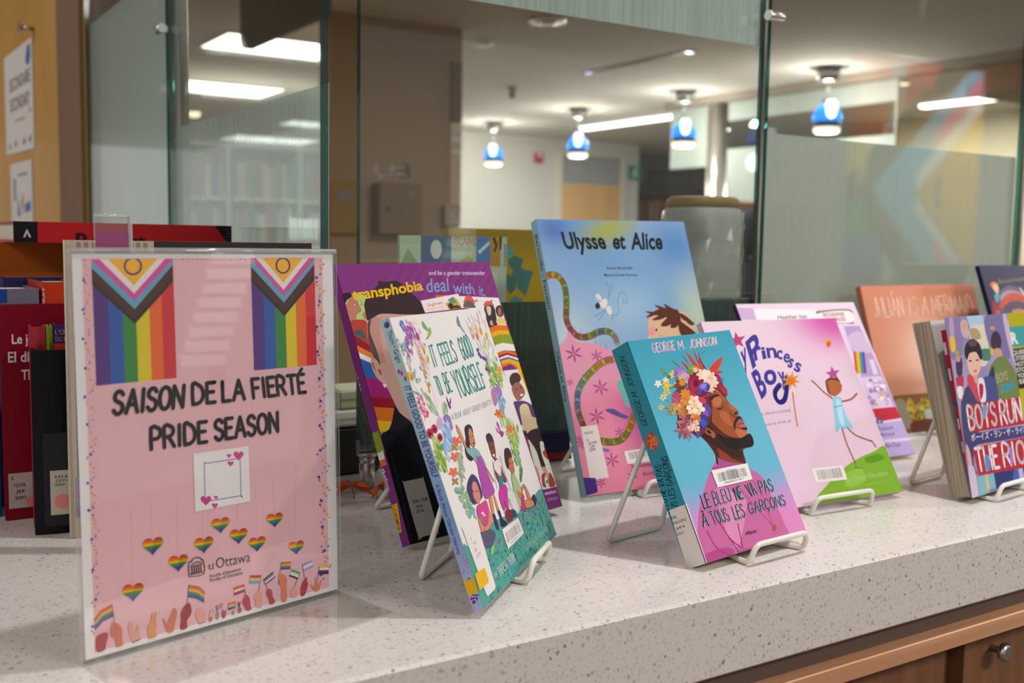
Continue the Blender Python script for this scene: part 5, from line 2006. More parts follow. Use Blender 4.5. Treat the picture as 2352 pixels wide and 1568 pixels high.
f|#8fae8a|438 1061 -13 -32 -14 2
f|#9fb89a|516 1137 -12 -31 -15 1
f|#8fae8a|511 1150 6 -51 -16 1
f|#8fae8a|426 1046 -23 -41 -12 1
f|#b8c4a8|523 1062 5 -46 -9 0
f|#b8c4a8|457 1042 16 -43 -12 0
f|#9fb89a|624 1214 -29 -43 -13 2
f|#b8c4a8|609 1225 -5 -30 -12 0
f|#b8c4a8|544 1146 15 -39 -11 0
f|#9fb89a|531 1086 17 -51 -13 0
f|#9fb89a|551 1166 13 -34 -15 1
f|#8fae8a|493 1077 7 -31 -10 0
f|#8fae8a|438 1032 22 -50 -16 0
f|#c8b890|568 1237 7 -32 -16 0
f|#9fb89a|379 973 -19 -26 -16 3
f|#9fb89a|531 1094 -20 -28 -14 2
f|#8fae8a|574 1166 18 -32 -16 -1
f|#6fa898|250 867 22 -21 -25 -2
f|#8ab4c4|288 849 7 -26 -34 2
f|#7fb4a0|343 905 5 -18 -32 2
f|#6fa898|278 776 14 -20 -29 1
f|#8fae4a|397 806 26 -21 -32 -3
f|#a8c070|361 837 24 -21 -24 -1
f|#8ab4c4|433 658 28 -27 -27 -1
f|#7fb4a0|343 873 13 -19 -29 -1
f|#8fae4a|360 842 12 -21 -27 0
f|#9cc4b4|373 794 17 -25 -36 0
f|#a8c070|242 849 11 -23 -31 1
f|#7fb4a0|415 800 13 -23 -26 0
f|#7fb4a0|375 926 27 -27 -25 -2
f|#7fb4a0|421 739 7 -24 -27 2
f|#8fae4a|374 785 25 -21 -24 -1
f|#6fa898|292 907 21 -19 -26 -2
f|#a8c070|345 724 6 -21 -38 3
f|#a8c070|439 715 7 -24 -34 2
f|#9cc4b4|364 769 25 -28 -27 -1
f|#8ab4c4|318 911 6 -28 -30 2
f|#8ab4c4|257 930 24 -27 -32 -2
f|#6fa898|283 901 22 -23 -33 -2
f|#8ab4c4|311 802 11 -21 -25 1
f|#8fae4a|364 749 25 -27 -31 -1
f|#8fae4a|337 700 15 -25 -33 1
f|#a8c070|291 930 24 -20 -34 -3
f|#9cc4b4|423 780 35 -29 -23 -2
f|#8ab4c4|386 757 20 -18 -26 -1
f|#9cc4b4|403 724 27 -22 -33 -3
f|#8ab4c4|433 691 9 -25 -38 2
f|#9cc4b4|287 721 13 -25 -28 2
f|#8fae4a|365 718 15 -23 -25 1
f|#8ab4c4|284 783 32 -23 -32 -3
f|#6fa898|431 730 34 -24 -28 -3
f|#6fa898|366 710 13 -22 -37 1
f|#7fb4a0|220 916 20 -19 -27 -3
f|#6fa898|383 756 20 -29 -35 0
f|#a8c070|316 856 8 -24 -31 1
f|#6fa898|418 869 18 -19 -25 -2
f|#8ab4c4|266 832 30 -27 -34 -2
f|#8fae4a|246 939 18 -21 -23 -1
f|#6fa898|440 709 12 -25 -29 1
f|#6fa898|394 736 21 -23 -34 -1
f|#8fae4a|314 688 6 -20 -36 3
f|#6fa898|430 703 27 -29 -26 -1
f|#8fae4a|372 770 17 -18 -28 -1
f|#8fae4a|331 907 8 -22 -34 1
f|#7fb4a0|306 730 31 -24 -31 -3
f|#9cc4b4|370 735 26 -29 -25 -1
f|#8fae4a|439 778 4 -20 -25 2
f|#8fae4a|305 790 9 -18 -32 1
f|#7fb4a0|328 783 22 -22 -23 -1
f|#7fb4a0|206 936 12 -20 -32 0
f|#7fb4a0|311 696 30 -24 -25 -2
f|#6fa898|444 721 27 -24 -26 -2
f|#a8c070|406 709 17 -23 -35 -1
f|#a8c070|378 864 28 -24 -33 -3
f|#a8c070|379 926 11 -28 -25 1
f|#6fa898|394 837 19 -23 -31 -1
f|#8ab4c4|208 925 20 -24 -24 -1
f|#8ab4c4|374 749 9 -20 -24 1
s|#2d2630|839 1365 955 1382 1022 1346 983 1267 825 1209 827 1109 763 1083 686 1118 684 1192 788 1274
l|#2a2028|3|839 1365 955 1382 1022 1346 983 1267 825 1209 827 1109 763 1083 686 1118 684 1192 788 1274 839 1365
s|#cf8a68|662 1421 697 1408 730 1341 746 1231 705 1213 682 1291 650 1370
l|#2a2028|3|662 1421 697 1408 730 1341 746 1231 705 1213 682 1291 650 1370 662 1421
s|#c9805c|905 1330 981 1344 997 1282 988 1216 923 1176 882 1191 853 1238
l|#2a2028|3|905 1330 981 1344 997 1282 988 1216 923 1176 882 1191 853 1238 905 1330
s|#7fb0ac|733 1217 804 1188 971 1151 1039 1063 1070 989 1037 969 980 1031 841 957 857 1037 798 1106 713 1171
l|#2a2028|3|733 1217 804 1188 971 1151 1039 1063 1070 989 1037 969 980 1031 841 957 857 1037 798 1106 713 1171 733 1217
s|#ad4aa6|890 1148 906 1087 1013 1076 1034 953 1075 757 1005 730 878 724 781 745 797 849 830 959 878 1058
l|#2a2028|3|890 1148 906 1087 1013 1076 1034 953 1075 757 1005 730 878 724 781 745 797 849 830 959 878 1058 890 1148
s|#cf8a5c|871 717 954 707 888 580 831 576
l|#2a2028|3|871 717 954 707 888 580 831 576 871 717
s|#cf8a5c|1005 730 1035 706 1031 572 979 575
l|#2a2028|3|1005 730 1035 706 1031 572 979 575 1005 730
s|#35305e|831 576 892 570 890 479 870 434 819 463
l|#2a2028|3|831 576 892 570 890 479 870 434 819 463 831 576
s|#2c284e|983 579 1042 569 1044 492 1127 438 1082 424 952 447 984 515
l|#2a2028|3|983 579 1042 569 1044 492 1127 438 1082 424 952 447 984 515 983 579
s|#cf8a5c|1037 969 1079 944 1142 821 1104 837 1088 874
l|#2a2028|3|1037 969 1079 944 1142 821 1104 837 1088 874 1037 969
s|#453a6a|536 951 651 981 738 944 764 881 763 790 701 754 604 759 527 744 451 777 446 834 448 897
l|#2a2028|3|536 951 651 981 738 944 764 881 763 790 701 754 604 759 527 744 451 777 446 834 448 897 536 951
s|#d98a74|591 908 683 914 709 851 693 772 615 732 557 762 536 815
l|#2a2028|3|591 908 683 914 709 851 693 772 615 732 557 762 536 815 591 908
e|#d9607a|559 826 29 -6 -9 -10
e|#d9607a|671 826 30 -6 -9 -9
s|#d0488e|545 724 667 721 792 718 794 643 775 548 599 517 541 572 489 656
l|#2a2028|3|545 724 667 721 792 718 794 643 775 548 599 517 541 572 489 656 545 724
s|#d98a66|780 630 809 581 786 529 610 490 543 499 555 536 664 542
l|#2a2028|3|780 630 809 581 786 529 610 490 543 499 555 536 664 542 780 630
s|#d98a66|486 641 520 601 519 513 463 519 465 582
l|#2a2028|3|486 641 520 601 519 513 463 519 465 582 486 641
s|#5a5870|417 523 522 504 682 485 753 438 722 397 586 367 466 375 426 409 392 474
l|#2a2028|3|417 523 522 504 682 485 753 438 722 397 586 367 466 375 426 409 392 474 417 523
s|#9cc06a|589 358 647 351 597 316 520 304 526 335
s|#38303a|1311 1224 1415 1229 1464 1182 1450 1113 1385 1133 1297 1156
l|#2a2028|3|1311 1224 1415 1229 1464 1182 1450 1113 1385 1133 1297 1156 1311 1224
s|#7a4a34|1309 1154 1437 1142 1434 1071 1383 1009 1324 994 1292 1043
l|#2a2028|3|1309 1154 1437 1142 1434 1071 1383 1009 1324 994 1292 1043 1309 1154
s|#7a4a34|1336 992 1404 988 1384 956 1321 964
l|#2a2028|3|1336 992 1404 988 1384 956 1321 964 1336 992
s|#e8ddd6|1281 967 1424 980 1466 924 1414 863 1315 851 1244 904
l|#2a2028|3|1281 967 1424 980 1466 924 1414 863 1315 851 1244 904 1281 967
s|#7a4a34|1244 904 1280 871 1321 776 1333 747 1258 771 1226 847
l|#2a2028|3|1244 904 1280 871 1321 776 1333 747 1258 771 1226 847 1244 904
s|#7a4a34|1438 911 1447 839 1469 763 1393 761 1399 848
l|#2a2028|3|1438 911 1447 839 1469 763 1393 761 1399 848 1438 911
s|#3f7f94|1296 833 1403 812 1283 714 1220 736
l|#2a2028|3|1296 833 1403 812 1283 714 1220 736 1296 833
s|#c8389a|1182 726 1377 747 1406 679 1332 625 1294 537 1220 550 1230 638 1193 552 1144 559 1123 645
l|#2a2028|3|1182 726 1377 747 1406 679 1332 625 1294 537 1220 550 1230 638 1193 552 1144 559 1123 645 1182 726
l|#3f6f8c|9|1265 991 1209 885 1151 750
l|#3f6f8c|9|1508 996 1479 868 1491 688 1473 372
l|#54707c|8|1123 645 1142 478
e|#b8ccd0|1477 566 130 -13 13 -128
e|#e0dcd6|1465 569 98 -10 11 -111
l|#5a7f94|6|1153 647 1404 583
l|#5a7f94|6|1315 690 1465 392
s|#8a2a30|1178 538 1326 512 1336 440 1173 427 1142 478
s|#37456c|1326 512 1439 478 1415 430 1312 446
s|#3a2c26|1675 1021 1786 1024 1839 974 1805 916 1698 917 1615 842 1593 918
l|#2a2028|3|1675 1021 1786 1024 1839 974 1805 916 1698 917 1615 842 1593 918 1675 1021
s|#bf7a52|1706 924 1801 926 1806 860 1756 788 1679 802 1649 844
l|#2a2028|3|1706 924 1801 926 1806 860 1756 788 1679 802 1649 844 1706 924
s|#bf7a52|1667 805 1743 790 1702 753 1651 763
l|#2a2028|3|1667 805 1743 790 1702 753 1651 763 1667 805
s|#a8bf86|1642 783 1731 765 1785 645 1700 599 1641 629 1677 522 1598 468 1568 511 1566 645
l|#2a2028|3|1642 783 1731 765 1785 645 1700 599 1641 629 1677 522 1598 468 1568 511 1566 645 1642 783
s|#c98252|1641 629 1700 599 1821 591 1917 618 1907 638 1794 625 1786 590 1805 522 1668 542
l|#2a2028|3|1641 629 1700 599 1821 591 1917 618 1907 638 1794 625 1786 590 1805 522 1668 542 1641 629
s|#c98252|1917 618 1953 591 1982 474 1893 484 1891 567
l|#2a2028|3|1917 618 1953 591 1982 474 1893 484 1891 567 1917 618
s|#c8387e|1769 575 1783 517 1725 439 1747 402 1662 426 1611 465
l|#2a2028|3|1769 575 1783 517 1725 439 1747 402 1662 426 1611 465 1769 575
s|#d08a58|1779 500 1919 478 2064 428 2015 401 1759 427
l|#2a2028|3|1779 500 1919 478 2064 428 2015 401 1759 427 1779 500
s|#33304c|1995 471 2108 493 2128 423 2033 388 2023 437
l|#2a2028|3|1995 471 2108 493 2128 423 2033 388 2023 437 1995 471
e|#2a2028|891 1278 11 -2 -5 -6
e|#2a2028|964 1275 11 -2 -6 -6
e|#2a2028|1310 1101 12 -2 -6 -6
e|#2a2028|1381 1096 12 -2 -7 -6
e|#2a2028|1711 887 13 -2 -6 -6
e|#2a2028|1797 880 13 -2 -6 -6
e|#2a2028|565 849 10 -2 -6 -6
e|#2a2028|633 838 11 -2 -5 -5
s|#7a2a30|911 1220 965 1218 943 1196
s|#f0e8e0|1315 1039 1372 1034 1339 1013
l|#8a2a2a|4|1708 829 1771 823
l|#8a3a3a|4|563 780 631 774
e|#6a9a4a|547 603 30 -4 3 -31
e|#f0d0e0|614 644 29 -7 -10 -10
e|#f0d0e0|641 621 25 -6 -8 -8
t|#dfe9e6|S|75|BY|434 112 502 115 434 158
t|#dfe9e6|S|75|THERESA|548 107 795 116 536 177
t|#dfe9e6|S|75|THORN|846 106 1023 119 832 183
t|#c4dcd8|S|75|ILLUSTRATED BY NOAH GRIGNI|1363 112 2183 107 1362 152""",
'IFG_call': """p|#e8dfdb|75 654 431 610 380 70 342 56 155 54 133 72
t|#3a3034|S|90|E|179 516 209 516 172 537
t|#3a3034|S|90|T55|196 463 271 469 193 489
t|#3a3034|S|90|IRD|179 412 242 417 176 438
t|#3a3034|S|90|2019|180 361 285 369 182 388""",
'IFG_bar': """s|#e8e0de|937 414 962 418 1412 411 1443 406 1459 265 1441 253 966 243 936 252
l|#2a2426|11|994 372 985 289
l|#2a2426|8|1012 372 1003 289
l|#2a2426|8|1030 372 1022 289
l|#2a2426|5|1048 372 1041 290
l|#2a2426|5|1067 372 1060 290
l|#2a2426|8|1085 372 1078 290
l|#2a2426|8|1104 372 1097 290
l|#2a2426|5|1122 372 1116 291
l|#2a2426|5|1141 372 1136 291
l|#2a2426|11|1159 372 1155 291
l|#2a2426|5|1178 372 1174 292
l|#2a2426|8|1197 372 1193 292
l|#2a2426|5|1216 372 1213 292
l|#2a2426|5|1235 372 1232 292
l|#2a2426|11|1254 372 1252 293
l|#2a2426|11|1273 372 1271 293
l|#2a2426|5|1292 372 1291 293
l|#2a2426|5|1311 372 1311 294
l|#2a2426|5|1331 372 1331 294
l|#2a2426|5|1350 372 1351 294
l|#2a2426|5|1370 372 1371 294
l|#2a2426|8|1389 372 1391 295
l|#6a6264|5|1044 267 1265 272""",
'IFG_tape': """p|#e8b41a|34 274 273 261 280 157 251 140 22 143
l|#6a5210|2|242 239 188 204
l|#6a5210|2|153 195 161 134
l|#f4d878|10|48 245 47 185""",
'IFG_spine': """g|ifgspine|
e|#6a58a8|38 2366 -23 -7 10 -26
e|#4a3f94|30 2357 -10 -4 6 -15
f|#e08a3a|63 2416 -11 -3 1 -5
f|#3f7ab0|20 2398 -14 -10 2 -3
t|#4a3a86|R|14|Thorn • Grigni|54 2317 53 2050 14 2317
f|#b8408c|63 1984 5 -24 13 2
f|#b8408c|44 1964 4 -24 12 2
f|#b8408c|28 1914 4 -24 12 2
l|#b8709c|3|38 2025 37 1983
l|#b8709c|3|21 2020 25 1931
t|#46307c|R|16|IT FEELS GOOD TO BE YOURSELF|61 1855 68 1098 11 1853
t|#46307c|R|10|A Book About Gender Identity|64 1041 65 459 34 1048
t|#46307c|R|10|Holt|47 267 62 84 -10 248
f|#7ab0d0|-11 439 0 -9 5 0
f|#a878c0|23 442 0 -9 5 -1
f|#d890b8|-6 428 0 -8 5 0
f|#d890b8|23 430 0 -9 5 -1
f|#6a8ac8|33 426 -1 -9 4 0
f|#d890b8|42 422 0 -8 5 0
f|#c85aa0|14 409 0 -8 5 0
f|#c85aa0|29 407 -1 -9 4 -1
f|#d890b8|50 406 0 -8 5 0
f|#6a8ac8|18 392 0 -9 5 0
f|#a878c0|8 383 0 -8 5 0
f|#c85aa0|24 381 -1 -8 4 0
f|#d890b8|33 378 0 -9 5 -1
f|#d890b8|40 373 -1 -8 5 0
f|#6a8ac8|27 364 0 -9 5 0
f|#d890b8|35 360 0 -9 5 0
f|#d890b8|49 357 -1 -8 4 0
f|#c85aa0|14 342 -1 -8 4 0
f|#7ab0d0|58 348 0 -9 5 -1
f|#a878c0|56 341 -1 -9 4 0
f|#6a8ac8|55 335 0 -9 5 0
f|#d890b8|41 325 0 -8 5 0
f|#d890b8|47 321 -1 -9 4 -1
f|#6a8ac8|61 318 0 -8 5 0
f|#a878c0|25 303 0 -9 5 0
f|#a878c0|72 309 0 -9 5 -1
e|#8e2a7c|59 71 -16 -3 6 -16
e|#8e2a7c|72 102 -9 -2 5 -13
f|#7ab05a|77 27 1 -19 6 0
f|#8ab4dc|27 45 -1 -23 9 0""",
'IFG_spinetape': """p|#e8b41a|88 244 -18 264 -21 139 85 128""",
'TDI': """g|tdi|
s|#a9c178|-103 2562 -85 2556 285 2533 203 2238 -94 2229 -103 2397
s|#b23f36|-123 2230 -29 2278 95 2289 203 2238 167 1928 -26 1961 -109 2080
s|#8a1f2c|-112 2168 21 2116 166 1990 181 1909 14 1993 -112 2072
s|#3f5a58|5 2161 111 2176 130 2073 51 2114
s|#b5795e|17 2463 97 2559 152 2539 158 2457 171 2384 102 2342 77 2295 -7 2286 0 2374 -33 2429
s|#26222a|-44 2519 9 2571 82 2577 101 2540 28 2498 -21 2438 -43 2465
l|#26222a|6|192 2501 203 2455 182 2438
s|#b5795e|175 2348 247 2380 214 2274 179 2294
l|#3a2420|4|97 2477 137 2458
e|#f0e8e0|115 2445 14 0 -2 -8
e|#26222a|119 2443 7 0 -2 -7
l|#6a3a34|4|136 2372 170 2380
p|#d9762a|-91 2075 147 1930 162 1849 -37 1926 -130 2012
p|#e6ddd8|-133 2004 -85 1996 129 1874 146 1797 -55 1867 -100 1949
p|#2c62ae|-78 1921 149 1806 137 1640 4 1670 -89 1757
p|#a8247a|-79 1756 19 1686 150 1648 130 1363 -94 1422
p|#a0206e|47 1671 300 1559 290 1402 16 1475
p|#8e1a28|7 1480 281 1438 265 1326 4 1373
p|#d06a1f|5 1377 248 1337 194 1204 12 1240
p|#dcae1a|2 1241 174 1207 93 1114 -4 1127
p|#8a9a2a|-3 1131 93 1114 4 1058 -15 1061
s|#c4988a|214 2274 313 2323 512 2349 941 2309 581 1580 316 1552 217 1633 172 1751 153 1885 161 2106
s|#b8877a|208 2256 307 2305 378 2265 328 2141 302 1962 287 1785 241 1772 184 1918 171 2106
s|#3a2a2c|229 2454 314 2560 458 2647 485 2698 555 2682 732 2686 814 2599 915 2500 1001 2318 718 2311 422 2335 307 2305 214 2274 217 2382
s|#5c4440|203 2238 255 2271 205 2148 227 1924 218 1765 200 1837 159 1902 158 2062
s|#d0a090|115 1844 174 1852 213 1783 228 1667 213 1589 171 1619 119 1712
s|#b5604c|124 1826 161 1814 157 1735 125 1764
s|#b5604c|175 1760 204 1722 188 1671 166 1699
s|#c4988a|148 1828 210 1797 276 1809 464 1703 500 1079 391 1197 294 1288 231 1539 181 1641 148 1732
s|#d0a292|150 1802 195 1780 222 1672 225 1584 183 1614 150 1705
s|#b8584a|176 1755 209 1744 199 1683 178 1711
s|#e4e0dc|186 1592 224 1597 224 1566 196 1560
s|#1c1a1e|260 1357 294 1288 385 1181 427 1053 415 829 -77 901 49 1103 133 1143 227 1304
t|#e6b41a|R|26|transphobia|103 2495 1044 2577 111 2605
t|#7f9cc8|R|4|deal|1080 2547 1393 2550 1122 2703
t|#7f9cc8|R|4|with|1451 2529 1754 2498 1483 2656
t|#7f9cc8|R|4|it.|1823 2480 1908 2472 1854 2600
t|#dcc4dc|R|6|and be a gender transcender|1178 2747 1999 2728 1195 2796
p|#d9602a|1189 2509 1360 2507 1375 2482 1184 2480
p|#e4dcda|963 2455 1514 2516 1544 2348 978 2317
t|#d9622a|R|14|Single-sex|1038 2384 1259 2409 1045 2419
t|#d98a5a|R|6|restrooms are safer|999 2344 1264 2373 1002 2361
t|#d98a5a|R|6|for everyone than|1023 2317 1270 2339 1027 2333
p|#c9a81c|1289 2408 1466 2469 1511 2359 1320 2329
s|#3a302c|1323 2387 1374 2414 1404 2364 1347 2337
p|#5a8a8a|1339 2450 1436 2485 1454 2401 1374 2414
s|#5a4034|1386 2365 1448 2386 1502 2350 1397 2345
p|#e4dcda|1521 2487 2098 2444 2094 2100 1768 2119 1661 2332 1544 2348
s|#d05a50|1579 2445 1626 2488 1681 2485 1722 2429 1713 2390 1561 2396
s|#6a5c54|1555 2396 1648 2432 1715 2360 1689 2341 1545 2353
e|#6a4a80|1751 2423 15 -1 -5 -12
e|#6a4a80|1975 2412 15 -1 -5 -12
l|#8a8a8a|3|1775 2420 1867 2413
l|#8a8a8a|3|1999 2408 2067 2400
s|#d05a50|1838 2354 1892 2412 1976 2398 1979 2338
s|#3a3438|1841 2344 1983 2348 1969 2177 1942 2109 1805 2117 1829 2245
s|#dcb8a8|1872 2343 1935 2340 1911 2261 1866 2243
s|#b89a8a|1855 2164 1893 2181 1896 2122 1859 2124
s|#362a2c|2003 2316 2063 2354 2106 2332 2087 2232 2022 2215 1995 2246
s|#a8684e|2041 2315 2083 2323 2069 2253 2032 2224 2018 2255
s|#dcc070|1962 2178 2034 2214 2093 2181 2093 2130 1970 2132
p|#d9701f|1821 2091 1948 2123 2098 2110 2100 2049 1936 2059 1825 2036
p|#dfaa1a|1825 2036 1936 2059 2100 2049 2103 1989 1928 2005 1830 1982
p|#87982a|1830 1982 1930 2010 2107 1999 2120 1867 1938 1900 1832 1888
p|#e4dcda|1832 1888 1955 1909 2124 1877 2119 1797 1946 1820 1823 1800
p|#d9701f|1828 1799 1969 1815 2117 1776 2119 1734 1976 1787 1824 1765
p|#a8243a|1824 1765 1977 1790 2122 1741 2120 1713 1965 1760 1831 1737
p|#e4dcda|1831 1737 1966 1763 2120 1713 2124 1678 1972 1732 1840 1715
p|#3f5fa8|1843 1722 1975 1739 2121 1685 2123 1661 1975 1715 1844 1701
p|#dfaa1a|1844 1701 1976 1718 2124 1664 2115 1540 2130 1304 2129 1167 2049 1560 1969 1677 1846 1660
p|#d9701f|1846 1660 1969 1677 2073 1620 2060 1586 1976 1649 1841 1626
p|#74307c|1841 1626 1978 1656 2060 1586 1845 1589
p|#e4dcda|1845 1589 2060 1586 2105 1334 2117 1182 2023 817 1801 937
s|#4a3434|1891 1478 1951 1541 2044 1546 2070 1475 1991 1414 1903 1396
s|#9a6450|1894 1396 2002 1440 2056 1394 2068 1310 1998 1250 1918 1231 1884 1303
s|#5a3f6c|1840 1213 1953 1227 2052 1203 2131 1126 2108 979 1845 958 1835 1066
s|#dcc09a|1927 1163 2042 1177 2059 1039 2052 932 1888 885 1893 1032
e|#e8e0dc|2005 1290 26 4 1 -11
e|#2a2024|1950 1357 11 -1 -3 -8
e|#2a2024|2027 1376 11 -1 -3 -8
s|#3a2a2e|1888 885 2064 917 2093 808 1896 818
p|#e0dcc8|1899 781 2104 827 2143 536 2151 211 1897 222 1880 492
s|#dcc09a|1955 1026 2120 1006 2088 893 1916 857
s|#5a3f6c|2120 1006 2161 1001 2143 886 2100 923
s|#36282c|1910 842 2099 886 2140 737 2067 737 2036 594 2038 458 1978 452 1972 645
s|#cf9a84|1975 447 2029 454 2060 340 2031 303 2006 348
s|#5a9494|1973 302 2056 330 2054 289 1991 278
s|#a8403a|1878 763 1903 738 1886 678 1867 702
s|#a8403a|2105 689 2152 662 2143 536 2088 544 2058 612 2102 647
s|#a8403a|1947 379 2009 390 1963 314 1962 242 1913 261
s|#a8403a|2063 381 2096 355 2105 239 2004 240
l|#8a8878|2|2039 741 2126 739
l|#8a8878|2|2038 688 2124 687
l|#8a8878|2|2037 636 2123 634
l|#8a8878|2|2035 584 2121 582
l|#8a8878|2|2034 532 2120 529
l|#8a8878|2|2032 480 2118 477
l|#8a8878|2|2031 428 2117 425
l|#8a8878|2|2029 376 2115 373
p|#74306c|1895 217 2164 224 2119 -1 1896 -2
t|#dcc4dc|R|14|skelton|1906 159 2082 158 1913 194
t|#b890b4|R|6|johnson|1920 90 2077 88 1927 125
s|#d08aa0|1874 493 1912 467 1911 343 1887 337 1870 432""",
'TDI_tape': """s|#17161a|-3 1081 47 1112 237 1119 453 1117 478 730 489 41 470 -11 -17 -6 -35 6 -28 1041
l|#3a3a42|8|51 919 57 573 23 24""",
'TDI_call': """s|#a5a29a|107 589 126 601 340 601 364 582 364 65 342 48 127 45 112 66
t|#2a282a|R|10|306.768|153 376 343 377 158 407
t|#2a282a|R|10|.S54|168 320 256 321 173 350
t|#2a282a|R|10|2016|164 277 263 278 168 307""",
'TDI_spine': """g|tdispine|
t|#dcc4dc|R|8|transphobia|170 1914 153 1582 110 1903
t|#8a4a5a|R|6|deal with it|144 1555 146 1259 98 1549
p|#8a9a2a|165 1148 15 1141 7 928 163 941
p|#e0dcd6|163 941 24 939 30 858 153 870
p|#d9702a|153 870 30 858 26 798 153 801
p|#dcae1a|140 417 24 416 72 143 141 141
t|#8a5a10|R|10|LORIMER|122 394 130 151 65 404
t|#e8dfe4|R|8|skelton|131 779 127 554 72 781""",
'ULY': """g|uly|
t|#1e2226|R|30|Ulysse|335 2985 964 2985 320 3192
t|#1e2226|R|30|et|1058 2985 1258 2985 1089 3187
t|#1e2226|R|30|Alice|1340 2980 1848 2980 1374 3192
t|#33383e|R|14|Ariane Bertouille|895 2714 1296 2712 898 2751
t|#33383e|R|14|Marie-Claude Favreau|842 2624 1354 2621 845 2659
l|#54483c|108|-60 2614 21 2646 112 2651 193 2604 231 2497 223 2352 195 2221 170 2104 192 1999 255 1905 354 1868 479 1882 597 1923 723 1925 807 1881 841 1786
l|#d09048|90|-60 2614 -19 2630 21 2646
l|#cf8d3e|90|21 2646 67 2649 112 2651
l|#cc9a42|90|112 2651 153 2628 193 2604
l|#a8963e|90|193 2604 212 2550 231 2497
l|#83944a|90|231 2497 227 2424 223 2352
l|#7f9a3c|90|223 2352 209 2286 195 2221
l|#9a8040|90|195 2221 182 2162 170 2104
l|#a86a5a|90|170 2104 181 2051 192 1999
l|#b0645c|90|192 1999 224 1952 255 1905
l|#b5685e|90|255 1905 304 1886 354 1868
l|#a07a4a|90|354 1868 416 1875 479 1882
l|#8f9a44|90|479 1882 538 1903 597 1923
l|#6f7f8a|90|597 1923 660 1924 723 1925
l|#8fa048|90|723 1925 765 1903 807 1881
l|#b0a090|90|807 1881 824 1834 841 1786
l|#3a3a40|5|223 2037 220 1965
l|#3a3a40|5|278 2008 274 1937
l|#3a3a40|5|343 1993 339 1921
l|#3a3a40|5|418 1950 414 1878
l|#3a3a40|5|529 1827 525 1755
l|#3a3a40|5|592 1798 588 1726
l|#3a3a40|5|671 1768 667 1696
s|#d98fa8|-35 1738 20 1786 110 1859 159 1948 198 1920 268 1826 444 1792 576 1759 746 1685 1413 1435 2355 1102 2030 -83 -32 -89 -58 1143
s|#d8d4d0|650 2368 698 2407 738 2339 693 2313
s|#d8d4d0|716 2312 801 2337 812 2283 776 2230 726 2218 691 2273
e|#2c2c34|658 2250 37 -2 -9 -40
s|#d8d4d0|773 2217 842 2241 856 2160 802 2135
l|#3a3a40|5|850 2134 910 2118 965 2184 966 2292 1023 2400 1091 2412 1123 2343 1099 2275 1054 2290 1080 2330
l|#33363e|5|850 2553 882 2484
l|#33363e|5|882 2484 846 2363
l|#33363e|5|931 2524 905 2443
l|#33363e|5|905 2443 832 2336
l|#33363e|5|770 2203 578 2116
l|#33363e|5|767 2190 630 2068
l|#33363e|5|842 2134 850 2066
l|#33363e|5|666 2367 721 2299
s|#d9b090|1365 1980 1401 2060 1520 2139 1796 2158 2021 2095 2098 1853 2051 1674 1348 1709 1346 1871
e|#dc9a94|1402 1896 58 -2 -15 -60
e|#2c2422|1481 1914 17 -1 -4 -17
l|#a87a60|5|1493 1824 1514 1844 1562 1835
s|#5a2e20|1355 2076 1527 2166 1701 2189 1583 2123
s|#5a2e20|1358 2158 1555 2145 1711 2161 1560 2096
s|#5a2e20|1439 2045 1634 2121 1796 2158 1617 2053
s|#5a2e20|1527 2235 1654 2204 1762 2159 1714 2105
s|#5a2e20|1681 2245 1773 2201 1878 2141 1778 2089
s|#5a2e20|1563 1972 1728 2091 1864 2156 1795 2019 1660 1955
s|#5a2e20|1706 1939 1826 2073 1884 2099 1828 1948
s|#5a2e20|1888 2113 1970 2096 2069 2009 2000 2011 1935 2028
s|#5a2e20|1853 2044 1910 2001 2098 1853 2022 1829 1851 1836
s|#5a2e20|1654 2135 1868 2170 1904 2043 1856 1989 1727 2021
s|#5a2e20|1955 2041 2069 2009 2110 1965 2037 1954
g|ulypink|
l|#54483c|108|729 1576 574 1546 399 1452 254 1346 153 1225 111 1101 98 976 118 862 155 758 250 650 390 599 539 585 672 623 772 716 842 813 891 887
l|#d29a3a|88|729 1576 652 1561 574 1546
l|#d0a040|88|574 1546 486 1499 399 1452
l|#9aa84a|88|399 1452 326 1399 254 1346
l|#7fb07a|88|254 1346 203 1285 153 1225
l|#7a9ab4|88|153 1225 132 1163 111 1101
l|#7f90b0|88|111 1101 105 1039 98 976
l|#a0887a|88|98 976 108 919 118 862
l|#a86a4a|88|118 862 136 810 155 758
l|#b0704a|88|155 758 203 704 250 650
l|#b08a3a|88|250 650 320 624 390 599
l|#9a983a|88|390 599 464 592 539 585
l|#8f9a34|88|539 585 605 604 672 623
l|#a89a30|88|672 623 722 670 772 716
l|#d0983a|88|772 716 807 765 842 813
l|#d09a40|88|842 813 866 850 891 887
f|#a83a88|531 1218 56 -23 -8 -12
f|#a83a88|473 1187 0 -54 -15 -1
f|#a83a88|417 1210 -56 -31 -7 10
f|#a83a88|418 1263 -56 23 8 12
f|#a83a88|475 1295 1 54 16 1
f|#a83a88|532 1272 57 32 7 -10
e|#d9684a|474 1241 18 -1 -3 -15
f|#a83a88|401 883 56 -23 -8 -12
f|#a83a88|345 853 -1 -53 -16 -1
f|#a83a88|290 876 -56 -30 -8 10
f|#a83a88|290 929 -55 23 8 11
f|#a83a88|346 959 1 53 16 1
f|#a83a88|402 936 56 30 7 -11
e|#d9684a|345 906 18 -2 -3 -15
f|#a83a88|494 353 49 -21 -7 -10
f|#a83a88|444 328 -1 -46 -13 0
f|#a83a88|395 349 -49 -25 -6 9
f|#a83a88|396 395 -48 21 7 10
f|#a83a88|446 420 0 47 13 1
f|#a83a88|494 399 50 25 7 -9
e|#d9684a|445 374 15 -1 -3 -13
f|#a83a88|662 676 37 -16 -5 -8
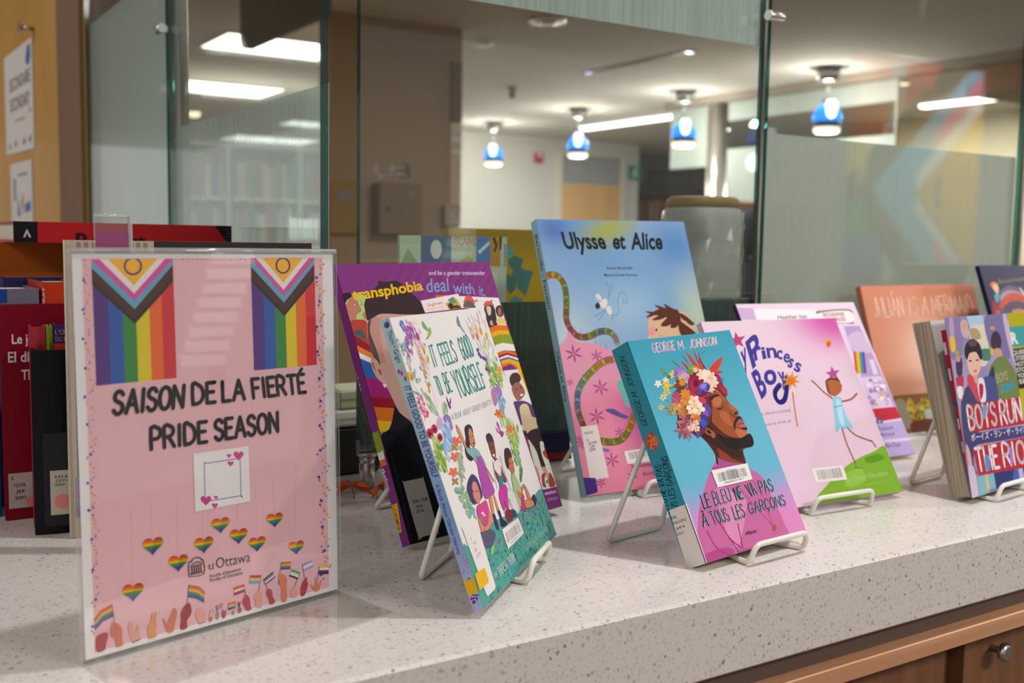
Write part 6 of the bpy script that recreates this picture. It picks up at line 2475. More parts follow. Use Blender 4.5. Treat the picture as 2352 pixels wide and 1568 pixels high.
f|#a83a88|625 657 -1 -35 -10 -1
f|#a83a88|589 672 -37 -19 -5 7
f|#a83a88|589 706 -36 15 5 8
f|#a83a88|626 725 1 35 11 1
f|#a83a88|663 710 37 20 5 -7
e|#d9684a|626 691 11 -1 -3 -10
f|#a83a88|100 589 38 -17 -5 -8
f|#a83a88|62 569 -1 -37 -11 -1
f|#a83a88|24 585 -39 -20 -6 7
f|#a83a88|24 622 -38 16 5 7
f|#a83a88|62 642 0 37 11 0
f|#a83a88|100 626 39 20 6 -8
e|#d9684a|62 605 12 -1 -2 -10
f|#a83a88|262 115 38 -17 -5 -8
f|#a83a88|223 95 0 -36 -10 0
f|#a83a88|185 112 -38 -19 -5 8
f|#a83a88|186 149 -39 16 5 7
f|#a83a88|224 168 1 36 11 0
f|#a83a88|262 151 39 19 6 -7
e|#d9684a|224 132 12 -2 -3 -11
f|#a83a88|728 149 40 -17 -6 -8
f|#a83a88|688 129 -1 -37 -12 0
f|#a83a88|648 147 -40 -20 -5 7
f|#a83a88|649 184 -40 17 5 7
f|#a83a88|689 203 1 38 11 1
f|#a83a88|729 186 40 20 5 -7
e|#d9684a|688 166 13 -1 -2 -10
f|#a83a88|83 1323 25 -11 -4 -6
f|#a83a88|57 1308 -1 -25 -7 -1
f|#a83a88|31 1318 -26 -14 -3 5
f|#a83a88|31 1343 -25 11 4 6
f|#a83a88|57 1358 0 25 7 1
f|#a83a88|83 1348 26 14 3 -5
e|#d9684a|57 1333 8 -1 -2 -7
f|#a83a88|57 659 26 -11 -3 -5
f|#a83a88|32 646 -1 -25 -8 -1
f|#a83a88|6 657 -25 -14 -3 4
f|#a83a88|6 681 -25 11 4 5
f|#a83a88|32 694 0 25 7 1
f|#a83a88|57 684 26 13 4 -5
e|#d9684a|32 670 8 -1 -2 -7
f|#a83a88|671 1571 27 -11 -4 -6
f|#a83a88|644 1555 -1 -25 -8 0
f|#a83a88|617 1566 -27 -16 -4 5
f|#a83a88|618 1591 -27 11 3 6
f|#a83a88|645 1607 0 26 7 1
f|#a83a88|672 1596 27 16 4 -5
e|#d9684a|644 1581 9 0 -1 -7
f|#a83a88|241 1652 59 -23 -8 -13
f|#a83a88|182 1618 0 -57 -16 -2
f|#a83a88|124 1641 -59 -34 -8 11
f|#a83a88|124 1698 -58 23 8 13
f|#a83a88|183 1732 1 57 17 2
f|#a83a88|242 1709 60 35 8 -11
e|#d9684a|183 1675 18 -1 -4 -16
f|#a83a88|548 1616 40 -15 -5 -8
f|#a83a88|508 1593 -1 -38 -12 -1
f|#a83a88|468 1609 -41 -23 -6 7
f|#a83a88|468 1647 -40 16 6 9
f|#a83a88|509 1670 0 39 11 1
f|#a83a88|549 1655 41 23 5 -8
e|#d9684a|508 1632 13 -1 -2 -11
s|#564a8c|475 972 599 975 694 916 798 862 725 849 569 913
s|#64b0a0|723 1276 826 1282 844 1020 796 985
e|#7a6ab0|382 499 57 -14 -8 -19
t|#4a3040|R|10|les illustrateurs|701 253 1118 247 704 297
t|#8a4a70|R|10|Boutons|846 143 1078 149 852 186""",
'ULY_call': """p|#e4d6d2|90 802 323 807 352 179 86 178
t|#4a3a3c|R|16|FOLIO|128 705 246 713 128 733
t|#4a3a3c|R|10|E|143 622 162 623 144 653
t|#4a3a3c|R|10|.B5394|145 579 275 591 147 609
t|#4a3a3c|R|10|U49|166 539 235 548 167 570
t|#4a3a3c|R|10|2008|146 504 237 511 147 533""",
'ULY_tape': """p|#44267c|-40 222 163 194 162 41 140 25 -22 8""",
'ULY_bar': """s|#e8e0de|637 443 672 458 996 465 1024 449 1032 320 1004 304 675 306 649 328
l|#302a2c|11|698 437 711 359
l|#302a2c|6|718 437 731 360
l|#302a2c|11|739 438 752 361
l|#302a2c|6|759 439 772 361
l|#302a2c|11|780 440 793 362
l|#302a2c|11|800 440 813 363
l|#302a2c|6|821 441 834 363
l|#302a2c|11|841 442 854 364
l|#302a2c|6|862 443 875 365
l|#302a2c|6|883 443 896 366
l|#302a2c|11|904 444 916 366
l|#302a2c|6|924 445 937 367
l|#302a2c|6|945 446 958 368
l|#302a2c|6|966 446 979 368
l|#302a2c|6|987 447 1000 369
l|#302a2c|11|1008 448 1020 370""",
'ULY_spine': """g|ulyspine|
t|#23282c|R|12|Bertouille - Favreau|85 3180 85 2250 30 3180
t|#23282c|R|12|Ulysse et Alice|85 1720 85 1120 30 1720""",
'GMJ': """g|gmj|
t|#d97aa0|S|88|GEORGE|293 2043 609 2046 311 2138
t|#f0dfe6|S|78|GEORGE|287 2048 603 2051 305 2142
t|#d97aa0|S|88|M.|662 2047 763 2046 681 2133
t|#f0dfe6|S|78|M.|657 2051 758 2051 675 2138
t|#d97aa0|S|88|JOHNSON|824 2043 1235 2045 854 2134
t|#f0dfe6|S|78|JOHNSON|818 2047 1229 2049 850 2139
s|#c4679c|-148 -62 -3 222 133 457 305 646 520 835 730 917 984 844 1047 733 1166 630 1206 389 1238 135 1197 -21 669 -243
s|#d98ab4|506 675 640 572 820 458 616 176 453 52 403 218 433 449
s|#b04a86|7 69 286 87 417 29 280 -96 -17 -61
l|#a03f7c|20|357 306 415 154 517 39
l|#a03f7c|20|401 172 453 52 465 -12
l|#a03f7c|20|154 268 204 104 387 -27
l|#a03f7c|20|590 260 563 124 538 35
s|#d87fb2|417 595 577 631 600 498 485 328 410 405
s|#4a2016|485 1232 674 1267 886 1195 1094 963 1035 928 992 778 787 777 609 839 622 956 574 1074 516 1151
s|#8a3a22|694 1022 765 969 838 871 988 796 974 747 672 795 669 881
s|#9c4f2b|871 1550 958 1594 1033 1567 1074 1499 1091 1434 1129 1384 1172 1343 1174 1298 1133 1272 1175 1253 1200 1214 1198 1187 1213 1167 1213 1132 1189 1099 1194 1072 1122 1038 993 1039 829 1089 736 1172 724 1269 761 1387 781 1472
s|#542014|778 1490 845 1500 808 1381 752 1274 799 1198 882 1116 995 1065 1122 1038 1062 976 861 1006 696 1074 596 1165 584 1236 695 1308
s|#b86f48|881 1495 985 1501 995 1446 924 1410 853 1419
s|#b4623a|905 1350 1001 1338 1025 1264 1026 1193 966 1201 902 1271
s|#b5663f|1082 1417 1125 1376 1168 1335 1126 1331 1079 1364
s|#ae5e38|961 1575 1029 1558 1062 1500 1028 1460 999 1526
s|#3a1a14|817 1494 886 1530 975 1531 987 1517 911 1505 848 1482
l|#2a1210|14|885 1384 935 1382 988 1398
s|#8a4428|987 1456 1005 1418 999 1383 972 1404
s|#5a2418|1046 1350 1072 1302 1121 1274 1065 1290
e|#33130f|1133 1308 33 9 5 -10
s|#2a1614|1032 1192 1098 1254 1156 1278 1190 1256 1204 1222 1171 1245 1108 1226 1062 1188 1035 1139
s|#a85a58|1095 1201 1154 1238 1192 1224 1203 1196 1155 1193
s|#b86a64|1116 1181 1192 1188 1215 1163 1181 1145 1123 1158
l|#4a1c1c|8|1111 1195 1199 1189
s|#2a1614|1108 1155 1208 1146 1209 1123 1160 1130
s|#c06a44|1039 1147 1136 1134 1193 1094 1165 1067 1069 1059 1036 1094
s|#140d0b|758 1143 834 1097 947 1072 1078 1053 1198 1080 1240 1061 1240 994 1197 948 1110 945 1039 958 957 948 836 984 746 1049
s|#33180f|592 1252 678 1275 734 1146 840 992 995 925 972 859 813 918 671 1026 590 1106 528 1175
s|#a8583a|595 1191 637 1220 686 1196 727 1156 717 1118 677 1107 657 1140 615 1154
s|#3a1610|627 1200 670 1189 677 1154 633 1165
s|#c9402c|738 2008 798 1944 844 1813 789 1827 754 1930
s|#b83a3a|854 2029 875 1945 866 1856 851 1875
s|#d0452e|881 1909 911 1869 907 1788 844 1813
s|#c03636|624 1929 655 1904 707 1836 667 1831
s|#cf3f32|951 1775 1086 1861 1246 1906 1110 1785 1007 1760
s|#cf3f32|1031 1757 1104 1772 1179 1755 1056 1732
s|#1f4a54|909 1988 920 1887 945 1789 913 1824
s|#7a3440|670 1983 699 1944 716 1880
s|#a8343c|937 2026 917 1960 899 1870 881 1909
f|#4d8a5a|553 1896 71 -58 -10 -6
f|#5a9a4a|594 1843 53 -44 -9 -5
s|#6a2a34|464 1668 591 1777 780 1810 943 1784 1078 1725 1100 1595 1119 1521 1046 1493 970 1592 804 1469 759 1334 633 1212 489 1146 383 1221 248 1257 304 1394 304 1513 363 1610
l|#5a6a34|8|316 1876 341 1829 400 1780
l|#5a6a34|8|221 1583 267 1509 283 1447
l|#5a6a34|8|320 1666 423 1681 489 1717
l|#5a6a34|8|152 1490 236 1470 295 1472
e|#7f9a3a|339 1859 10 -6 -6 -5
e|#7f9a3a|321 1855 -7 -9 -8 2
e|#7f9a3a|314 1866 -14 0 2 6
e|#7f9a3a|328 1876 -2 10 8 2
e|#7f9a3a|344 1872 13 6 3 -5
e|#6f8f3a|343 1809 1 -11 -9 -2
e|#6f8f3a|327 1814 -15 -6 -4 6
e|#6f8f3a|332 1828 -10 7 7 5
e|#6f8f3a|352 1832 8 10 8 -3
e|#6f8f3a|359 1820 15 -1 -2 -7
e|#4f7f3a|388 1776 10 -6 -6 -5
e|#4f7f3a|370 1771 -7 -9 -8 2
e|#4f7f3a|361 1781 -14 0 2 7
e|#4f7f3a|374 1792 -2 10 9 3
e|#4f7f3a|391 1789 13 6 4 -5
e|#c8d06a|461 1783 13 -17 -17 -8
e|#c8d06a|422 1782 -21 -18 -13 7
e|#c8d06a|416 1807 -26 6 9 13
e|#c8d06a|451 1824 5 21 19 1
e|#c8d06a|479 1809 30 7 3 -12
e|#e8a03a|446 1801 11 -1 -4 -8
e|#86b04a|513 1801 11 -11 -12 -7
e|#86b04a|484 1798 -14 -13 -10 4
e|#86b04a|477 1816 -20 2 6 9
e|#86b04a|501 1829 2 16 14 2
e|#86b04a|523 1820 22 7 4 -8
e|#e8e4dc|223 1722 22 -8 -10 -10
e|#e8e4dc|190 1711 -9 -18 -16 2
e|#e8e4dc|170 1729 -26 -3 1 11
e|#e8e4dc|192 1751 -8 16 16 5
e|#e8e4dc|225 1747 22 13 9 -9
e|#e0d8c8|323 1737 6 -15 -14 -4
e|#e0d8c8|294 1741 -20 -12 -8 7
e|#e0d8c8|295 1762 -18 8 10 9
e|#e0d8c8|325 1772 8 16 14 -2
e|#e0d8c8|342 1757 24 2 -1 -11
e|#d8b84a|345 1698 34 -4 -7 -15
e|#d8b84a|307 1675 -1 -24 -22 -2
e|#d8b84a|271 1690 -34 -11 -6 14
e|#d8b84a|287 1722 -20 17 18 11
e|#d8b84a|333 1727 22 22 17 -7
e|#e8e0c0|309 1702 13 -1 -5 -9
e|#c8c06a|302 1627 24 -9 -11 -12
e|#c8c06a|266 1615 -10 -21 -17 1
e|#c8c06a|244 1633 -29 -3 1 13
e|#c8c06a|267 1657 -8 18 18 6
e|#c8c06a|303 1653 25 15 11 -9
e|#8a8a3a|277 1637 11 -1 -4 -8
e|#d0c8a8|222 1580 19 -10 -11 -10
e|#d0c8a8|190 1571 -11 -18 -15 2
e|#d0c8a8|173 1589 -25 -2 2 11
e|#d0c8a8|195 1608 -5 17 16 5
e|#d0c8a8|226 1603 22 12 8 -9
e|#9a8a4a|201 1590 10 -1 -3 -7
e|#c8b888|131 1480 3 -15 -14 -3
e|#c8b888|105 1486 -21 -9 -7 8
e|#c8b888|109 1507 -16 10 10 8
e|#c8b888|139 1514 10 16 13 -3
e|#c8b888|152 1497 23 0 -2 -10
e|#c8902a|127 1497 9 -1 -3 -6
e|#9a9a78|270 1480 15 -13 -13 -8
e|#9a9a78|237 1476 -16 -16 -13 5
e|#9a9a78|227 1497 -25 3 5 11
e|#9a9a78|254 1513 0 18 16 2
e|#9a9a78|281 1503 24 8 4 -10
e|#6a7a4a|253 1494 10 -1 -3 -7
e|#8a9070|261 1432 27 -4 -7 -12
e|#8a9070|229 1415 -2 -20 -18 -1
e|#8a9070|200 1428 -28 -8 -4 12
e|#8a9070|215 1454 -16 15 15 8
e|#8a9070|252 1456 19 18 14 -6
e|#6a6a4a|231 1437 11 -1 -4 -8
e|#c8c8a0|448 1690 15 -7 -9 -8
e|#c8c8a0|422 1682 -8 -14 -12 2
e|#c8c8a0|408 1696 -20 -2 1 8
e|#c8c8a0|426 1712 -5 13 12 3
e|#c8c8a0|450 1708 18 10 7 -7
e|#a8a880|280 1413 9 -10 -9 -5
e|#a8a880|258 1412 -12 -10 -8 5
e|#a8a880|254 1427 -16 4 5 7
e|#a8a880|274 1437 3 12 11 0
e|#a8a880|291 1428 17 4 1 -7
e|#9a72b8|557 1803 14 -22 -23 -10
e|#9a72b8|518 1801 -23 -23 -21 8
e|#9a72b8|503 1824 -36 -1 4 18
e|#9a72b8|528 1849 -14 22 24 10
e|#9a72b8|568 1851 23 23 20 -8
e|#9a72b8|583 1828 36 1 -4 -18
e|#8a62b0|535 1780 27 -6 -10 -14
e|#8a62b0|507 1763 1 -20 -22 -3
e|#8a62b0|477 1769 -26 -14 -12 11
e|#8a62b0|475 1792 -28 5 9 14
e|#8a62b0|502 1808 -1 21 22 4
e|#8a62b0|533 1802 25 15 11 -10
e|#a88ac8|588 1765 15 -21 -24 -11
e|#a88ac8|548 1762 -22 -23 -21 8
e|#a88ac8|532 1785 -37 -2 3 18
e|#a88ac8|556 1811 -15 20 24 10
e|#a88ac8|596 1813 22 23 21 -8
e|#a88ac8|612 1790 37 2 -3 -18
e|#e8b04a|572 1788 14 -2 -5 -11
e|#c8a0d0|633 1744 25 -13 -16 -15
e|#c8a0d0|597 1731 -8 -23 -24 1
e|#c8a0d0|569 1745 -33 -11 -7 15
e|#c8a0d0|578 1771 -25 13 17 14
e|#c8a0d0|614 1784 9 23 24 -1
e|#c8a0d0|642 1770 33 11 7 -15
e|#e8a03a|606 1757 13 -1 -5 -9
e|#e0b060|556 1735 16 -11 -13 -9
e|#e0b060|530 1729 -9 -17 -16 2
e|#e0b060|513 1741 -24 -6 -3 11
e|#e0b060|523 1759 -15 11 13 9
e|#e0b060|549 1765 9 17 16 -2
e|#e0b060|566 1753 24 6 3 -11
e|#c9762a|540 1747 9 -1 -4 -7
e|#b090c8|659 1706 22 -12 -15 -13
e|#b090c8|626 1696 -8 -22 -21 1
e|#b090c8|602 1709 -29 -10 -5 13
e|#b090c8|611 1732 -21 12 16 12
e|#b090c8|644 1742 8 21 21 -1
e|#b090c8|668 1729 30 10 5 -13
e|#e8c060|635 1719 12 -1 -4 -9
e|#7a5ab0|608 1648 23 -13 -17 -13
e|#7a5ab0|572 1638 -9 -23 -22 1
e|#7a5ab0|547 1652 -32 -9 -5 15
e|#7a5ab0|557 1677 -23 13 17 13
e|#7a5ab0|593 1688 9 23 22 -2
e|#7a5ab0|618 1673 32 10 5 -14
e|#c8b0d8|588 1672 5 -16 -16 -4
e|#c8b0d8|563 1675 -19 -14 -11 7
e|#c8b0d8|558 1692 -23 2 6 12
e|#c8b0d8|578 1706 -4 16 17 5
e|#c8b0d8|604 1704 19 13 11 -8
e|#c8b0d8|609 1687 23 -3 -6 -12
e|#e0a040|583 1689 10 -1 -3 -6
e|#4a3a90|575 1574 8 -19 -21 -7
e|#4a3a90|542 1576 -21 -18 -15 8
e|#4a3a90|534 1596 -30 2 5 15
e|#4a3a90|558 1615 -8 19 20 7
e|#4a3a90|590 1614 22 17 15 -9
e|#4a3a90|599 1593 29 -2 -6 -15
e|#7a4a2a|509 1648 12 -30 -33 -10
e|#7a4a2a|457 1651 -34 -28 -24 13
e|#7a4a2a|443 1684 -46 2 9 23
e|#7a4a2a|481 1715 -13 30 33 10
e|#7a4a2a|533 1712 34 28 24 -13
e|#7a4a2a|547 1679 47 -2 -9 -23
e|#6a3a2a|499 1608 16 -20 -23 -10
e|#6a3a2a|459 1605 -20 -23 -21 7
e|#6a3a2a|442 1627 -36 -3 1 18
e|#6a3a2a|464 1653 -16 20 23 10
e|#6a3a2a|504 1656 20 23 21 -7
e|#6a3a2a|521 1634 37 3 -1 -18
e|#d0902f|543 1690 11 -13 -15 -8
e|#d0902f|516 1687 -13 -16 -15 4
e|#d0902f|503 1701 -24 -3 1 12
e|#d0902f|518 1718 -12 13 15 8
e|#d0902f|544 1721 13 16 15 -4
e|#d0902f|557 1707 24 3 -1 -12
e|#8aa03a|772 1825 28 -6 -10 -14
e|#8aa03a|743 1809 0 -21 -22 -3
e|#8aa03a|712 1816 -26 -15 -11 11
e|#8aa03a|712 1839 -28 6 10 14
e|#8aa03a|741 1855 -1 21 22 4
e|#8aa03a|771 1849 27 14 12 -11
e|#c8d060|742 1832 12 -1 -5 -8
e|#6f8f34|727 1797 23 -3 -7 -12
e|#6f8f34|705 1783 3 -16 -18 -4
e|#6f8f34|679 1786 -19 -13 -10 8
e|#6f8f34|676 1804 -23 3 6 12
e|#6f8f34|697 1818 -3 17 18 4
e|#6f8f34|723 1815 20 13 11 -8
e|#e0c0a0|791 1801 7 -12 -14 -5
e|#e0c0a0|767 1800 -13 -13 -11 5
e|#e0c0a0|759 1814 -21 0 3 10
e|#e0c0a0|775 1828 -8 13 14 6
e|#e0c0a0|798 1829 14 13 11 -5
e|#e0c0a0|806 1815 21 1 -3 -10
e|#8e1f3a|707 1667 117 1 -26 -102
e|#a82a48|679 1661 68 1 -17 -68
e|#6a1428|711 1675 37 0 -10 -38
s|#b8305a|577 1628 597 1547 704 1517 839 1536 868 1568 736 1530 641 1586
s|#c83a62|654 1514 736 1530 773 1482 737 1460 681 1471
e|#8e2444|1048 1619 52 13 15 -56
e|#a82a40|1082 1561 45 11 13 -48
e|#9a2a6a|1066 1690 39 5 0 -43
s|#8a2038|735 1770 835 1796 867 1783 737 1725
e|#f0d0b8|900 1753 42 -5 -10 -19
e|#f0d0b8|862 1727 7 -28 -27 -7
e|#f0d0b8|816 1732 -34 -24 -18 11
e|#f0d0b8|808 1763 -42 4 9 18
e|#f0d0b8|845 1789 -7 28 27 7
e|#f0d0b8|891 1784 35 24 18 -12
e|#f2d8c4|988 1707 51 -5 -12 -22
e|#ecc4aa|957 1681 22 -30 -31 -13
e|#f2d8c4|911 1674 -19 -36 -32 3
e|#ecc4aa|877 1690 -49 -22 -14 18
e|#f2d8c4|876 1719 -51 6 11 23
e|#ecc4aa|907 1746 -23 29 30 13
e|#f2d8c4|952 1753 19 37 32 -3
e|#ecc4aa|986 1737 50 22 14 -18
e|#e0a884|932 1713 20 -2 -8 -14
e|#f0d0b8|1005 1651 43 -4 -9 -18
e|#e8bc9c|974 1628 14 -27 -26 -10
e|#f0d0b8|932 1626 -25 -28 -23 7
e|#e8bc9c|910 1647 -44 -9 -3 18
e|#f0d0b8|925 1675 -31 17 20 16
e|#e8bc9c|965 1689 6 31 28 2
e|#f0d0b8|1001 1679 39 20 15 -14
e|#e8c8b4|928 1588 27 -3 -6 -12
e|#e8c8b4|898 1571 -1 -19 -17 -2
e|#e8c8b4|870 1582 -27 -8 -5 10
e|#e8c8b4|882 1606 -15 13 15 8
e|#e8c8b4|919 1610 17 17 13 -6
e|#f4dccc|939 1758 30 -3 -7 -13
e|#f4dccc|912 1739 5 -20 -20 -5
e|#f4dccc|879 1743 -25 -17 -13 8
e|#f4dccc|873 1765 -30 3 7 13
e|#f4dccc|900 1783 -6 20 19 5
e|#f4dccc|933 1780 25 17 13 -8
s|#6a5ac0|721 1621 782 1667 859 1672 902 1645 876 1594 821 1574 771 1597
s|#8a86d8|773 1650 843 1665 847 1624 779 1614
s|#5042a8|688 1580 740 1610 762 1580 698 1553
s|#4a3aa0|856 1641 900 1640 872 1594 836 1590
s|#6a3fa0|689 1439 760 1457 797 1408 773 1350 704 1324 663 1364
s|#8a5ab8|655 1374 726 1391 724 1339 653 1322
e|#c8d06a|690 1404 23 -3 -13 -24
e|#2c3a1c|690 1404 11 -1 -6 -11
s|#2f3f9c|563 1291 620 1352 689 1343 674 1267 626 1222 576 1220
s|#4058b8|575 1289 637 1315 658 1260 600 1242
s|#5a4a9c|469 1201 533 1209 487 1142 461 1150
e|#d9883a|542 1514 31 -25 -25 -16
e|#c9742a|494 1502 -13 -36 -30 1
e|#d9883a|457 1519 -47 -20 -13 17
e|#c9742a|459 1552 -46 10 14 20
e|#d9883a|498 1577 -10 33 30 7
e|#c9742a|546 1574 33 31 23 -11
e|#d9883a|565 1546 52 5 -1 -21
e|#c9924f|411 1461 34 -25 -25 -17
e|#b87a3f|361 1447 -12 -37 -31 1
e|#d0a060|321 1464 -47 -22 -14 18
e|#c9924f|321 1498 -48 10 14 22
e|#b87a3f|361 1525 -12 34 31 9
e|#d0a060|411 1523 34 33 25 -10
e|#c9924f|433 1495 54 6 0 -22
e|#e0b070|374 1487 20 -2 -7 -14
e|#cf7a2a|499 1444 39 -14 -17 -18
e|#d98f3a|459 1425 2 -32 -29 -5
e|#cf7a2a|417 1432 -36 -26 -19 12
e|#d98f3a|404 1460 -47 0 5 20
e|#cf7a2a|431 1488 -23 26 25 13
e|#d98f3a|476 1495 19 33 27 -4
e|#cf7a2a|507 1476 47 14 8 -18
e|#3a2a1a|456 1460 18 -2 -7 -13
e|#c98a5a|421 1396 35 -11 -14 -15
e|#b8743f|387 1379 4 -28 -25 -5
e|#c98a5a|350 1384 -30 -23 -17 10
e|#b8743f|337 1408 -41 -1 4 17
e|#c98a5a|359 1433 -21 21 21 11
e|#b8743f|399 1440 14 28 23 -3
e|#c98a5a|426 1424 40 13 8 -15
e|#b0506a|385 1526 15 -20 -20 -8
e|#c06a6a|351 1522 -16 -23 -19 5
e|#b0506a|330 1538 -34 -9 -4 14
e|#c06a6a|339 1562 -27 12 14 13
e|#b0506a|370 1575 1 25 21 3
e|#c06a6a|400 1569 29 18 13 -11
e|#b0506a|407 1546 35 -1 -5 -14
e|#b04a68|412 1576 20 -12 -13 -10
e|#b04a68|385 1566 -5 -20 -18 0
e|#b04a68|361 1574 -26 -13 -9 10
e|#b04a68|358 1593 -27 4 7 12
e|#b04a68|379 1609 -9 18 17 6
e|#b04a68|407 1610 17 19 15 -5
e|#b04a68|422 1595 30 6 1 -12
e|#d98a3a|577 1357 34 -4 -8 -14
e|#e0a050|552 1339 11 -22 -21 -7
e|#d98a3a|517 1338 -20 -22 -18 6
e|#e0a050|500 1356 -36 -6 -2 14
e|#d98a3a|512 1379 -25 15 16 12
e|#e0a050|545 1390 5 25 22 0
e|#d98a3a|574 1380 32 16 11 -11
e|#d0762a|574 1308 24 -9 -11 -11
e|#d0762a|548 1296 1 -20 -18 -2
e|#d0762a|522 1301 -23 -15 -12 8
e|#d0762a|515 1319 -30 1 3 13
e|#d0762a|532 1337 -14 16 16 7
e|#d0762a|561 1340 12 20 17 -3
e|#d0762a|580 1328 29 8 4 -12
e|#d98a34|542 1580 29 -11 -13 -14
e|#d98a34|511 1565 1 -24 -22 -3
e|#d98a34|480 1571 -28 -19 -14 10
e|#d98a34|471 1593 -35 0 5 15
e|#d98a34|492 1614 -16 20 20 9
e|#d98a34|527 1619 15 25 20 -3
e|#d98a34|549 1604 36 10 6 -14
e|#b8642a|489 1411 27 -5 -8 -12
e|#b8642a|467 1396 8 -19 -17 -5
e|#b8642a|439 1396 -18 -18 -15 6
e|#b8642a|425 1412 -30 -5 -1 12
e|#b8642a|437 1431 -20 13 13 9
e|#b8642a|464 1439 6 21 18 0
e|#b8642a|487 1430 27 13 9 -9
e|#7a3a1a|458 1416 11 -1 -4 -8
e|#f0dcc4|635 1487 33 -14 -22 -20
e|#e8c8a8|581 1472 -16 -29 -31 4
e|#f0dcc4|552 1500 -42 -4 2 23
e|#e8c8a8|588 1532 -11 27 33 10
e|#f0dcc4|639 1525 37 20 18 -18
e|#e0a050|599 1503 16 -2 -6 -11
e|#f0dcc4|556 1403 15 -27 -34 -13
e|#ecccac|499 1407 -35 -23 -22 17
e|#f0dcc4|497 1446 -37 13 20 23
e|#ecccac|552 1466 13 31 35 -2
e|#f0dcc4|589 1439 46 7 1 -24
e|#d98a3a|539 1432 17 -2 -7 -12
e|#f4e2cc|663 1410 40 -10 -19 -23
e|#e8c4a0|608 1388 -9 -31 -36 1
e|#f4e2cc|569 1413 -46 -9 -4 24
e|#e8c4a0|598 1451 -18 25 34 14
e|#f4e2cc|656 1449 35 25 25 -15
e|#e0a858|619 1422 17 -2 -7 -12
f|#a85a6a|385 1274 13 -43 -27 -6
f|#8e4458|323 1282 -50 -36 -18 12
f|#b87080|310 1323 -64 8 9 19
f|#a85a6a|359 1358 -14 44 27 7
f|#8e4458|421 1351 52 37 18 -12
f|#b87080|434 1309 65 -8 -9 -19
f|#a85a6a|319 1213 17 -39 -24 -7
f|#8e4458|262 1216 -42 -34 -17 10
f|#b87080|246 1253 -59 4 6 17
f|#a85a6a|286 1286 -17 38 24 7
f|#8e4458|344 1282 43 35 17 -9
f|#b87080|360 1246 60 -4 -6 -17
f|#a85a6a|365 1186 21 -33 -20 -7
f|#8e4458|313 1186 -34 -32 -17 8
f|#b87080|294 1218 -55 0 3 15
f|#a85a6a|327 1249 -20 33 21 8
f|#8e4458|379 1249 35 34 18 -7
f|#b87080|399 1218 55 0 -4 -16
f|#a85a6a|467 1303 41 -5 -6 -11
f|#8e4458|435 1282 7 -29 -17 -4
f|#b87080|396 1287 -34 -22 -11 8
f|#a85a6a|389 1314 -41 6 6 12
f|#8e4458|421 1336 -8 28 17 4
f|#b87080|460 1330 34 23 11 -7
f|#c08a94|349 1200 -9 -76 -17 0
f|#9a5060|266 1212 -46 -50 -17 6
e|#ecc8b4|472 1252 18 -10 -14 -11
e|#dca890|440 1245 -11 -16 -18 4
e|#ecc8b4|425 1263 -25 0 3 13
e|#dca890|448 1281 -4 16 20 4
e|#ecc8b4|477 1274 22 10 9 -11
e|#c98a5a|452 1263 10 -2 -3 -7
e|#ecc8b4|535 1275 22 -5 -9 -13
e|#dca890|506 1262 -4 -17 -20 0
e|#ecc8b4|482 1275 -24 -6 -3 13
e|#dca890|497 1296 -12 14 18 8
e|#ecc8b4|529 1296 18 14 15 -8
e|#c98a5a|510 1281 9 -2 -4 -7
e|#ecc8b4|509 1216 11 -14 -18 -8
e|#dca890|477 1216 -18 -14 -14 8
e|#ecc8b4|472 1237 -22 5 9 13
e|#dca890|501 1250 4 17 20 0
e|#ecc8b4|524 1237 25 5 3 -14
e|#c98a5a|496 1231 10 -1 -3 -7
e|#ecc8b4|432 1234 9 -15 -19 -7
e|#dca890|401 1236 -19 -13 -13 9
e|#ecc8b4|399 1257 -21 7 10 13
e|#dca890|429 1268 6 17 19 -1
e|#ecc8b4|449 1254 25 4 2 -14
e|#c98a5a|422 1250 9 -2 -4 -7
e|#2f8a9a|1115 1666 12 -5 -24 -21
l|#2f7a8a|4|963 1969 992 1989 1025 1991
s|#a8508c|638 914 690 882 825 829 996 794 991 774 694 802 542 819 527 833 608 847
l|#a83a70|4|761 625 922 360 1064 144
l|#a83a70|4|1011 646 1072 412 1058 153
e|#b0563a|1073 127 26 -5 -17 -28
t|#7fc4cf|S|70|LE|226 469 327 472 232 599
t|#1d2630|S|70|LE|220 476 321 478 226 606
t|#7fc4cf|S|48|BLEU|388 474 628 478 397 598
t|#1d2630|S|48|BLEU|381 481 621 485 390 605
t|#7fc4cf|S|84|NE|699 470 798 470 704 586
t|#1d2630|S|84|NE|692 476 791 476 697 593
t|#7fc4cf|S|70|VA|906 472 1013 480 882 589
t|#1d2630|S|70|VA|899 478 1006 487 875 596
t|#7fc4cf|S|60|PAS|1079 469 1269 467 1085 588
t|#1d2630|S|60|PAS|1072 476 1262 474 1078 595
t|#7fc4cf|S|76|À|134 316 209 313 149 429
t|#1d2630|S|76|À|128 323 202 320 143 436
t|#7fc4cf|S|50|TOUS|284 310 512 306 270 429
t|#1d2630|S|50|TOUS|277 316 505 313 263 436
t|#7fc4cf|S|58|LES|582 298 733 300 592 423
t|#1d2630|S|58|LES|575 305 727 307 586 430
t|#7fc4cf|S|62|GARÇONS|809 309 1363 301 825 411
t|#1d2630|S|62|GARÇONS|802 316 1356 308 818 418
t|#5a2a48|R|6|ellipsis|636 139 800 134 646 172""",
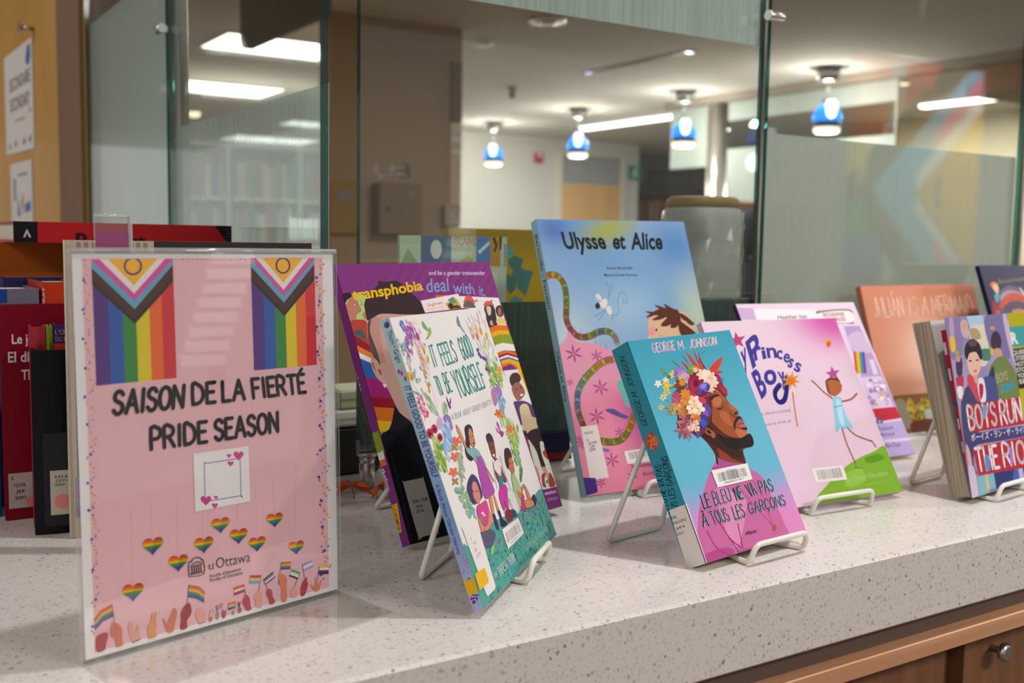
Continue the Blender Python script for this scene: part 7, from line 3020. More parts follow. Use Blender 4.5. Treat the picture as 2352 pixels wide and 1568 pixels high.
'GMJ_bar': """s|#ece6e4|490 788 518 805 997 795 1020 783 1011 646 984 631 514 636 493 651
l|#201c1e|4|547 764 541 684
l|#201c1e|4|558 764 552 684
l|#201c1e|6|569 764 563 684
l|#201c1e|4|580 764 574 684
l|#201c1e|6|591 764 585 683
l|#201c1e|4|602 763 596 683
l|#201c1e|9|613 763 607 683
l|#201c1e|9|624 763 618 683
l|#201c1e|9|635 763 629 683
l|#201c1e|4|645 763 640 682
l|#201c1e|6|656 762 651 682
l|#201c1e|4|667 762 662 682
l|#201c1e|4|678 762 673 682
l|#201c1e|9|689 762 684 681
l|#201c1e|6|700 762 696 681
l|#201c1e|9|711 761 707 681
l|#201c1e|4|722 761 718 681
l|#201c1e|9|734 761 729 681
l|#201c1e|9|745 761 740 680
l|#201c1e|6|756 761 751 680
l|#201c1e|9|767 760 762 680
l|#201c1e|9|778 760 774 680
l|#201c1e|9|789 760 785 680
l|#201c1e|4|800 760 796 679
l|#201c1e|9|811 760 807 679
l|#201c1e|9|823 759 819 679
l|#201c1e|9|834 759 830 679
l|#201c1e|4|845 759 841 679
l|#201c1e|4|856 759 853 678
l|#201c1e|4|867 759 864 678
l|#201c1e|4|879 758 875 678
l|#201c1e|4|890 758 887 678
l|#201c1e|4|901 758 898 677
l|#201c1e|6|913 758 909 677
l|#201c1e|6|924 758 921 677
l|#201c1e|6|935 757 932 677
l|#201c1e|4|947 757 944 677
l|#201c1e|6|958 757 955 676
t|#3a3436|R|6|39003032711417|603 653 887 650 607 670
t|#5a5456|R|4|uOttawa|680 765 818 762 681 779""",
'GMJ_call': """p|#dcd5d0|-31 580 18 560 8 -2 -10 -5""",
'GMJ_spine': """g|gmjspine|
t|#1d3640|S|84|GEORGE M. JOHNSON|114 1372 102 2071 185 1397
e|#c9523a|135 1217 -85 -6 -2 -76
e|#d9703a|99 1247 -22 -7 4 -9
e|#e08a5a|123 1237 1 -17 15 1
e|#c03a3a|147 1252 23 -3 5 10
e|#d9703a|137 1272 14 15 -11 5
e|#e08a5a|107 1269 -14 12 -11 -8
e|#d9703a|61 1193 -22 -7 5 -9
e|#e08a5a|85 1183 1 -17 15 1
e|#c03a3a|109 1198 23 -3 4 10
e|#d9703a|99 1217 14 15 -12 5
e|#e08a5a|69 1214 -14 13 -11 -7
e|#d9703a|91 1201 -21 -8 5 -10
e|#e08a5a|116 1190 1 -17 14 1
e|#c03a3a|140 1205 22 -3 4 10
e|#d9703a|130 1225 13 15 -12 5
e|#e08a5a|100 1222 -14 12 -12 -7
e|#d9703a|76 1216 -22 -7 5 -9
e|#e08a5a|100 1206 1 -17 15 1
e|#c03a3a|124 1221 23 -3 5 10
e|#d9703a|114 1240 14 15 -11 5
e|#e08a5a|84 1237 -14 13 -11 -7
e|#d9703a|131 1188 -22 -7 5 -9
e|#e08a5a|156 1178 0 -17 14 1
e|#c03a3a|180 1193 22 -3 4 10
e|#d9703a|170 1213 13 14 -12 5
e|#e08a5a|140 1210 -14 12 -12 -7
e|#d9703a|109 1165 -22 -7 5 -9
e|#e08a5a|134 1155 0 -17 14 1
e|#c03a3a|158 1169 22 -3 4 11
e|#d9703a|148 1189 13 15 -12 5
e|#e08a5a|118 1186 -14 13 -12 -7
e|#d9703a|146 1182 -21 -8 5 -10
e|#e08a5a|171 1171 1 -17 15 2
e|#c03a3a|195 1186 23 -3 5 11
e|#d9703a|185 1206 14 15 -11 5
e|#e08a5a|155 1203 -14 12 -11 -7
e|#d9703a|90 1194 -21 -7 5 -9
e|#e08a5a|115 1184 1 -17 14 1
e|#c03a3a|139 1199 22 -3 4 10
e|#d9703a|129 1218 13 15 -12 5
e|#e08a5a|99 1216 -14 12 -11 -8
e|#d9703a|123 1206 -22 -8 5 -10
e|#e08a5a|148 1195 0 -16 14 2
e|#c03a3a|172 1210 22 -3 4 11
e|#d9703a|162 1230 13 15 -12 5
e|#e08a5a|131 1227 -14 12 -11 -7
f|#c0303a|100 1286 4 -45 12 2
f|#c0303a|119 1147 -12 -45 12 0
t|#1d3640|S|84|LE BLEU NE VA PAS|246 455 122 980 324 476
t|#1d3640|S|84|À TOUS LES GARÇONS|128 408 11 1033 206 421""",
'GMJ_spinelabel': """p|#e6ded8|213 562 -1 559 -3 -1 235 -8 239 4
t|#2a282a|R|4|306.|233 474 142 470 227 503
t|#2a282a|R|4|7662092|229 425 46 417 224 452
t|#2a282a|R|4|J6414|212 368 94 365 207 395
t|#2a282a|R|4|2021|225 317 130 315 220 343""",
'PB': """g|pb|
s|#7fae34|803 80 965 169 1258 321 1623 452 1969 525 2218 547 2258 -7 2269 -83 1421 -133 619 -109
s|#5f9428|1779 457 2029 491 2100 427 1848 393
s|#94be48|1399 306 1665 336 1639 190 1319 150
t|#a8c47a|R|4|by Cheryl Kilodavis|1346 202 2055 222 1365 264
t|#94b464|R|2|illustrated by Suzanne DeSimone|1357 127 2021 135 1366 159
t|#403a92|R|26|M|164 1671 330 1739 182 1879
t|#403a92|R|26|y|393 1697 505 1769 452 1988
t|#403a92|R|26|P|534 1690 771 1835 564 2016
t|#403a92|R|26|r|614 1787 757 1832 655 2002
t|#403a92|R|26|i|744 1801 816 1814 772 1953
t|#403a92|R|26|n|827 1817 986 1814 875 2001
t|#403a92|R|26|c|968 1803 1055 1785 1048 1964
t|#403a92|R|26|e|1051 1764 1140 1734 1162 1918
t|#403a92|R|26|s|1092 1695 1151 1662 1231 1848
t|#403a92|R|26|s|1168 1640 1253 1600 1297 1793
t|#403a92|R|34|B|504 1311 648 1397 486 1616
t|#403a92|R|34|o|635 1474 844 1491 696 1724
t|#403a92|R|34|y|887 1479 993 1473 901 1693
l|#403a92|80|1016 1550 946 1398 852 1270 758 1248 730 1316 763 1390 867 1461
l|#c9803a|26|1023 1355 955 1130 905 936
p|#dd8a2c|1215 1477 1112 1476 1112 1400 1060 1456 986 1386 1014 1465 909 1443 1000 1500 926 1538 1027 1539 1027 1616 1079 1560 1155 1631 1126 1550 1233 1573 1140 1516
e|#d9741f|1061 1498 57 -3 -21 -45
p|#b8407e|601 2110 509 2046 523 1970 443 2004 347 1947 389 2030 315 2071 421 2089 471 2172 495 2099
t|#8a6a98|R|4|A story about a young|239 1097 881 1126 247 1133
t|#8a6a98|R|4|who loves to dress up|273 966 834 997 282 1002
s|#e0a428|1892 2014 1956 2037 1978 1990 1925 1920 1873 1922
s|#d9602a|1890 1983 1973 1991 1919 1920 1873 1922
l|#8a7a9a|3|1894 1911 1839 1810
p|#b84e94|1820 1661 1836 1596 1933 1601 1845 1550 1852 1483 1782 1516 1691 1470 1734 1541 1671 1579 1768 1590
s|#6a3a30|1615 1458 1694 1503 1844 1495 1861 1424 1861 1384 1710 1433
s|#b0663a|1623 1438 1734 1481 1845 1445 1861 1384 1802 1308 1682 1272 1614 1290
s|#8a4a30|1615 1458 1648 1436 1614 1290 1588 1341
l|#a0604a|28|1627 1240 1529 1324 1453 1427 1401 1486
l|#a0604a|28|1770 1191 1935 1210 2068 1276
l|#a0604a|26|1696 1275 1689 1236
s|#8cc8dc|1635 1239 1769 1241 1746 1134 1749 997 1784 839 1702 855 1632 841 1580 864 1477 809 1538 993
s|#b4dcea|1670 1198 1737 1203 1706 1039 1655 887 1600 930
l|#8a3a7a|10|1597 1128 1730 1139
l|#a0604a|28|1600 853 1580 664 1600 417
l|#a0604a|28|1690 856 1778 752 2000 657
l|#8a4a8a|26|2005 666 2039 582
l|#8a4a8a|14|1602 435 1587 371
l|#4a7a28|10|1563 359 1683 347""",
'PB_bar': """s|#ece4e4|883 403 930 417 1351 407 1380 391 1372 254 1326 237 909 251 882 268
l|#262224|6|945 384 934 277
l|#262224|6|963 384 952 277
l|#262224|6|981 384 969 277
l|#262224|6|998 384 987 276
l|#262224|10|1016 384 1005 276
l|#262224|6|1034 384 1022 276
l|#262224|10|1052 384 1040 276
l|#262224|6|1069 384 1058 276
l|#262224|6|1087 384 1075 275
l|#262224|6|1105 383 1093 275
l|#262224|6|1123 383 1111 275
l|#262224|6|1141 383 1129 275
l|#262224|6|1159 383 1147 275
l|#262224|6|1177 383 1165 275
l|#262224|10|1195 383 1183 274
l|#262224|10|1213 383 1201 274
l|#262224|6|1231 383 1218 274
l|#262224|10|1249 383 1236 274
l|#262224|10|1267 382 1255 274
l|#262224|6|1285 382 1273 273
l|#262224|10|1303 382 1291 273
l|#262224|10|1322 382 1309 273""",
'BIO': """g|bio|
p|#c9aad0|-19 2365 290 2353 280 2171 5 2177
p|#f0e6ea|302 2348 1511 2303 1433 2145 280 2171
t|#4a4450|R|10|Heather has|677 2169 1251 2174 706 2233
s|#5a5058|1487 2267 1531 2283 2209 2296 2160 2079 2119 2063 1497 2120
s|#efe6e6|1503 2249 2183 2277 2133 2083 1520 2136
t|#b04a58|R|20|BIOGRAPHIE|1590 2186 2029 2194 1614 2252
t|#b04a58|R|20|EN IMAGES|1629 2109 2020 2115 1647 2170
p|#b898c4|1926 2023 2260 2027 2305 1423 2338 729 1842 739
s|#cdb4d4|1931 1851 2199 1942 2279 1791 2301 1594 1942 1632
p|#c83a3a|1915 1609 1954 1607 1822 1266 1786 1280
p|#e08a2a|1951 1607 1991 1606 1858 1264 1822 1278
p|#e0c02f|1985 1606 2025 1605 1892 1263 1856 1276
p|#5aa04a|2022 1605 2062 1603 1928 1261 1892 1275
p|#3f6fc0|2065 1603 2105 1601 1970 1259 1934 1272
p|#5a4a9c|2102 1602 2142 1600 2007 1257 1971 1271
p|#dccbe0|2175 1477 2268 1473 2234 1234 2141 1238
p|#d8c4dc|1873 1204 2283 1207 2276 733 1871 737
e|#e8dce8|2129 1167 43 -2 -15 -28
e|#c4a8cc|2133 1157 43 -3 -15 -28
e|#a080b4|2032 1152 42 -3 -15 -28
e|#e8dce8|2133 1136 43 -3 -15 -28
e|#c4a8cc|2203 1121 43 -2 -15 -27
e|#c4a8cc|2168 1113 43 -3 -15 -28
e|#c4a8cc|2078 1107 43 -2 -14 -27
e|#b090c0|2222 1089 43 -3 -15 -28
e|#c4a8cc|2242 1077 43 -2 -15 -27
e|#e8dce8|1954 1083 42 -2 -15 -28
e|#e8dce8|2213 1058 43 -2 -15 -28
e|#e8dce8|2254 1045 43 -2 -15 -27
e|#e8dce8|2111 1043 43 -3 -15 -28
e|#b090c0|2127 1032 43 -3 -15 -28
e|#a080b4|2061 1025 42 -2 -15 -27
e|#e8dce8|2098 1012 42 -2 -15 -27
e|#a080b4|2175 998 43 -3 -15 -28
e|#a080b4|1954 1000 43 -2 -14 -27
e|#a080b4|2040 985 42 -3 -15 -28
e|#a080b4|1953 979 42 -2 -14 -27
e|#c4a8cc|2223 953 43 -2 -15 -27
e|#c4a8cc|2083 951 43 -3 -15 -27
e|#b090c0|2143 937 42 -2 -15 -27
e|#b090c0|2239 921 43 -3 -15 -28
e|#d8a86a|2139 917 43 -3 -15 -28
e|#d8a86a|2229 901 43 -3 -15 -28
e|#b090c0|2247 889 43 -2 -15 -27
e|#d8a86a|2092 888 43 -2 -15 -27
e|#b090c0|1871 892 42 -3 -14 -27
e|#e8dce8|2109 867 42 -3 -15 -27
e|#e8dce8|2110 856 42 -2 -15 -27
e|#c4a8cc|2178 842 43 -3 -15 -27
e|#c4a8cc|1885 850 41 -3 -15 -27
e|#b090c0|1931 837 42 -3 -15 -27
e|#c4a8cc|2191 810 43 -3 -15 -27
e|#a080b4|1879 820 41 -3 -15 -27
e|#b090c0|1913 807 42 -2 -15 -27
e|#a080b4|1888 799 42 -3 -14 -27
e|#c4a8cc|2177 770 43 -3 -15 -27
e|#d8a86a|1946 775 42 -3 -15 -27
p|#c02a40|1830 717 2331 718 2344 541 1832 521
e|#5a4a80|1876 518 66 -5 -31 -57
e|#a898c0|1876 518 30 -2 -15 -29
l|#4a3a50|8|1829 602 2329 601
p|#b8a4d4|1799 489 2386 503 2393 -14 1822 -30
p|#d8cce4|1822 250 2348 241 2350 199 1816 205
t|#54507a|R|4|Elizabeth|1776 389 2084 388 1796 444
t|#54507a|R|4|MacLeod|1764 300 2060 298 1787 354
t|#54507a|R|4|Mike Deas|1758 132 2102 129 1779 193""",
'JUL': """g|jul|
t|#e8c4ac|S|62|JULIÁN|210 1865 956 1878 208 2185
t|#e8c4ac|S|62|IS|1088 1883 1312 1891 1136 2181
t|#e8c4ac|S|62|A|1443 1882 1601 1884 1501 2184
t|#e8c4ac|S|62|MERMAID|1734 1875 2871 1875 1752 2188
t|#c9663a|S|50|JESSICA LOVE|782 717 1442 716 793 811
s|#8a5a34|189 584 700 602 1395 582 2493 536 2308 -211 482 -46 275 340
s|#9a8f7a|245 501 499 509 575 104 329 125
s|#4f5a34|564 -54 1450 -25 1452 -269 627 -244
f|#b8983a|689 326 -87 -61 -41 21
f|#b8983a|700 373 4 -78 -55 -4
f|#b8983a|600 248 99 -44 -35 -28
f|#b8983a|828 233 -109 -48 -30 27
f|#b8983a|798 206 85 -55 -42 -24
f|#b8983a|666 474 33 -74 -53 -12
f|#d0b848|987 448 82 -58 -44 -24
f|#c9a83a|589 475 -51 -75 -50 10
f|#c9a83a|612 392 -127 -7 0 34
f|#8a8a3a|881 381 -129 -4 3 34
f|#8a8a3a|882 315 -126 9 12 34
f|#b8983a|1014 311 -101 -54 -35 25
f|#c9a83a|1121 237 83 -57 -44 -24
f|#8a8a3a|835 416 -114 -42 -26 29
f|#b8983a|1040 448 -117 -41 -26 30
f|#8a8a3a|956 261 -128 7 10 34
f|#8a8a3a|1062 390 -89 -64 -42 21
f|#8a8a3a|1017 459 -26 -79 -55 3
f|#c9a83a|978 426 -124 -31 -18 31
f|#d0b848|601 359 116 -26 -23 -32
f|#b8983a|763 204 -18 -79 -55 2
f|#d0b848|877 367 105 -41 -33 -30
f|#c9a83a|968 450 27 -77 -55 -11
f|#b8983a|771 395 -106 -50 -31 26
f|#8a8a3a|882 238 101 -44 -35 -28
f|#b8983a|1133 396 42 -73 -54 -14
s|#b8b4ac|948 315 1128 328 1180 161 979 151
s|#6a3a2a|551 159 1159 163 1171 -54 606 -57""",
'BRR': """g|brr|
s|#8a7aa8|13 2122 342 2118 314 1726 134 1629 -4 1668
s|#b09cc0|97 2104 188 2108 151 1888 63 1892
p|#a8c8dc|514 2128 908 2122 922 1962 713 1908 551 1994
s|#d8d0bc|546 1978 927 1978 899 1583 681 1502 536 1745
s|#b09878|541 1963 727 1955 787 1842 565 1837
s|#7a70a0|967 2104 1498 2102 1475 1613 1320 1557 975 1721
s|#c8b0cc|1426 2088 1527 2084 1623 1539 1533 1479 1450 1744
s|#4a8070|744 1702 965 1690 926 1565 736 1577
s|#c8a8b4|356 2064 508 2058 477 1857 340 1910
e|#d9a44a|415 2007 43 -2 -11 -37
e|#d99a3a|1115 1954 65 -3 -7 -22
s|#e8b92a|46 1885 149 1880 136 1736 41 1718
e|#a0b43a|160 1696 41 -2 -9 -30
s|#4a3a5c|119 1630 252 1622 189 1412 80 1450
s|#d09078|126 1652 217 1655 199 1594 122 1592
s|#b83a4a|52 1407 218 1410 182 1291 60 1285
s|#e8e0e4|31 1287 152 1293 146 1172 53 1165
s|#3f3040|1006 1767 1095 1891 1231 1901 1292 1801 1230 1691 1062 1684
s|#c99a84|1062 1684 1213 1692 1265 1593 1101 1602
s|#6f8048|830 1366 1017 1544 1232 1594 1382 1537 1548 1315 1556 924 1403 777 821 833
s|#2f3654|784 1322 981 1482 969 1293 934 980 702 1063
e|#d9b42a|1006 1664 45 -3 -14 -44
t|#d8c4a8|S|90|BOYS|1012 1274 1304 1300 1022 1376
t|#e08a4a|S|90|RUN|1091 1140 1322 1151 1108 1235
p|#3f8f9a|1045 1224 1426 1259 1450 1176 1149 1136
s|#6f5f8e|51 1059 146 1172 349 1339 512 1265 529 1016 299 580 34 610
s|#46446c|98 1115 271 1284 475 1144 559 1013 165 444 199 259 42 339 21 761
l|#d9903a|14|250 1316 107 1145
s|#4a4f86|664 1347 979 1324 949 1026 569 1044
s|#c84a5e|294 1358 377 1429 526 1310 597 1134 486 1082 372 1214
s|#e4dce8|531 1325 695 1344 680 1096 547 1076
s|#b02438|565 1284 658 1277 622 1163 542 1108
s|#e2b8a4|362 1600 451 1672 640 1676 704 1594 656 1472 555 1401 458 1393 371 1460
s|#2f2428|331 1679 393 1783 567 1844 732 1766 751 1623 689 1580 610 1678 451 1672 368 1599
s|#5a4a54|459 1795 562 1829 674 1784 536 1745
e|#3a2c34|440 1583 39 -3 -4 -11
e|#3a2c34|611 1581 40 -2 -3 -10
s|#c86a6a|472 1457 545 1472 571 1455 503 1436
s|#d0a08c|458 1393 555 1401 552 1293 481 1314
s|#2f356c|589 209 815 211 1382 202 1300 -42 594 24
s|#b8b4c8|1213 207 1315 207 1310 -12 1180 6
s|#3f5fb0|1106 189 1205 184 1180 6 1019 28
p|#7ab4bc|185 216 589 209 594 24 177 -8
p|#d9b08c|373 222 435 221 428 1 366 3
s|#c8b8cc|26 386 154 310 147 -4 -2 3
s|#d9a49c|39 624 104 542 113 375 30 401
e|#d9903a|402 614 91 -10 -12 -38
p|#b02a36|175 1071 1531 1056 1555 713 167 746
p|#b02a36|188 570 1499 549 1374 179 222 234
p|#453f74|192 728 1513 693 1502 557 180 593
t|#ece4ea|S|125|BOYS|184 782 852 776 192 1046
t|#ece4ea|S|125|RUN|969 764 1512 774 984 1035
t|#ece4ea|S|125|THE|238 284 752 265 228 550
t|#ece4ea|S|125|RIOT|881 261 1674 238 886 529
t|#e8dce4|J|10|ボーイズ・ラン・ザ・ライオット|182 646 1798 599 187 713
s|#6f9ac8|543 860 678 987 661 1035 559 1013
s|#5a8ac8|421 276 514 272 533 431 437 427
s|#a07ac8|1034 277 1099 269 1143 453 1078 460""",
'NAV': """g|nav|
t|#6f6a34|R|20|homophobia|420 2473 1880 2594 406 2547
s|#d9763a|173 2468 254 2504 364 2474 317 2415 201 2402
s|#d8b090|227 2438 314 2459 362 2415 313 2299 256 2321 211 2373
s|#3f9ab0|208 2285 302 2299 316 2226 238 2147 180 2191
p|#8e1420|94 2171 171 2170 326 2066 146 1638 -92 1645
s|#b85a2a|121 1997 214 2010 243 1923 170 1852
s|#5a4f6a|340 2284 461 2385 642 2442 857 2411 1031 2335 1194 2124 1064 1830 235 1851
s|#9a8494|336 2247 484 2333 664 2361 875 2322 1012 2239 963 2128 401 2137
s|#b8452a|318 2153 512 2267 699 2309 894 2285 1019 2201 954 2054 311 2030
s|#4a4050|319 2022 512 2135 729 2168 941 2128 1014 1979 918 1761 249 1778
s|#b87a60|533 1974 689 2022 855 2012 997 1943 886 1688 438 1701
s|#d8b898|919 2396 961 2388 1020 2283 987 2261""",
'QR': """g|qr|
p|#3f9a9c|52 1862 422 1867 839 1871 870 1587 47 1580
t|#e6e4dc|R|40|QUEER|-580 1652 344 1629 -591 1799
p|#2a2426|41 1554 1082 1578 1134 970 3 1013
t|#dcd8cc|R|16|QUEER|146 1473 563 1482 144 1531
t|#dcd8cc|R|16|LITERA|159 1393 576 1401 157 1451
t|#dcd8cc|R|16|NOTES|172 1313 590 1319 171 1371
t|#dcd8cc|R|16|STORY|185 1233 603 1238 184 1291
t|#dcd8cc|R|16|YOUNG|198 1152 616 1156 197 1211
t|#dcd8cc|R|16|SELF|211 1072 630 1075 210 1130""",
}
# ------------------------------------------------------------------ backgrounds of the printed covers (u, v run 0..1)
def lerp(a, b, t):
    t = max(0, min(1, t)); a = [int(a[i:i + 2], 16) / 255 for i in (1, 3, 5)] if isinstance(a, str) else a; b = [int(b[i:i + 2], 16) / 255 for i in (1, 3, 5)] if isinstance(b, str) else b
    return tuple(x + (y - x) * t for x, y in zip(a, b))
def blob(u, v, cu, cv, ru, rv): return math.exp(-((u - cu) / ru) ** 2 - ((v - cv) / rv) ** 2)
GRIDS['ifgspine'] = lambda u, v: lerp(lerp('#7fa4cf', '#a3b4dc', max(0, .3 - v) * 5), '#b5d6d6', (v - .35) * 2)
GRIDS['tdi'] = lambda u, v: lerp('#86377c', '#74306e', .5 + .5 * math.sin(u * 90) * math.sin(v * 120))
GRIDS['tdispine'] = lambda u, v: lerp('#74307a', '#8a3a84', v)
def g_uly(u, v):
    c = lerp('#8ba6c6', '#6f98c4', .5 + .5 * math.sin(u * 5 + v * 7)); c = lerp(c, '#a9a23f', .85 * blob(u, v, .42 + (v - .94) * 1.5, .96, .16, .06)); c = lerp(c, '#4f7fb8', .8 * blob(u, v, .9, .9, .18, .1)); c = lerp(c, '#4a62a8', .7 * blob(u, v, .1, .96, .1, .05))
    c = lerp(c, '#b8d0d8', .5 * blob(u, v, .5, .66, .25, .12)); c = lerp(c, '#c8d09a', .7 * blob(u, v, .95, .62, .12, .14)); return lerp(c, '#c4d0cc', .7 * blob(u, v, .08, .55, .14, .12))
GRIDS['uly'] = g_uly
def g_pink(u, v):
    c = lerp('#e0849a', '#d9698c', .5 + .5 * math.sin(u * 8 + v * 13)); c = lerp(c, '#b04a90', .8 * blob(u, v, .5, .24, .2, .12)); c = lerp(c, '#eaa0a8', .6 * blob(u, v, .1, .1, .2, .15)); return lerp(c, '#d98fa8', (v - .31) / .08)
GRIDS['ulypink'] = g_pink
GRIDS['ulyspine'] = lambda u, v: lerp('#8fb8c4', '#a4d0da', v)  # spine tones lightened to take in its gloss highlight
GRIDS['gmj'] = lambda u, v: lerp(lerp('#dd86bc', '#a9a0d4', (v - .1) * 6), lerp('#62b4cc', '#3f9db4', (v - .5) * 2), (v - .2) * 7)
GRIDS['gmjspine'] = lambda u, v: lerp('#3a98aa', '#2f8a9c', v)
GRIDS['pb'] = lambda u, v: lerp(lerp('#e2c2d6', '#e6cbd8', v), '#cf5aa8', 1.1 * blob(u, v, 1.0, 1.0, .3, .16))
GRIDS['bio'] = lambda u, v: lerp('#d9bfdc', '#e6cfe0', v)
def g_jul(u, v):
    c = lerp('#c98a68', '#cf8263', v); return lerp(c, '#ecc9bd', .9 * blob(u, v, .5, .52, .3, .26))
GRIDS['jul'] = g_jul
GRIDS['brr'] = lambda u, v: lerp('#a79cc0', '#8f86b0', .5 + .5 * math.sin(u * 9 + v * 6))
GRIDS['nav'] = lambda u, v: lerp('#17143c', '#1d1940', v)
GRIDS['qr'] = lambda u, v: lerp('#b4ad12', '#aea610', v)

# ------------------------------------------------------------------ materials
COUNTER = mat('speckled_quartz', '#cfc9c2', .32, coat=.15)
def counter_nodes():
    n, l = nodes(COUNTER); b = n['Principled BSDF']; tc = n.new('ShaderNodeTexCoord')
    nz = n.new('ShaderNodeTexNoise'); nz.inputs['Scale'].default_value = 90; nz.inputs['Detail'].default_value = 2
    add = n.new('ShaderNodeMixRGB'); add.blend_type = 'ADD'; add.inputs[0].default_value = .006
    l.new(tc.outputs['Object'], nz.inputs[0]); l.new(tc.outputs['Object'], add.inputs[1]); l.new(nz.outputs['Color'], add.inputs[2])
    prev = None; base = (*lin('#d2cbc5'), 1)
    for (sc, thr, rr, c, f) in ((230, .45, .40, '#b7afa8', .5), (190, .83, .34, '#a49d97', .75), (165, .925, .26, '#807a76', .85), (380, .80, .36, '#aea6a0', .75)):
        vo = n.new('ShaderNodeTexVoronoi'); vo.inputs['Scale'].default_value = sc; vo.feature = 'F1'; l.new(add.outputs[0], vo.inputs['Vector'])
        lt = n.new('ShaderNodeMath'); lt.operation = 'LESS_THAN'; lt.inputs[1].default_value = rr; l.new(vo.outputs['Distance'], lt.inputs[0])
        sep = n.new('ShaderNodeSeparateColor'); l.new(vo.outputs['Color'], sep.inputs[0])
        gt = n.new('ShaderNodeMath'); gt.operation = 'GREATER_THAN'; gt.inputs[1].default_value = thr; l.new(sep.outputs[0], gt.inputs[0])
        m1 = n.new('ShaderNodeMath'); m1.operation = 'MULTIPLY'; l.new(lt.outputs[0], m1.inputs[0]); l.new(gt.outputs[0], m1.inputs[1])
        m2 = n.new('ShaderNodeMath'); m2.operation = 'MULTIPLY'; m2.inputs[1].default_value = f if sc != 230 else .35; l.new(m1.outputs[0], m2.inputs[0])
        mx = n.new('ShaderNodeMixRGB'); mx.inputs[2].default_value = (*lin(c), 1); l.new(m2.outputs[0], mx.inputs[0])
        if prev is None: mx.inputs[1].default_value = base
        else: l.new(prev.outputs[0], mx.inputs[1])
        prev = mx
    l.new(prev.outputs[0], b.inputs['Base Color'])
counter_nodes()
PAGES = noise_tint(mat('page_edges', rough=.8), '#b8ac98', '#d9cfbd', (6, 900, 6), 2)
PAGES_OLD = noise_tint(mat('brown_page_edges', rough=.85), '#857864', '#b8aa94', (4, 700, 4), 2)
WIRE = mat('cream_coated_wire', '#ddd8cc', .3, coat=.3)
ACRYL = clear_mat('clear_acrylic', (.975, .975, .97), 1.49, .02, .003)
ACRYL_EDGE = clear_mat('acrylic_edge', (.86, .88, .87), 1.9, .12, .22)
GLASS = clear_mat('clear_glass', (.95, .975, .965), 1.5, .0)
GEDGE = clear_mat('green_glass_edge', (.03, .17, .14), 1.6, .06, .015)
FROST = frost_mat('frosted_film', (.66, .72, .70), .36, .56, 260, 'x')
FROST_DENSE = frost_mat('dense_frosted_film', (.57, .58, .52), .80, .88, 220, 'x')
FROST_SHADED = frost_mat('shaded_frosted_film', (.11, .145, .13), .66, .90, 300, 'x')  # frosting darkened in colour for the dim area behind it
STEEL = mat('brushed_steel', '#c8c4c0', .28, metal=1.0)
VENEER = noise_tint(mat('honey_veneer', rough=.5, coat=.1), '#ae7f2c', '#be8d38', (3, 3, .6), 4)
VENEER_DK = noise_tint(mat('dark_veneer', rough=.55), '#6b4c30', '#7a583a', (6, 6, .8), 4)
MAPLE = noise_tint(mat('maple_laminate', rough=.42), '#b98662', '#cfa27c', (2, 40, 40), 4)
CABINET = noise_tint(mat('brown_laminate', rough=.5), '#6f4a30', '#7f5638', (60, 60, 2), 3)
PLINTH = mat('dark_metal_trim', '#5a4b43', .42)
WALLW = mat('white_wall', '#cfcdc6', .8); WALLT = mat('tan_wall', '#a58d70', .8); CEIL = mat('ceiling_paint', '#cfc8bd', .9); FLOORM = noise_tint(mat('carpet', rough=.95), '#4a443e', '#5a534b', (9, 9, 9))
CREAM = mat('cream_wall', '#cfc5a4', .85); DARKG = mat('dark_grey_panel', '#75716a', .7); SOFFIT = mat('brown_soffit', '#8a6644', .7)
BLACK = mat('black_plastic', '#141416', .42); WHITEP = mat('white_plastic', '#e2dfd8', .45); GREYP = mat('grey_plastic', '#8f9294', .5)
LIGHT = mat('lit_diffuser', '#ffffff', .5, emit='#fffaf0', estr=5.0)
def plain(name, c, r=.5, **k): return mat(name, c, r, **k)

# ------------------------------------------------------------------ setting
struct('floor', MB().box(-4, 14, -4, 17, -1.15, -1.05), FLOORM)
struct('ceiling', MB().box(-4, 14, -4, 17, 1.65, 1.75), CEIL)
struct('wall_back', MB().box(5.6, 9.42, 11.4, 11.55, -1.05, 1.65), WALLW)
struct('wall_rear', MB().box(-1, 8, 15.6, 15.75, -1.05, 1.65), WALLW)
struct('wall_alcove', MB().box(9.42, 14, 12.6, 12.75, -1.05, 1.65), DARKG)
struct('wall_right', MB().box(9.7, 9.85, 2.0, 7.6, -1.05, 1.65), CREAM)
struct('wall_pillar', MB().box(2.555, 3.47, 6.0, 6.16, -1.05, 1.65), WALLT)
struct('trim_5', MB().box(.4745, .4855, 2.4285, 2.4395, 0, 1.65), mat('yellow_edge_strip', '#a89a2c', .4))
w = struct('wall_left', MB().box(.47, .552, 2.70, 6.6, -1.05, 1.65), VENEER)
struct('trim_1', MB().box(.465, .553, 2.44, 2.70, -1.05, 1.65), VENEER_DK)
struct('trim_2', MB().box(.462, .47, 3.02, 3.032, .905, 1.65), PLINTH)
struct('trim_3', MB().box(6.80, 6.96, 2.5, 7.86, 1.585, 1.65), mat('ceiling_edge_trim', '#8f8474', .7))
struct('trim_4', MB().box(6.96, 7.9, 2.3, 4.75, 1.40, 1.65), SOFFIT)

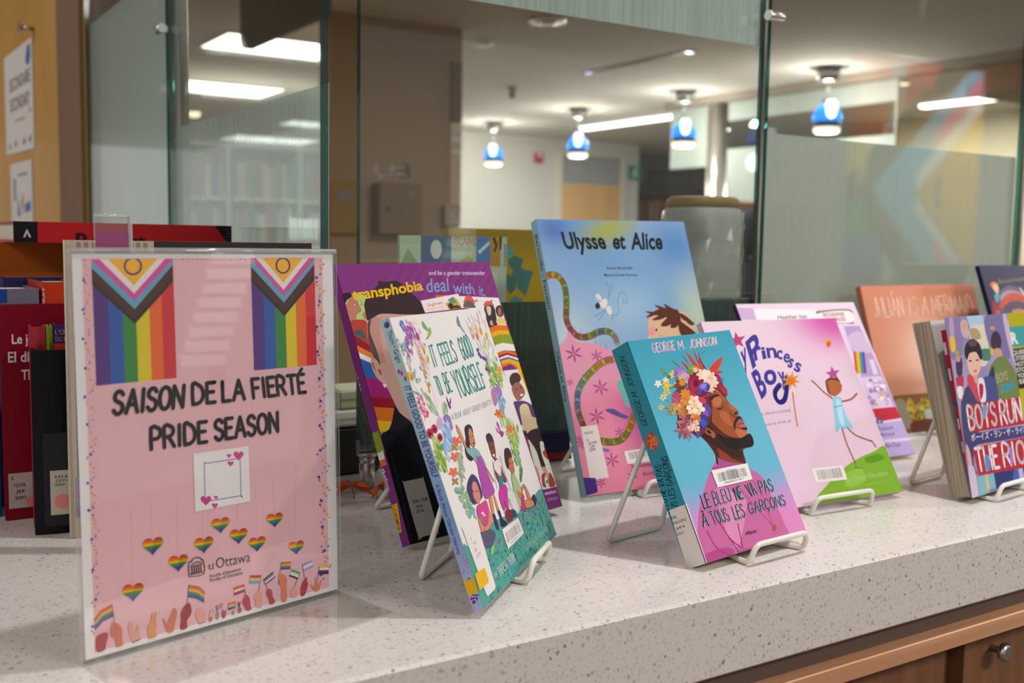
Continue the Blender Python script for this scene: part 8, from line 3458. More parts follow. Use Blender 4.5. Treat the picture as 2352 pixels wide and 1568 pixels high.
# counter
ct = MB(); ct.box(-.9, 3.7, .634, 1.46, -.0735, 0, bev=.0025)
top = ct.build('countertop', COUNTER); tag(top, 'white speckled quartz countertop carrying the whole book display', 'countertop')
ct = MB(); ct.box(-.9, .74, 1.461, 2.43, -.0735, 0, bev=.0025)
tag(ct.build('countertop', COUNTER), 'rear arm of the speckled countertop behind the spine-out books', 'countertop')
tag(MB().box(-.9, 3.7, .650, 1.44, -.0965, -.0736).build('counter_trim', PLINTH), 'dark brown metal strip directly under the quartz countertop', 'trim strip')
tag(MB().box(-.9, 3.7, .634, 1.44, -.1145, -.0966, bev=.001).build('counter_rail', MAPLE), 'pale maple rail running under the dark strip of the counter', 'wooden rail')
def cabinet(x0, x1, label):
    e = empty('cabinet', ((x0 + x1) / 2, .68, -1.05), 0, label, 'cabinet', 'cabinets under the counter'); dx = (x1 - x0) / 2
    MB().box(-dx, dx, .02, .70, 0, .935).build('body', CABINET, e)
    d = MB().box(-dx + .006, dx - .006, 0, .0199, .06, .93, bev=.001).build('door', CABINET, e)
    MB().lathe([(.004, 0), (.004, .012), (.010, .014), (.011, .019), (.007, .022)], 16, axis='x').build('lock_knob', STEEL, d).matrix_local = Matrix.Translation((-dx + .055, 0, .893)) @ Matrix.Rotation(-math.pi / 2, 4, 'Z')
    return e
cabinet(1.045, 1.95, 'brown laminate cabinet with a round steel lock, right below the counter')
cabinet(.10, 1.022, 'brown laminate cabinet left of the dark gap under the counter')
cabinet(1.96, 2.85, 'brown laminate cabinet beyond the locked one, at the right picture edge')

# ------------------------------------------------------------------ glass screen
def pane(name, label, x0, x1, y0, y1, z0, z1, films, along='x'):
    o = empty(name, ((x0 + x1) / 2, (y0 + y1) / 2, z0), 0, label, 'glass panel', 'glass panels of the counter screen')
    hx, hy, h = (x1 - x0) / 2, (y1 - y0) / 2, z1 - z0
    m = [1, 1, 0, 1, 0, 1] if along == 'x' else [1, 1, 1, 0, 1, 0]
    MB().box(-hx, hx, -hy, hy, 0, h, m).build('pane', [GLASS, GEDGE], o)
    for (a, b, fm) in films:
        if along == 'x': q = MB().box(-hx + .001, hx - .001, hy + .0005, hy + .0012, a - z0, b - z0)
        else: q = MB().box(hx + .0005, hx + .0012, -hy + .001, hy - .001, a - z0, b - z0)
        q.build('frosted_film', fm, o)
    return o
pane('glass_partition', 'front glass pane behind the tall blue picture book, frosted at top and bottom', .517, 1.160, 1.125, 1.135, .045, 1.5, [(.046, .219, FROST_SHADED), (.588, .95, FROST)])
pane('glass_partition', 'front glass pane behind the pink books with wide grey-green frosting', 1.173, 1.825, 1.125, 1.135, .045, 1.5, [(.046, .464, FROST_DENSE)])
pane('glass_partition', 'front glass pane cut off by the right picture edge', 1.838, 2.49, 1.125, 1.135, .045, 1.5, [(.046, .219, FROST_SHADED), (.70, 1.0, FROST)])
pane('glass_partition', 'side glass pane beside the brown pillar, frosted below its middle', .475, .485, 1.142, 1.772, .045, 1.5, [(.046, .473, FROST)], 'y')
FROST_SIDE = frost_mat('side_frosted_film', (.80, .88, .85), .72, .80, 200, 'x')
pane('glass_partition', 'side glass pane next to the wooden wall, frosted nearly to the top', .475, .485, 1.789, 2.428, .045, 1.5, [(.046, .742, FROST_SIDE)], 'y')
def standoff(x, y, label):
    o = empty('glass_standoff', (x, y, 0), 0, label, 'glass support')
    MB().lathe([(.0095, 0), (.0095, .030), (.0088, .031), (.0088, .033), (.0095, .034), (.0095, .0405)], 24).build('foot', STEEL, o)
    MB().lathe([(.0125, .0406), (.0125, .0449)], 24).build('cap', STEEL, o)
standoff(.529, 1.130, 'steel standoff holding up the glass corner beside the orange leaves')
standoff(1.15, 1.130, 'steel standoff hidden behind the turquoise paperback'); standoff(1.19, 1.130, 'steel standoff behind the lilac biography'); standoff(.480, 1.755, 'steel standoff of the side glass behind the flyer')
def clampc(loc, rz, label, L=.03):
    o = empty('glass_clamp', loc, rz, label, 'glass clamp')
    MB().lathe([(.0072, -L / 2), (.0078, -L / 2 + .001), (.0078, L / 2 - .001), (.0072, L / 2)], 20, axis='x').build('barrel', STEEL, o)
    MB().box(-.006, .006, .0079, .012, -.005, .005).build('jaw', STEEL, o)
clampc((1.1665, 1.112, .628), 0, 'steel clamp joining the two front glass panes at upper right'); clampc((.4645, 1.7805, .630), -math.pi / 2, 'steel clamp joining the two side glass panes at upper left', .026)
er = MB(); er.lathe([(.0042, 0), (.0042, 1.649)], 12); o = er.build('edge_highlight_rod', STEEL); o.location = (1.1665, 1.131, .0); tag(o, 'thin rod added for the glass edge highlight left of the wide frosted pane', 'rod')  # rod stands in for the bright highlight along the glass edge
o = er.build('edge_highlight_rod', STEEL); o.location = (1.8315, 1.1235, .0); tag(o, 'thin rod added for the pale highlight at the right edge of the wide frosted pane', 'rod')  # second rod added for the pale highlight line at this joint
po = MB(); po.lathe([(.0115, 0), (.0115, 1.649)], 20); o = po.build('steel_post', STEEL); o.location = (.503, 1.80, 0); tag(o, 'thin steel post behind the joint of the side glass panes', 'post')

# ------------------------------------------------------------------ papers on the wooden wall
def wall_paper(label, y0, y1, z0, z1, rows, slant):
    o = empty('notice_sheet', (.4699, (y0 + y1) / 2, z0), 0, label, 'notice'); L = y1 - y0; h = z1 - z0
    mb = MB()
    P = lambda u, v, d: (-.0015 - d, L / 2 - u, v + slant * (u / L))
    mb.face([P(0, 0, 0), P(L, 0, 0), P(L, h, 0), P(0, h, 0)], 0, ink('#d6d2cc')); mb.face([P(0, h, -.0004), P(L, h, -.0004), P(L, 0, -.0004), P(0, 0, -.0004)], 0, ink('#c4c0ba'))
    a = Art(mb, P, L, h)
    for (k, t, q, c, wt) in rows:
        if t: a.text(k, wt, t, [(x * L, y * h) for x, y in q], ink(c))
        else: a.shape([(x * L, y * h) for x, y in q], ink(c))
        a.d += .00002
    mb.build('sheet', PAPER, o); return o
o = wall_paper('white printed notice, upper of two sheets on the wooden wall', 3.07, 3.59, .535, .825, [
    ('R', 'SECONDAIRE', [(.2, .62), (.92, .62), (.2, .74)], '#4a4846', 14), ('R', 'SECONDARY', [(.2, .42), (.9, .42), (.2, .54)], '#4a4846', 14), ('R', 'Faculté d’éducation', [(.38, .3), (.72, .3), (.38, .33)], '#6a6866', 4),
    ('', '', [(.78, .84), (.84, .95), (.93, .96), (.95, .85), (.9, .78), (.82, .78)], '#4f6aa8', 0), ('', '', [(.86, .37), (.9, .39), (.92, .36), (.89, .33)], '#b05a78', 0),
    ('', '', [(.1, .06), (.16, .12), (.2, .05)], '#8a6a7a', 0), ('', '', [(.3, .08), (.4, .14), (.42, .06)], '#7a8aa0', 0), ('', '', [(.6, .07), (.7, .14), (.74, .07)], '#a8707a', 0), ('', '', [(.8, .09), (.93, .15), (.9, .06)], '#8a8a9a', 0)], -.012)
wall_paper('white sheet with blue and orange marks, lower of two on the wooden wall', 3.12, 3.52, .285, .503, [
    ('', '', [(.15, .8), (.25, .8), (.25, .5), (.15, .5)], '#7a7a8a', 0), ('', '', [(.35, .86), (.8, .86), (.8, .82), (.35, .82)], '#9a9aa0', 0), ('', '', [(.3, .3), (.36, .55), (.45, .3)], '#4a6aa8', 0), ('', '', [(.5, .5), (.6, .6), (.62, .4), (.55, .3)], '#c88a5a', 0), ('', '', [(.66, .45), (.9, .5), (.92, .38), (.68, .34)], '#5a7ab0', 0), ('', '', [(.6, .2), (.9, .22), (.9, .14), (.6, .12)], '#a8708a', 0)], -.006)
o = empty('wall_clip', (.469, 3.05, .83), 0, 'small steel clip at the corner of the upper notice', 'clip'); MB().lathe([(.006, -.03), (.006, .0)], 14, axis='x').build('pin', STEEL, o); MB().box(-.034, -.031, -.014, .014, -.014, .012).build('plate', STEEL, o)
def R4(x0, y0, x1, y1): return [(x0, y0), (x1, y0), (x1, y1), (x0, y1)]
# ------------------------------------------------------------------ books on the counter
def pose(q, z0=.008):
    x, y, yaw, lean, W, H, ph = q
    u = Vector((math.cos(yaw), math.sin(yaw), 0)); n = Vector((-math.sin(yaw), math.cos(yaw), 0)); v = Vector((0, 0, math.cos(lean))) + n * math.sin(lean)
    u2 = u * math.cos(ph) + v * math.sin(ph); v2 = -u * math.sin(ph) + v * math.cos(ph); b = v2.cross(u2)
    m = Matrix.Identity(4)
    for i in range(3): m[i][0], m[i][1], m[i][2] = u2[i], b[i], v2[i]
    m[0][3], m[1][3], m[2][3] = x, y, z0
    return m
def sticker(name, key, place, W, H, parent, lab=None, base=.00032):
    mb = MB(); Art(mb, place, W, H, 0, base).run(ART_TEXT[key]); o = mb.build(name, PRINT, parent)
    if lab: o['label'] = lab
    return o
FRONT = lambda u, v, d: (u, -d, v)
SPINE = lambda s, v, d: (-d, s, v)
def book(label, q, T, cover, spine_c, art=None, spine_art=None, hard=True, z0=.008, pages=None, stickers=(), spine_stickers=(), spine_right=False, mw=None):
    W, H = q[4], q[5]
    root = empty('book', (0, 0, 0), 0, label, 'book'); root.matrix_world = mw or pose(q, z0)
    t = .0024 if hard else .0005; ov = .003 if hard else 0
    f = MB(); f.box(0, W, 0, t, 0, H, 0, ink(cover))
    top = .0003
    if art:
        a = Art(f, FRONT, W, H); a.run(ART_TEXT[art]); top = a.d
    f.build('front_cover', PRINT, root)
    MB().box(0, W, T - t, T, 0, H, 0, ink(spine_c)).build('back_cover', PRINT, root)
    s = MB()
    sx0, sx1 = (W - t, W) if spine_right else (-.0003, t)
    s.box(sx0, sx1, t + .0001, T - t - .0001, 0, H, 0, ink(spine_c))
    if spine_art: Art(s, SPINE, T, H, base=.00042).run(ART_TEXT[spine_art])
    s.build('spine', PRINT, root)
    e = .0012 if hard else .0001
    b = MB(); b.box((t + .0004) if not spine_right else ov, (W - ov) if not spine_right else W - t - .0004, t + .0002, T - t - .0002, ov, H - ov)
    b.build('page_block', pages or PAGES, root)
    for i, (nm, key, lab) in enumerate(stickers): sticker(nm, key, FRONT, W, H, root, lab, top + .00006 * (i + 1))
    for i, (nm, key, lab) in enumerate(spine_stickers): sticker(nm, key, SPINE, T, H, root, lab, .0007 + .00006 * i)
    return root
def stand(label, q, T, lip, rear, apex=.10, inset=.02, skew=0.0, lipn=-.012):
    """bent wire easel in the frame of the book it carries: x along the book's foot, y to the back, z up"""
    x, y, yaw, lean = q[:4]
    o = empty('wire_book_stand', (x, y, 0), yaw, label, 'book stand', 'bent wire book stands')
    r = .0027; fl = r + .0003; tn = math.tan(lean)
    back = lambda z: (z - .008) * tn + T / math.cos(lean) + r + .0012
    l0, l1 = lip; u0, u1, n0 = rear; mid = [(u0 + inset), (u1 - inset)]
    lz = .020
    # front: up the back of the book, down to the counter, forward under the book, up into the lip and across
    MB().tube([(mid[0] + .012, back(apex), apex), (l0 + .012, back(.012) + .001, fl), (l0 + .004, lipn, fl), (l0 + .010, lipn - .003, lz), (l1, lipn - .003, lz), (l1 + .003, lipn + .001, fl), (l1 - .012, back(.012) + .001, fl), (mid[1] - .012, back(apex), apex)], r, closed=False).build('front_lip', WIRE, o)
    MB().tube([(mid[0], back(apex + .012) + .001, apex + .012), (u0, n0, fl), (u1, n0 + skew, fl), (mid[1], back(apex + .012) + .001, apex + .012)], r).build('rear_leg', WIRE, o)
    MB().tube([(min(mid) - .004, back(apex + .008) - .0005, apex + .004), (max(mid) + .004, back(apex + .008) - .0005, apex + .004)], r * .9).build('cross_wire', WIRE, o)
    return o
QB = dict(IFG=[0.42258, 0.68719, 0.72231, 0.35189, 0.24149, 0.24131, -0.0212], TDI=[0.45365, 0.87232, 0.19313, 0.42998, 0.21146, 0.28889, 0.01223], ULY=[0.71653, 0.94396, -0.04151, 0.3487, 0.22901, 0.33594, 0.01143], GMJ=[0.65889, 0.68684, 0.09154, 0.47709, 0.15133, 0.21928, 0.03606], PB=[0.84467, 0.79068, -0.04353, 0.53666, 0.22038, 0.23116, -0.00237], BIO=[1.04843, 0.9332, -0.04117, 0.5447, 0.23385, 0.24195, -0.00398], JUL=[1.36536, 1.02756, .02, .30, .30265, .23839, 0], BRR=[1.10648, 0.71798, 0.11585, 0.21521, 0.15523, 0.21232, 0.00252], NAV=[1.60249, 0.95652, -.04, .36, .22, .27979, 0], QR=[1.34708, .8043, .06, .2, .155, .20522, 0])
book('white picture book IT FEELS GOOD TO BE YOURSELF with flowers and four children', QB['IFG'], .0088, '#e9e2de', '#9fc4cc', 'IFG', 'IFG_spine', stickers=[('call_label', 'IFG_call', 'white call number sticker'), ('barcode_label', 'IFG_bar', 'white barcode sticker'), ('yellow_tape', 'IFG_tape', 'yellow tape')], spine_stickers=[('yellow_tape', 'IFG_spinetape', 'yellow tape on the spine')])
stand('cream wire stand under the white picture book with flowers', QB['IFG'], .0088, (.085, .158), (.069, .150, .079))
book('purple book titled transphobia deal with it, leaning behind the white flowery picture book', QB['TDI'], .0125, '#86377c', '#74307a', 'TDI', 'TDI_spine', hard=False, stickers=[('black_tape', 'TDI_tape', 'wide black tape'), ('call_label', 'TDI_call', 'grey call number sticker')])
stand('cream wire stand hidden behind the purple transphobia book', QB['TDI'], .0125, (.09, .15), (.07, .16, .15))
book('tall blue picture book titled Ulysse et Alice with a striped snake', QB['ULY'], .012, '#8fb0cc', '#86b0ba', 'ULY', 'ULY_spine', stickers=[('call_label', 'ULY_call', 'white call number sticker'), ('violet_tape', 'ULY_tape', 'violet tape on the lower corner'), ('barcode_label', 'ULY_bar', 'white barcode sticker')])
stand('cream wire stand under the tall blue picture book', QB['ULY'], .012, (.068, .15), (.06, .16, .15), .12)
book('turquoise paperback with a bearded man wearing a crown of flowers', QB['GMJ'], .0240, '#3f9db4', '#3a98aa', 'GMJ', 'GMJ_spine', hard=False, stickers=[('barcode_label', 'GMJ_bar', 'white barcode sticker'), ('spine_label_edge', 'GMJ_call', 'white label wrapped from the spine')], spine_stickers=[('spine_label', 'GMJ_spinelabel', 'white call number label on the spine')])
stand('cream wire stand under the turquoise paperback', QB['GMJ'], .0240, (.042, .128), (-.011, .072, .118), .10, .02, .006)
book('pink picture book titled Princess Boy with a dancing child on a green hill', QB['PB'], .009, '#e2c2d6', '#dfc4d4', 'PB', stickers=[('barcode_label', 'PB_bar', 'white barcode sticker')])
stand('cream wire stand under the pink picture book', QB['PB'], .009, (.052, .150), (.05, .15, .145))
book('lilac book with a rainbow flag and red car, half hidden behind the pink picture book', QB['BIO'], .007, '#d9bfdc', '#5a2a6a', 'BIO', hard=False)
stand('cream wire stand behind the lilac book with a red car', QB['BIO'], .007, (.06, .14), (.06, .15, .155), .10)
book('salmon picture book titled JULIÁN IS A MERMAID', QB['JUL'], .010, '#cf8263', '#a86a50', 'JUL')
stand('cream wire stand behind the salmon picture book', QB['JUL'], .010, (.10, .18), (.10, .19, .085), .11)
# the manga: its fore-edge faces left and the first leaf stands out a little
m = pose(QB['BRR']); q = QB['BRR']; W, H, T = q[4], q[5], .040
root = empty('book', (0, 0, 0), 0, 'thick manga volume titled BOYS RUN THE RIOT with its page edges showing', 'book'); root.matrix_world = m
f = MB(); f.box(0, W, 0, .0005, 0, H, 0, ink('#a79cc0')); Art(f, FRONT, W, H).run(ART_TEXT['BRR']); f.build('front_cover', PRINT, root)
bc = MB()
for k in ((0, 1, 2, 3), (3, 2, 1, 0)):
    y_ = .0255 if k[0] == 0 else .0259
    P4 = [(0, y_, 0), (0, y_ + .0162, H), (W, y_ + .0162, H), (W, y_, 0)]; bc.face([P4[i] for i in k], 0, ink('#b4aba0'))
bc.build('back_cover', PRINT, root)
bc = MB(); bc.prism([(.0006, 0), (.0257, 0), (.0415, H), (.0006, H)], W - .0006, W, 0, ink('#b4aba0'), fn=lambda a_, b_, c_: (c_, a_, b_)); bc.build('spine', PRINT, root)
def wedge(x0, x1, lo0, hi0, lo1, hi1, z0, z1, c=(.5, .5, .5)):
    mb = MB(); v = [(x0, lo0, z0), (x1, lo0 * .1 + .0008, z0), (x1, hi0, z0), (x0, hi0, z0), (x0, lo1, z1), (x1, lo1 * .1 + .0008, z1), (x1, hi1, z1), (x0, hi1, z1)]
    for k in ((0, 3, 2, 1), (4, 5, 6, 7), (0, 1, 5, 4), (1, 2, 6, 5), (2, 3, 7, 6), (3, 0, 4, 7)): mb.face([v[i] for i in k], 0, c)
    return mb
GAP = lambda v: .0042 + .0162 * v / H
wedge(.003, W - .001, GAP(0), .0252, GAP(H), .0412, .001, H - .001).build('page_block', PAGES_OLD, root)
# loose title leaf in the gap between cover and pages: white, with tall red letters near the cover
tl = wedge(.0022, W - .0012, GAP(0) - .0004, GAP(0) - .0003, GAP(H) - .0004, GAP(H) - .0003, .001, H - .0008, ink('#c9c0b8'))
for f_ in ((.112, .198), (.030, .106)):
    a = Art(tl, lambda s, v, d: (.0022 - d, .0007 + s * (GAP(v) - .0012), v), 1, H)
    a.shape(R4(.02, f_[0], .42, f_[1]), ink('#b0202c')); a.d += .00002
    for k in (.30, .66): a.shape(R4(.22, f_[0] + (f_[1] - f_[0]) * k, .43, f_[0] + (f_[1] - f_[0]) * (k + .17)), ink('#c9c0b8'))
tl.build('title_leaf', PRINT, root)
stand('cream wire stand under the thick manga volume', q, T, (.030, .125), (.032, .110, .096), .10)
book('yellow-green paperback with a teal R square, cut off behind the manga volume', QB['QR'], .012, '#b4ad12', '#a8a010', 'QR', hard=False)
stand('cream wire stand behind the yellow-green paperback', QB['QR'], .012, (.04, .12), (.04, .12, .10), .09)
book('navy book with an orange-brimmed cap, cut off by the right picture edge', QB['NAV'], .008, '#241f54', '#1a1a38', 'NAV', hard=False)
stand('cream wire stand behind the navy book', QB['NAV'], .008, (.05, .13), (.05, .14, .145), .10)

# spine-out books at the left end
def upright(label, x0, x1, y0, y1, H, cover, spine_c=None, rz=0, T=None, hard=True, pages=None, z0=.0005):
    """a book standing on the counter, x0..x1 its face towards the visitor, y0..y1 its depth"""
    root = empty('book', (x0, y0, z0), rz, label, 'book'); w, d = x1 - x0, y1 - y0; t = .0022 if hard else .0006
    return root, w, d, t
def spine_book(label, x0, x1, y0, depth, H, c, rz=0, rows=(), z0=.0005, lean=0.0):
    root = empty('book', (x0, y0, z0), rz, label, 'book'); root.rotation_euler = (0, lean, rz); w = x1 - x0; t = .0024
    s = MB(); n = 6   # slightly rounded spine
    prof = [(t + (w - 2 * t) * k / n, -.002 * math.sin(math.pi * k / n)) for k in range(n + 1)]
    s.prism([(0, .0022), (0, .0004)] + prof + [(w, .0004), (w, .0022)], 0, H, 0, ink(c))
    if rows:
        a = Art(s, lambda u, v, d: (u, -.0021 - d, v), w, H)
        for (k, txt, qq, cc, wt) in rows:
            if txt: a.text(k, wt, txt, qq, ink(cc))
            else: a.shape(qq, ink(cc))
            a.d += .00003
    s.build('spine', PRINT, root)
    MB().box(0, t, .0023, depth, 0, H, 0, ink(c)).build('left_cover', PRINT, root); MB().box(w - t, w, .0023, depth, 0, H, 0, ink(c)).build('right_cover', PRINT, root)
    MB().box(t + .0002, w - t - .0002, .0025, depth - .003, .003, H - .003).build('page_block', PAGES, root)
    return root
def face_book(label, x0, x1, y0, T, H, c, rz=0, rows=(), z0=.0005, lean=0.0, spine_c=None, stick=()):
    q = [x0, y0, rz, lean, x1 - x0, H, 0]; root = empty('book', (0, 0, 0), 0, label, 'book'); root.matrix_world = pose(q, z0); W = x1 - x0; t = .0022
    f = MB(); f.box(0, W, 0, t, 0, H, 0, ink(c)); a = Art(f, FRONT, W, H)
    for (k, txt, qq, cc, wt) in rows:
        if txt: a.text(k, wt, txt, qq, ink(cc))
        else: a.shape(qq, ink(cc))
        a.d += .00003
    f.build('front_cover', PRINT, root); MB().box(0, W, T - t, T, 0, H, 0, ink(c)).build('back_cover', PRINT, root)
    MB().box(-.0002, t, t + .0001, T - t - .0001, 0, H, 0, ink(spine_c or c)).build('spine', PRINT, root); MB().box(t + .0003, W - .003, t + .0002, T - t - .0002, .003, H - .003).build('page_block', PAGES, root)
    for nm, lab, shapes in stick:
        mb = MB(); a = Art(mb, FRONT, W, H, 0, .0005)
        for (k, txt, qq, cc, wt) in shapes:
            if txt: a.text(k, wt, txt, qq, ink(cc))
            else: a.shape(qq, ink(cc))
            a.d += .00003
        mb.build(nm, PRINT, root)['label'] = lab
    return root
def disc(x, y, r, ry=None): return [(x + r * math.cos(k * math.pi / 10), y + (ry or r) * math.sin(k * math.pi / 10)) for k in range(20)]
RZ = .50      # these spines are turned towards the visitor
spine_book('bright blue book with its edge at the far left of the counter', .106, .142, 1.199, .15, .2205, '#1a3f94')
face_book('dark red picture book with Le jour in white lettering', .1435, .235, 1.178, .010, .2235, '#7c0f22', 0, [
    ('R', 'Le jour où', [(.010, .1835), (.055, .1835), (.010, .193)], '#d9cdd0', 22), ('R', 'El día que', [(.006, .1645), (.053, .1645), (.006, .175)], '#d9cdd0', 22), ('R', 'The day', [(.018, .146), (.052, .146), (.018, .156)], '#d9cdd0', 22)], stick=[
    ('call_label', 'white call number label', [('', '', R4(.003, .012, .030, .049), '#b8ada6', 0), ('R', 'E', [(.006, .0425), (.0085, .0425), (.006, .0455)], '#3a3436', 10), ('R', '+D598', [(.0075, .0345), (.019, .0345), (.0075, .038)], '#3a3436', 12), ('R', '.J68', [(.0095, .028), (.018, .028), (.0095, .0315)], '#3a3436', 12), ('R', '2001', [(.0085, .021), (.019, .021), (.0085, .0245)], '#3a3436', 12), ('', '', disc(.0245, .018, .0055), '#dd7f7c', 0)])])
bb = spine_book('black book with a call number label and pink dot on its spine', .1605, .2005, 1.1070, .030, .183, '#17171b', -.13, [
    ('', '', R4(.0085, .008, .0395, .101), '#2b2d30', 0), ('', '', R4(.0145, .019, .0395, .0635), '#c6bfae', 0), ('R', '535.6', [(.0185, .056), (.0305, .056), (.0185, .0585)], '#2a282a', 10), ('R', '.C5714', [(.0185, .052), (.0325, .052), (.0185, .0545)], '#2a282a', 10), ('R', '2007', [(.0185, .048), (.028, .048), (.0185, .0505)], '#2a282a', 10), ('', '', disc(.0255, .0325, .0075), '#e58e84', 0)])
for c_ in bpy.data.objects:
    if c_.parent == bb and c_.name.startswith('page_block'): c_.data.materials[0] = BLACK
spine_book('thin coral book whose top shows behind the black book', .1640, .1790, 1.1385, .030, .2035, '#a8323c', -.13)
spine_book('thin green book whose top shows behind the black book', .1795, .1855, 1.1365, .030, .2035, '#7f9a20', -.13)
spine_book('violet book lettered L’OISEAU behind the black book', .1860, .2203, 1.1360, .030, .2050, '#40246a', -.13, [('R', 'L’OISEAU', [(.002, .1955), (.026, .1955), (.002, .2000)], '#b8904a', 8), ('R', 'DU MONDE', [(.002, .1885), (.026, .1885), (.002, .193)], '#b8904a', 8), ('', '', R4(0, .150, .036, .1865), '#c03a34', 0)])
spine_book('slate grey book with a blue corner behind the dark red one', .1255, .1905, 1.2445, .10, .2365, '#6b6474', 0, [('', '', R4(0, .222, .033, .236), '#1a3f86', 0)])
spine_book('orange-red book with small white letters behind the black book', .1935, .2330, 1.2445, .10, .2435, '#b8381e', 0, [('R', 'PRAT', [(.0025, .218), (.0025, .238), (.0005, .218)], '#d8ccc4', 10)])
spine_book('navy book behind the orange-red one', .168, .2665, 1.3475, .09, .245, '#1f2248')
o = face_book('large book with an orange wood-grain cover at the back of the stack', .140, .330, 1.440, .016, .2852, '#a8581e')
spine_colors = noise_tint(mat('orange_grain', rough=.5), '#a8581c', '#d98236', (260, 260, 1.5), 2)
o.children[0].data.materials[0] = spine_colors
# tall picture book facing the visitor, cut by the flyer
face_book('tall cream-edged picture book standing right behind the flyer', .1895, .4415, 1.078, .012, .2905, '#b7a58c', .03, [
    ('', '', R4(.083, 0, .252, .2905), '#3a2f30', 0), ('', '', R4(.006, .06, .018, .2), '#5a4640', 0), ('', '', R4(.004, .02, .02, .06), '#8a5a9a', 0)] + [('', '', R4(.010 + k * .007, .280, .0135 + k * .007, .2885), '#8f7a68', 0) for k in range(10)], spine_c='#d3d2bd')
# red dictionary lying on top of the row
root = empty('book', (.181, 1.350, .2862), 0, 'thick red dictionary with black ends lying across the book tops', 'book')
W, D, T = .258, .185, .0245; t = .0024
s = MB(); s.box(0, W, 0, t, 0, T, 0, ink('#a81c20'))
a = Art(s, FRONT, W, T, base=.0002); a.shape(R4(0, 0, .026, T), ink('#17161a')); a.shape([(.236, T), (.262, T), (.262, 0), (.2535, 0)], ink('#17161a')); a.d += .00004
for i in range(6):
    for j in range(4): a.shape(disc(.2495 + i * .0022 + j * .0004, .006 + j * .0045, .0005), ink('#5a585c'))
a.text('R', 26, 'Robert', [(.068, -.006), (.150, -.006), (.068, .0115)], ink('#241418')); a.shape([(.010, .006), (.0145, .016), (.019, .006), (.0165, .006), (.0145, .011), (.0125, .006)], ink('#b8a89a'))
s.build('spine', PRINT, root)
MB().box(0, W, t + .0002, D, T - t, T, 0, ink('#a81c20')).build('top_cover', PRINT, root); MB().box(0, W, t + .0002, D, 0, t, 0, ink('#a81c20')).build('bottom_cover', PRINT, root); MB().box(.003, W - .003, t + .0004, D - .004, t + .0002, T - t - .0002).build('page_block', PAGES, root)

# ------------------------------------------------------------------ flyer in its acrylic holder
fx = Vector((0.97078, 0.23997, 0)); ang = math.atan2(fx.y, fx.x); tilt = math.atan2(.025585, .99967)
FW, FH = .2159, .2794
base = Matrix.Translation((0.138179, 0.747501, 0)) @ Matrix.Rotation(ang, 4, 'Z')
hold = empty('sign_holder', (0, 0, 0), 0, 'clear acrylic L-shaped sign holder around the pink pride flyer', 'sign holder'); hold.matrix_world = base
lean_m = Matrix.Rotation(-tilt, 4, 'X')
def acr(name, x0, x1, y0, y1, z0, z1, lean=True):
    m = MB().box(x0, x1, y0, y1, z0, z1, [1, 1, 0, 1, 0, 1]).build(name, [ACRYL, ACRYL_EDGE], hold)
    if lean: m.matrix_local = lean_m
    return m
acr('front_panel', -.0025, FW + .0025, -.0023, -.0006, .0012, FH + .0055); acr('back_panel', -.0025, FW + .0025, .0010, .0027, .0012, FH + .0060)
m = MB().box(-.0025, FW + .0025, -.070, .0045, .0001, .0019, [0, 0, 1, 1, 1, 1]).build('base_plate', [ACRYL, ACRYL_EDGE], hold)
m = MB().tube([(-.0025, .0002, FH + .0062), (FW + .0025, .0002, FH + .0062)], .0023, 10); m = m.build('top_fold', ACRYL_EDGE, hold); m.matrix_local = lean_m
fl = empty('flyer', (0, 0, 0), 0, 'pink pride season flyer with two rainbow flags, inside the acrylic holder', 'flyer'); fl.matrix_world = base @ lean_m
INK = 1.09; mb = MB(); mb.box(0, FW, 0, .0003, .004, FH + .004, 0, ink('#e4e0e0')); Art(mb, lambda u, v, d: (u, -d, v + .004), FW, FH, base=.00004).run(ART_TEXT['flyer'])
sh = mb.build('sheet', PAPER, fl); INK = .88
# second, narrow acrylic holder behind it
h2 = empty('sign_holder', (.203, 1.010, 0), .12, 'small clear acrylic holder with a purple card, its top above the flyer', 'sign holder')
MB().box(0, .032, 0, .0016, .0001, .3125, [1, 1, 0, 1, 0, 1]).build('front_panel', [ACRYL, ACRYL_EDGE], h2); MB().box(0, .032, .0032, .0048, .0001, .3125, [1, 1, 0, 1, 0, 1]).build('back_panel', [ACRYL, ACRYL_EDGE], h2)
MB().tube([(.0325, .0024, .0002), (.0325, .0024, .3140)], .0021, 10).build('side_fold', ACRYL_EDGE, h2); MB().tube([(0, .0024, .3140), (.0325, .0024, .3140)], .0018, 8).build('top_fold', ACRYL_EDGE, h2)
MB().box(.001, .031, .0020, .0028, .002, .299, 0, ink('#a03a78')).build('card', PRINT, h2)

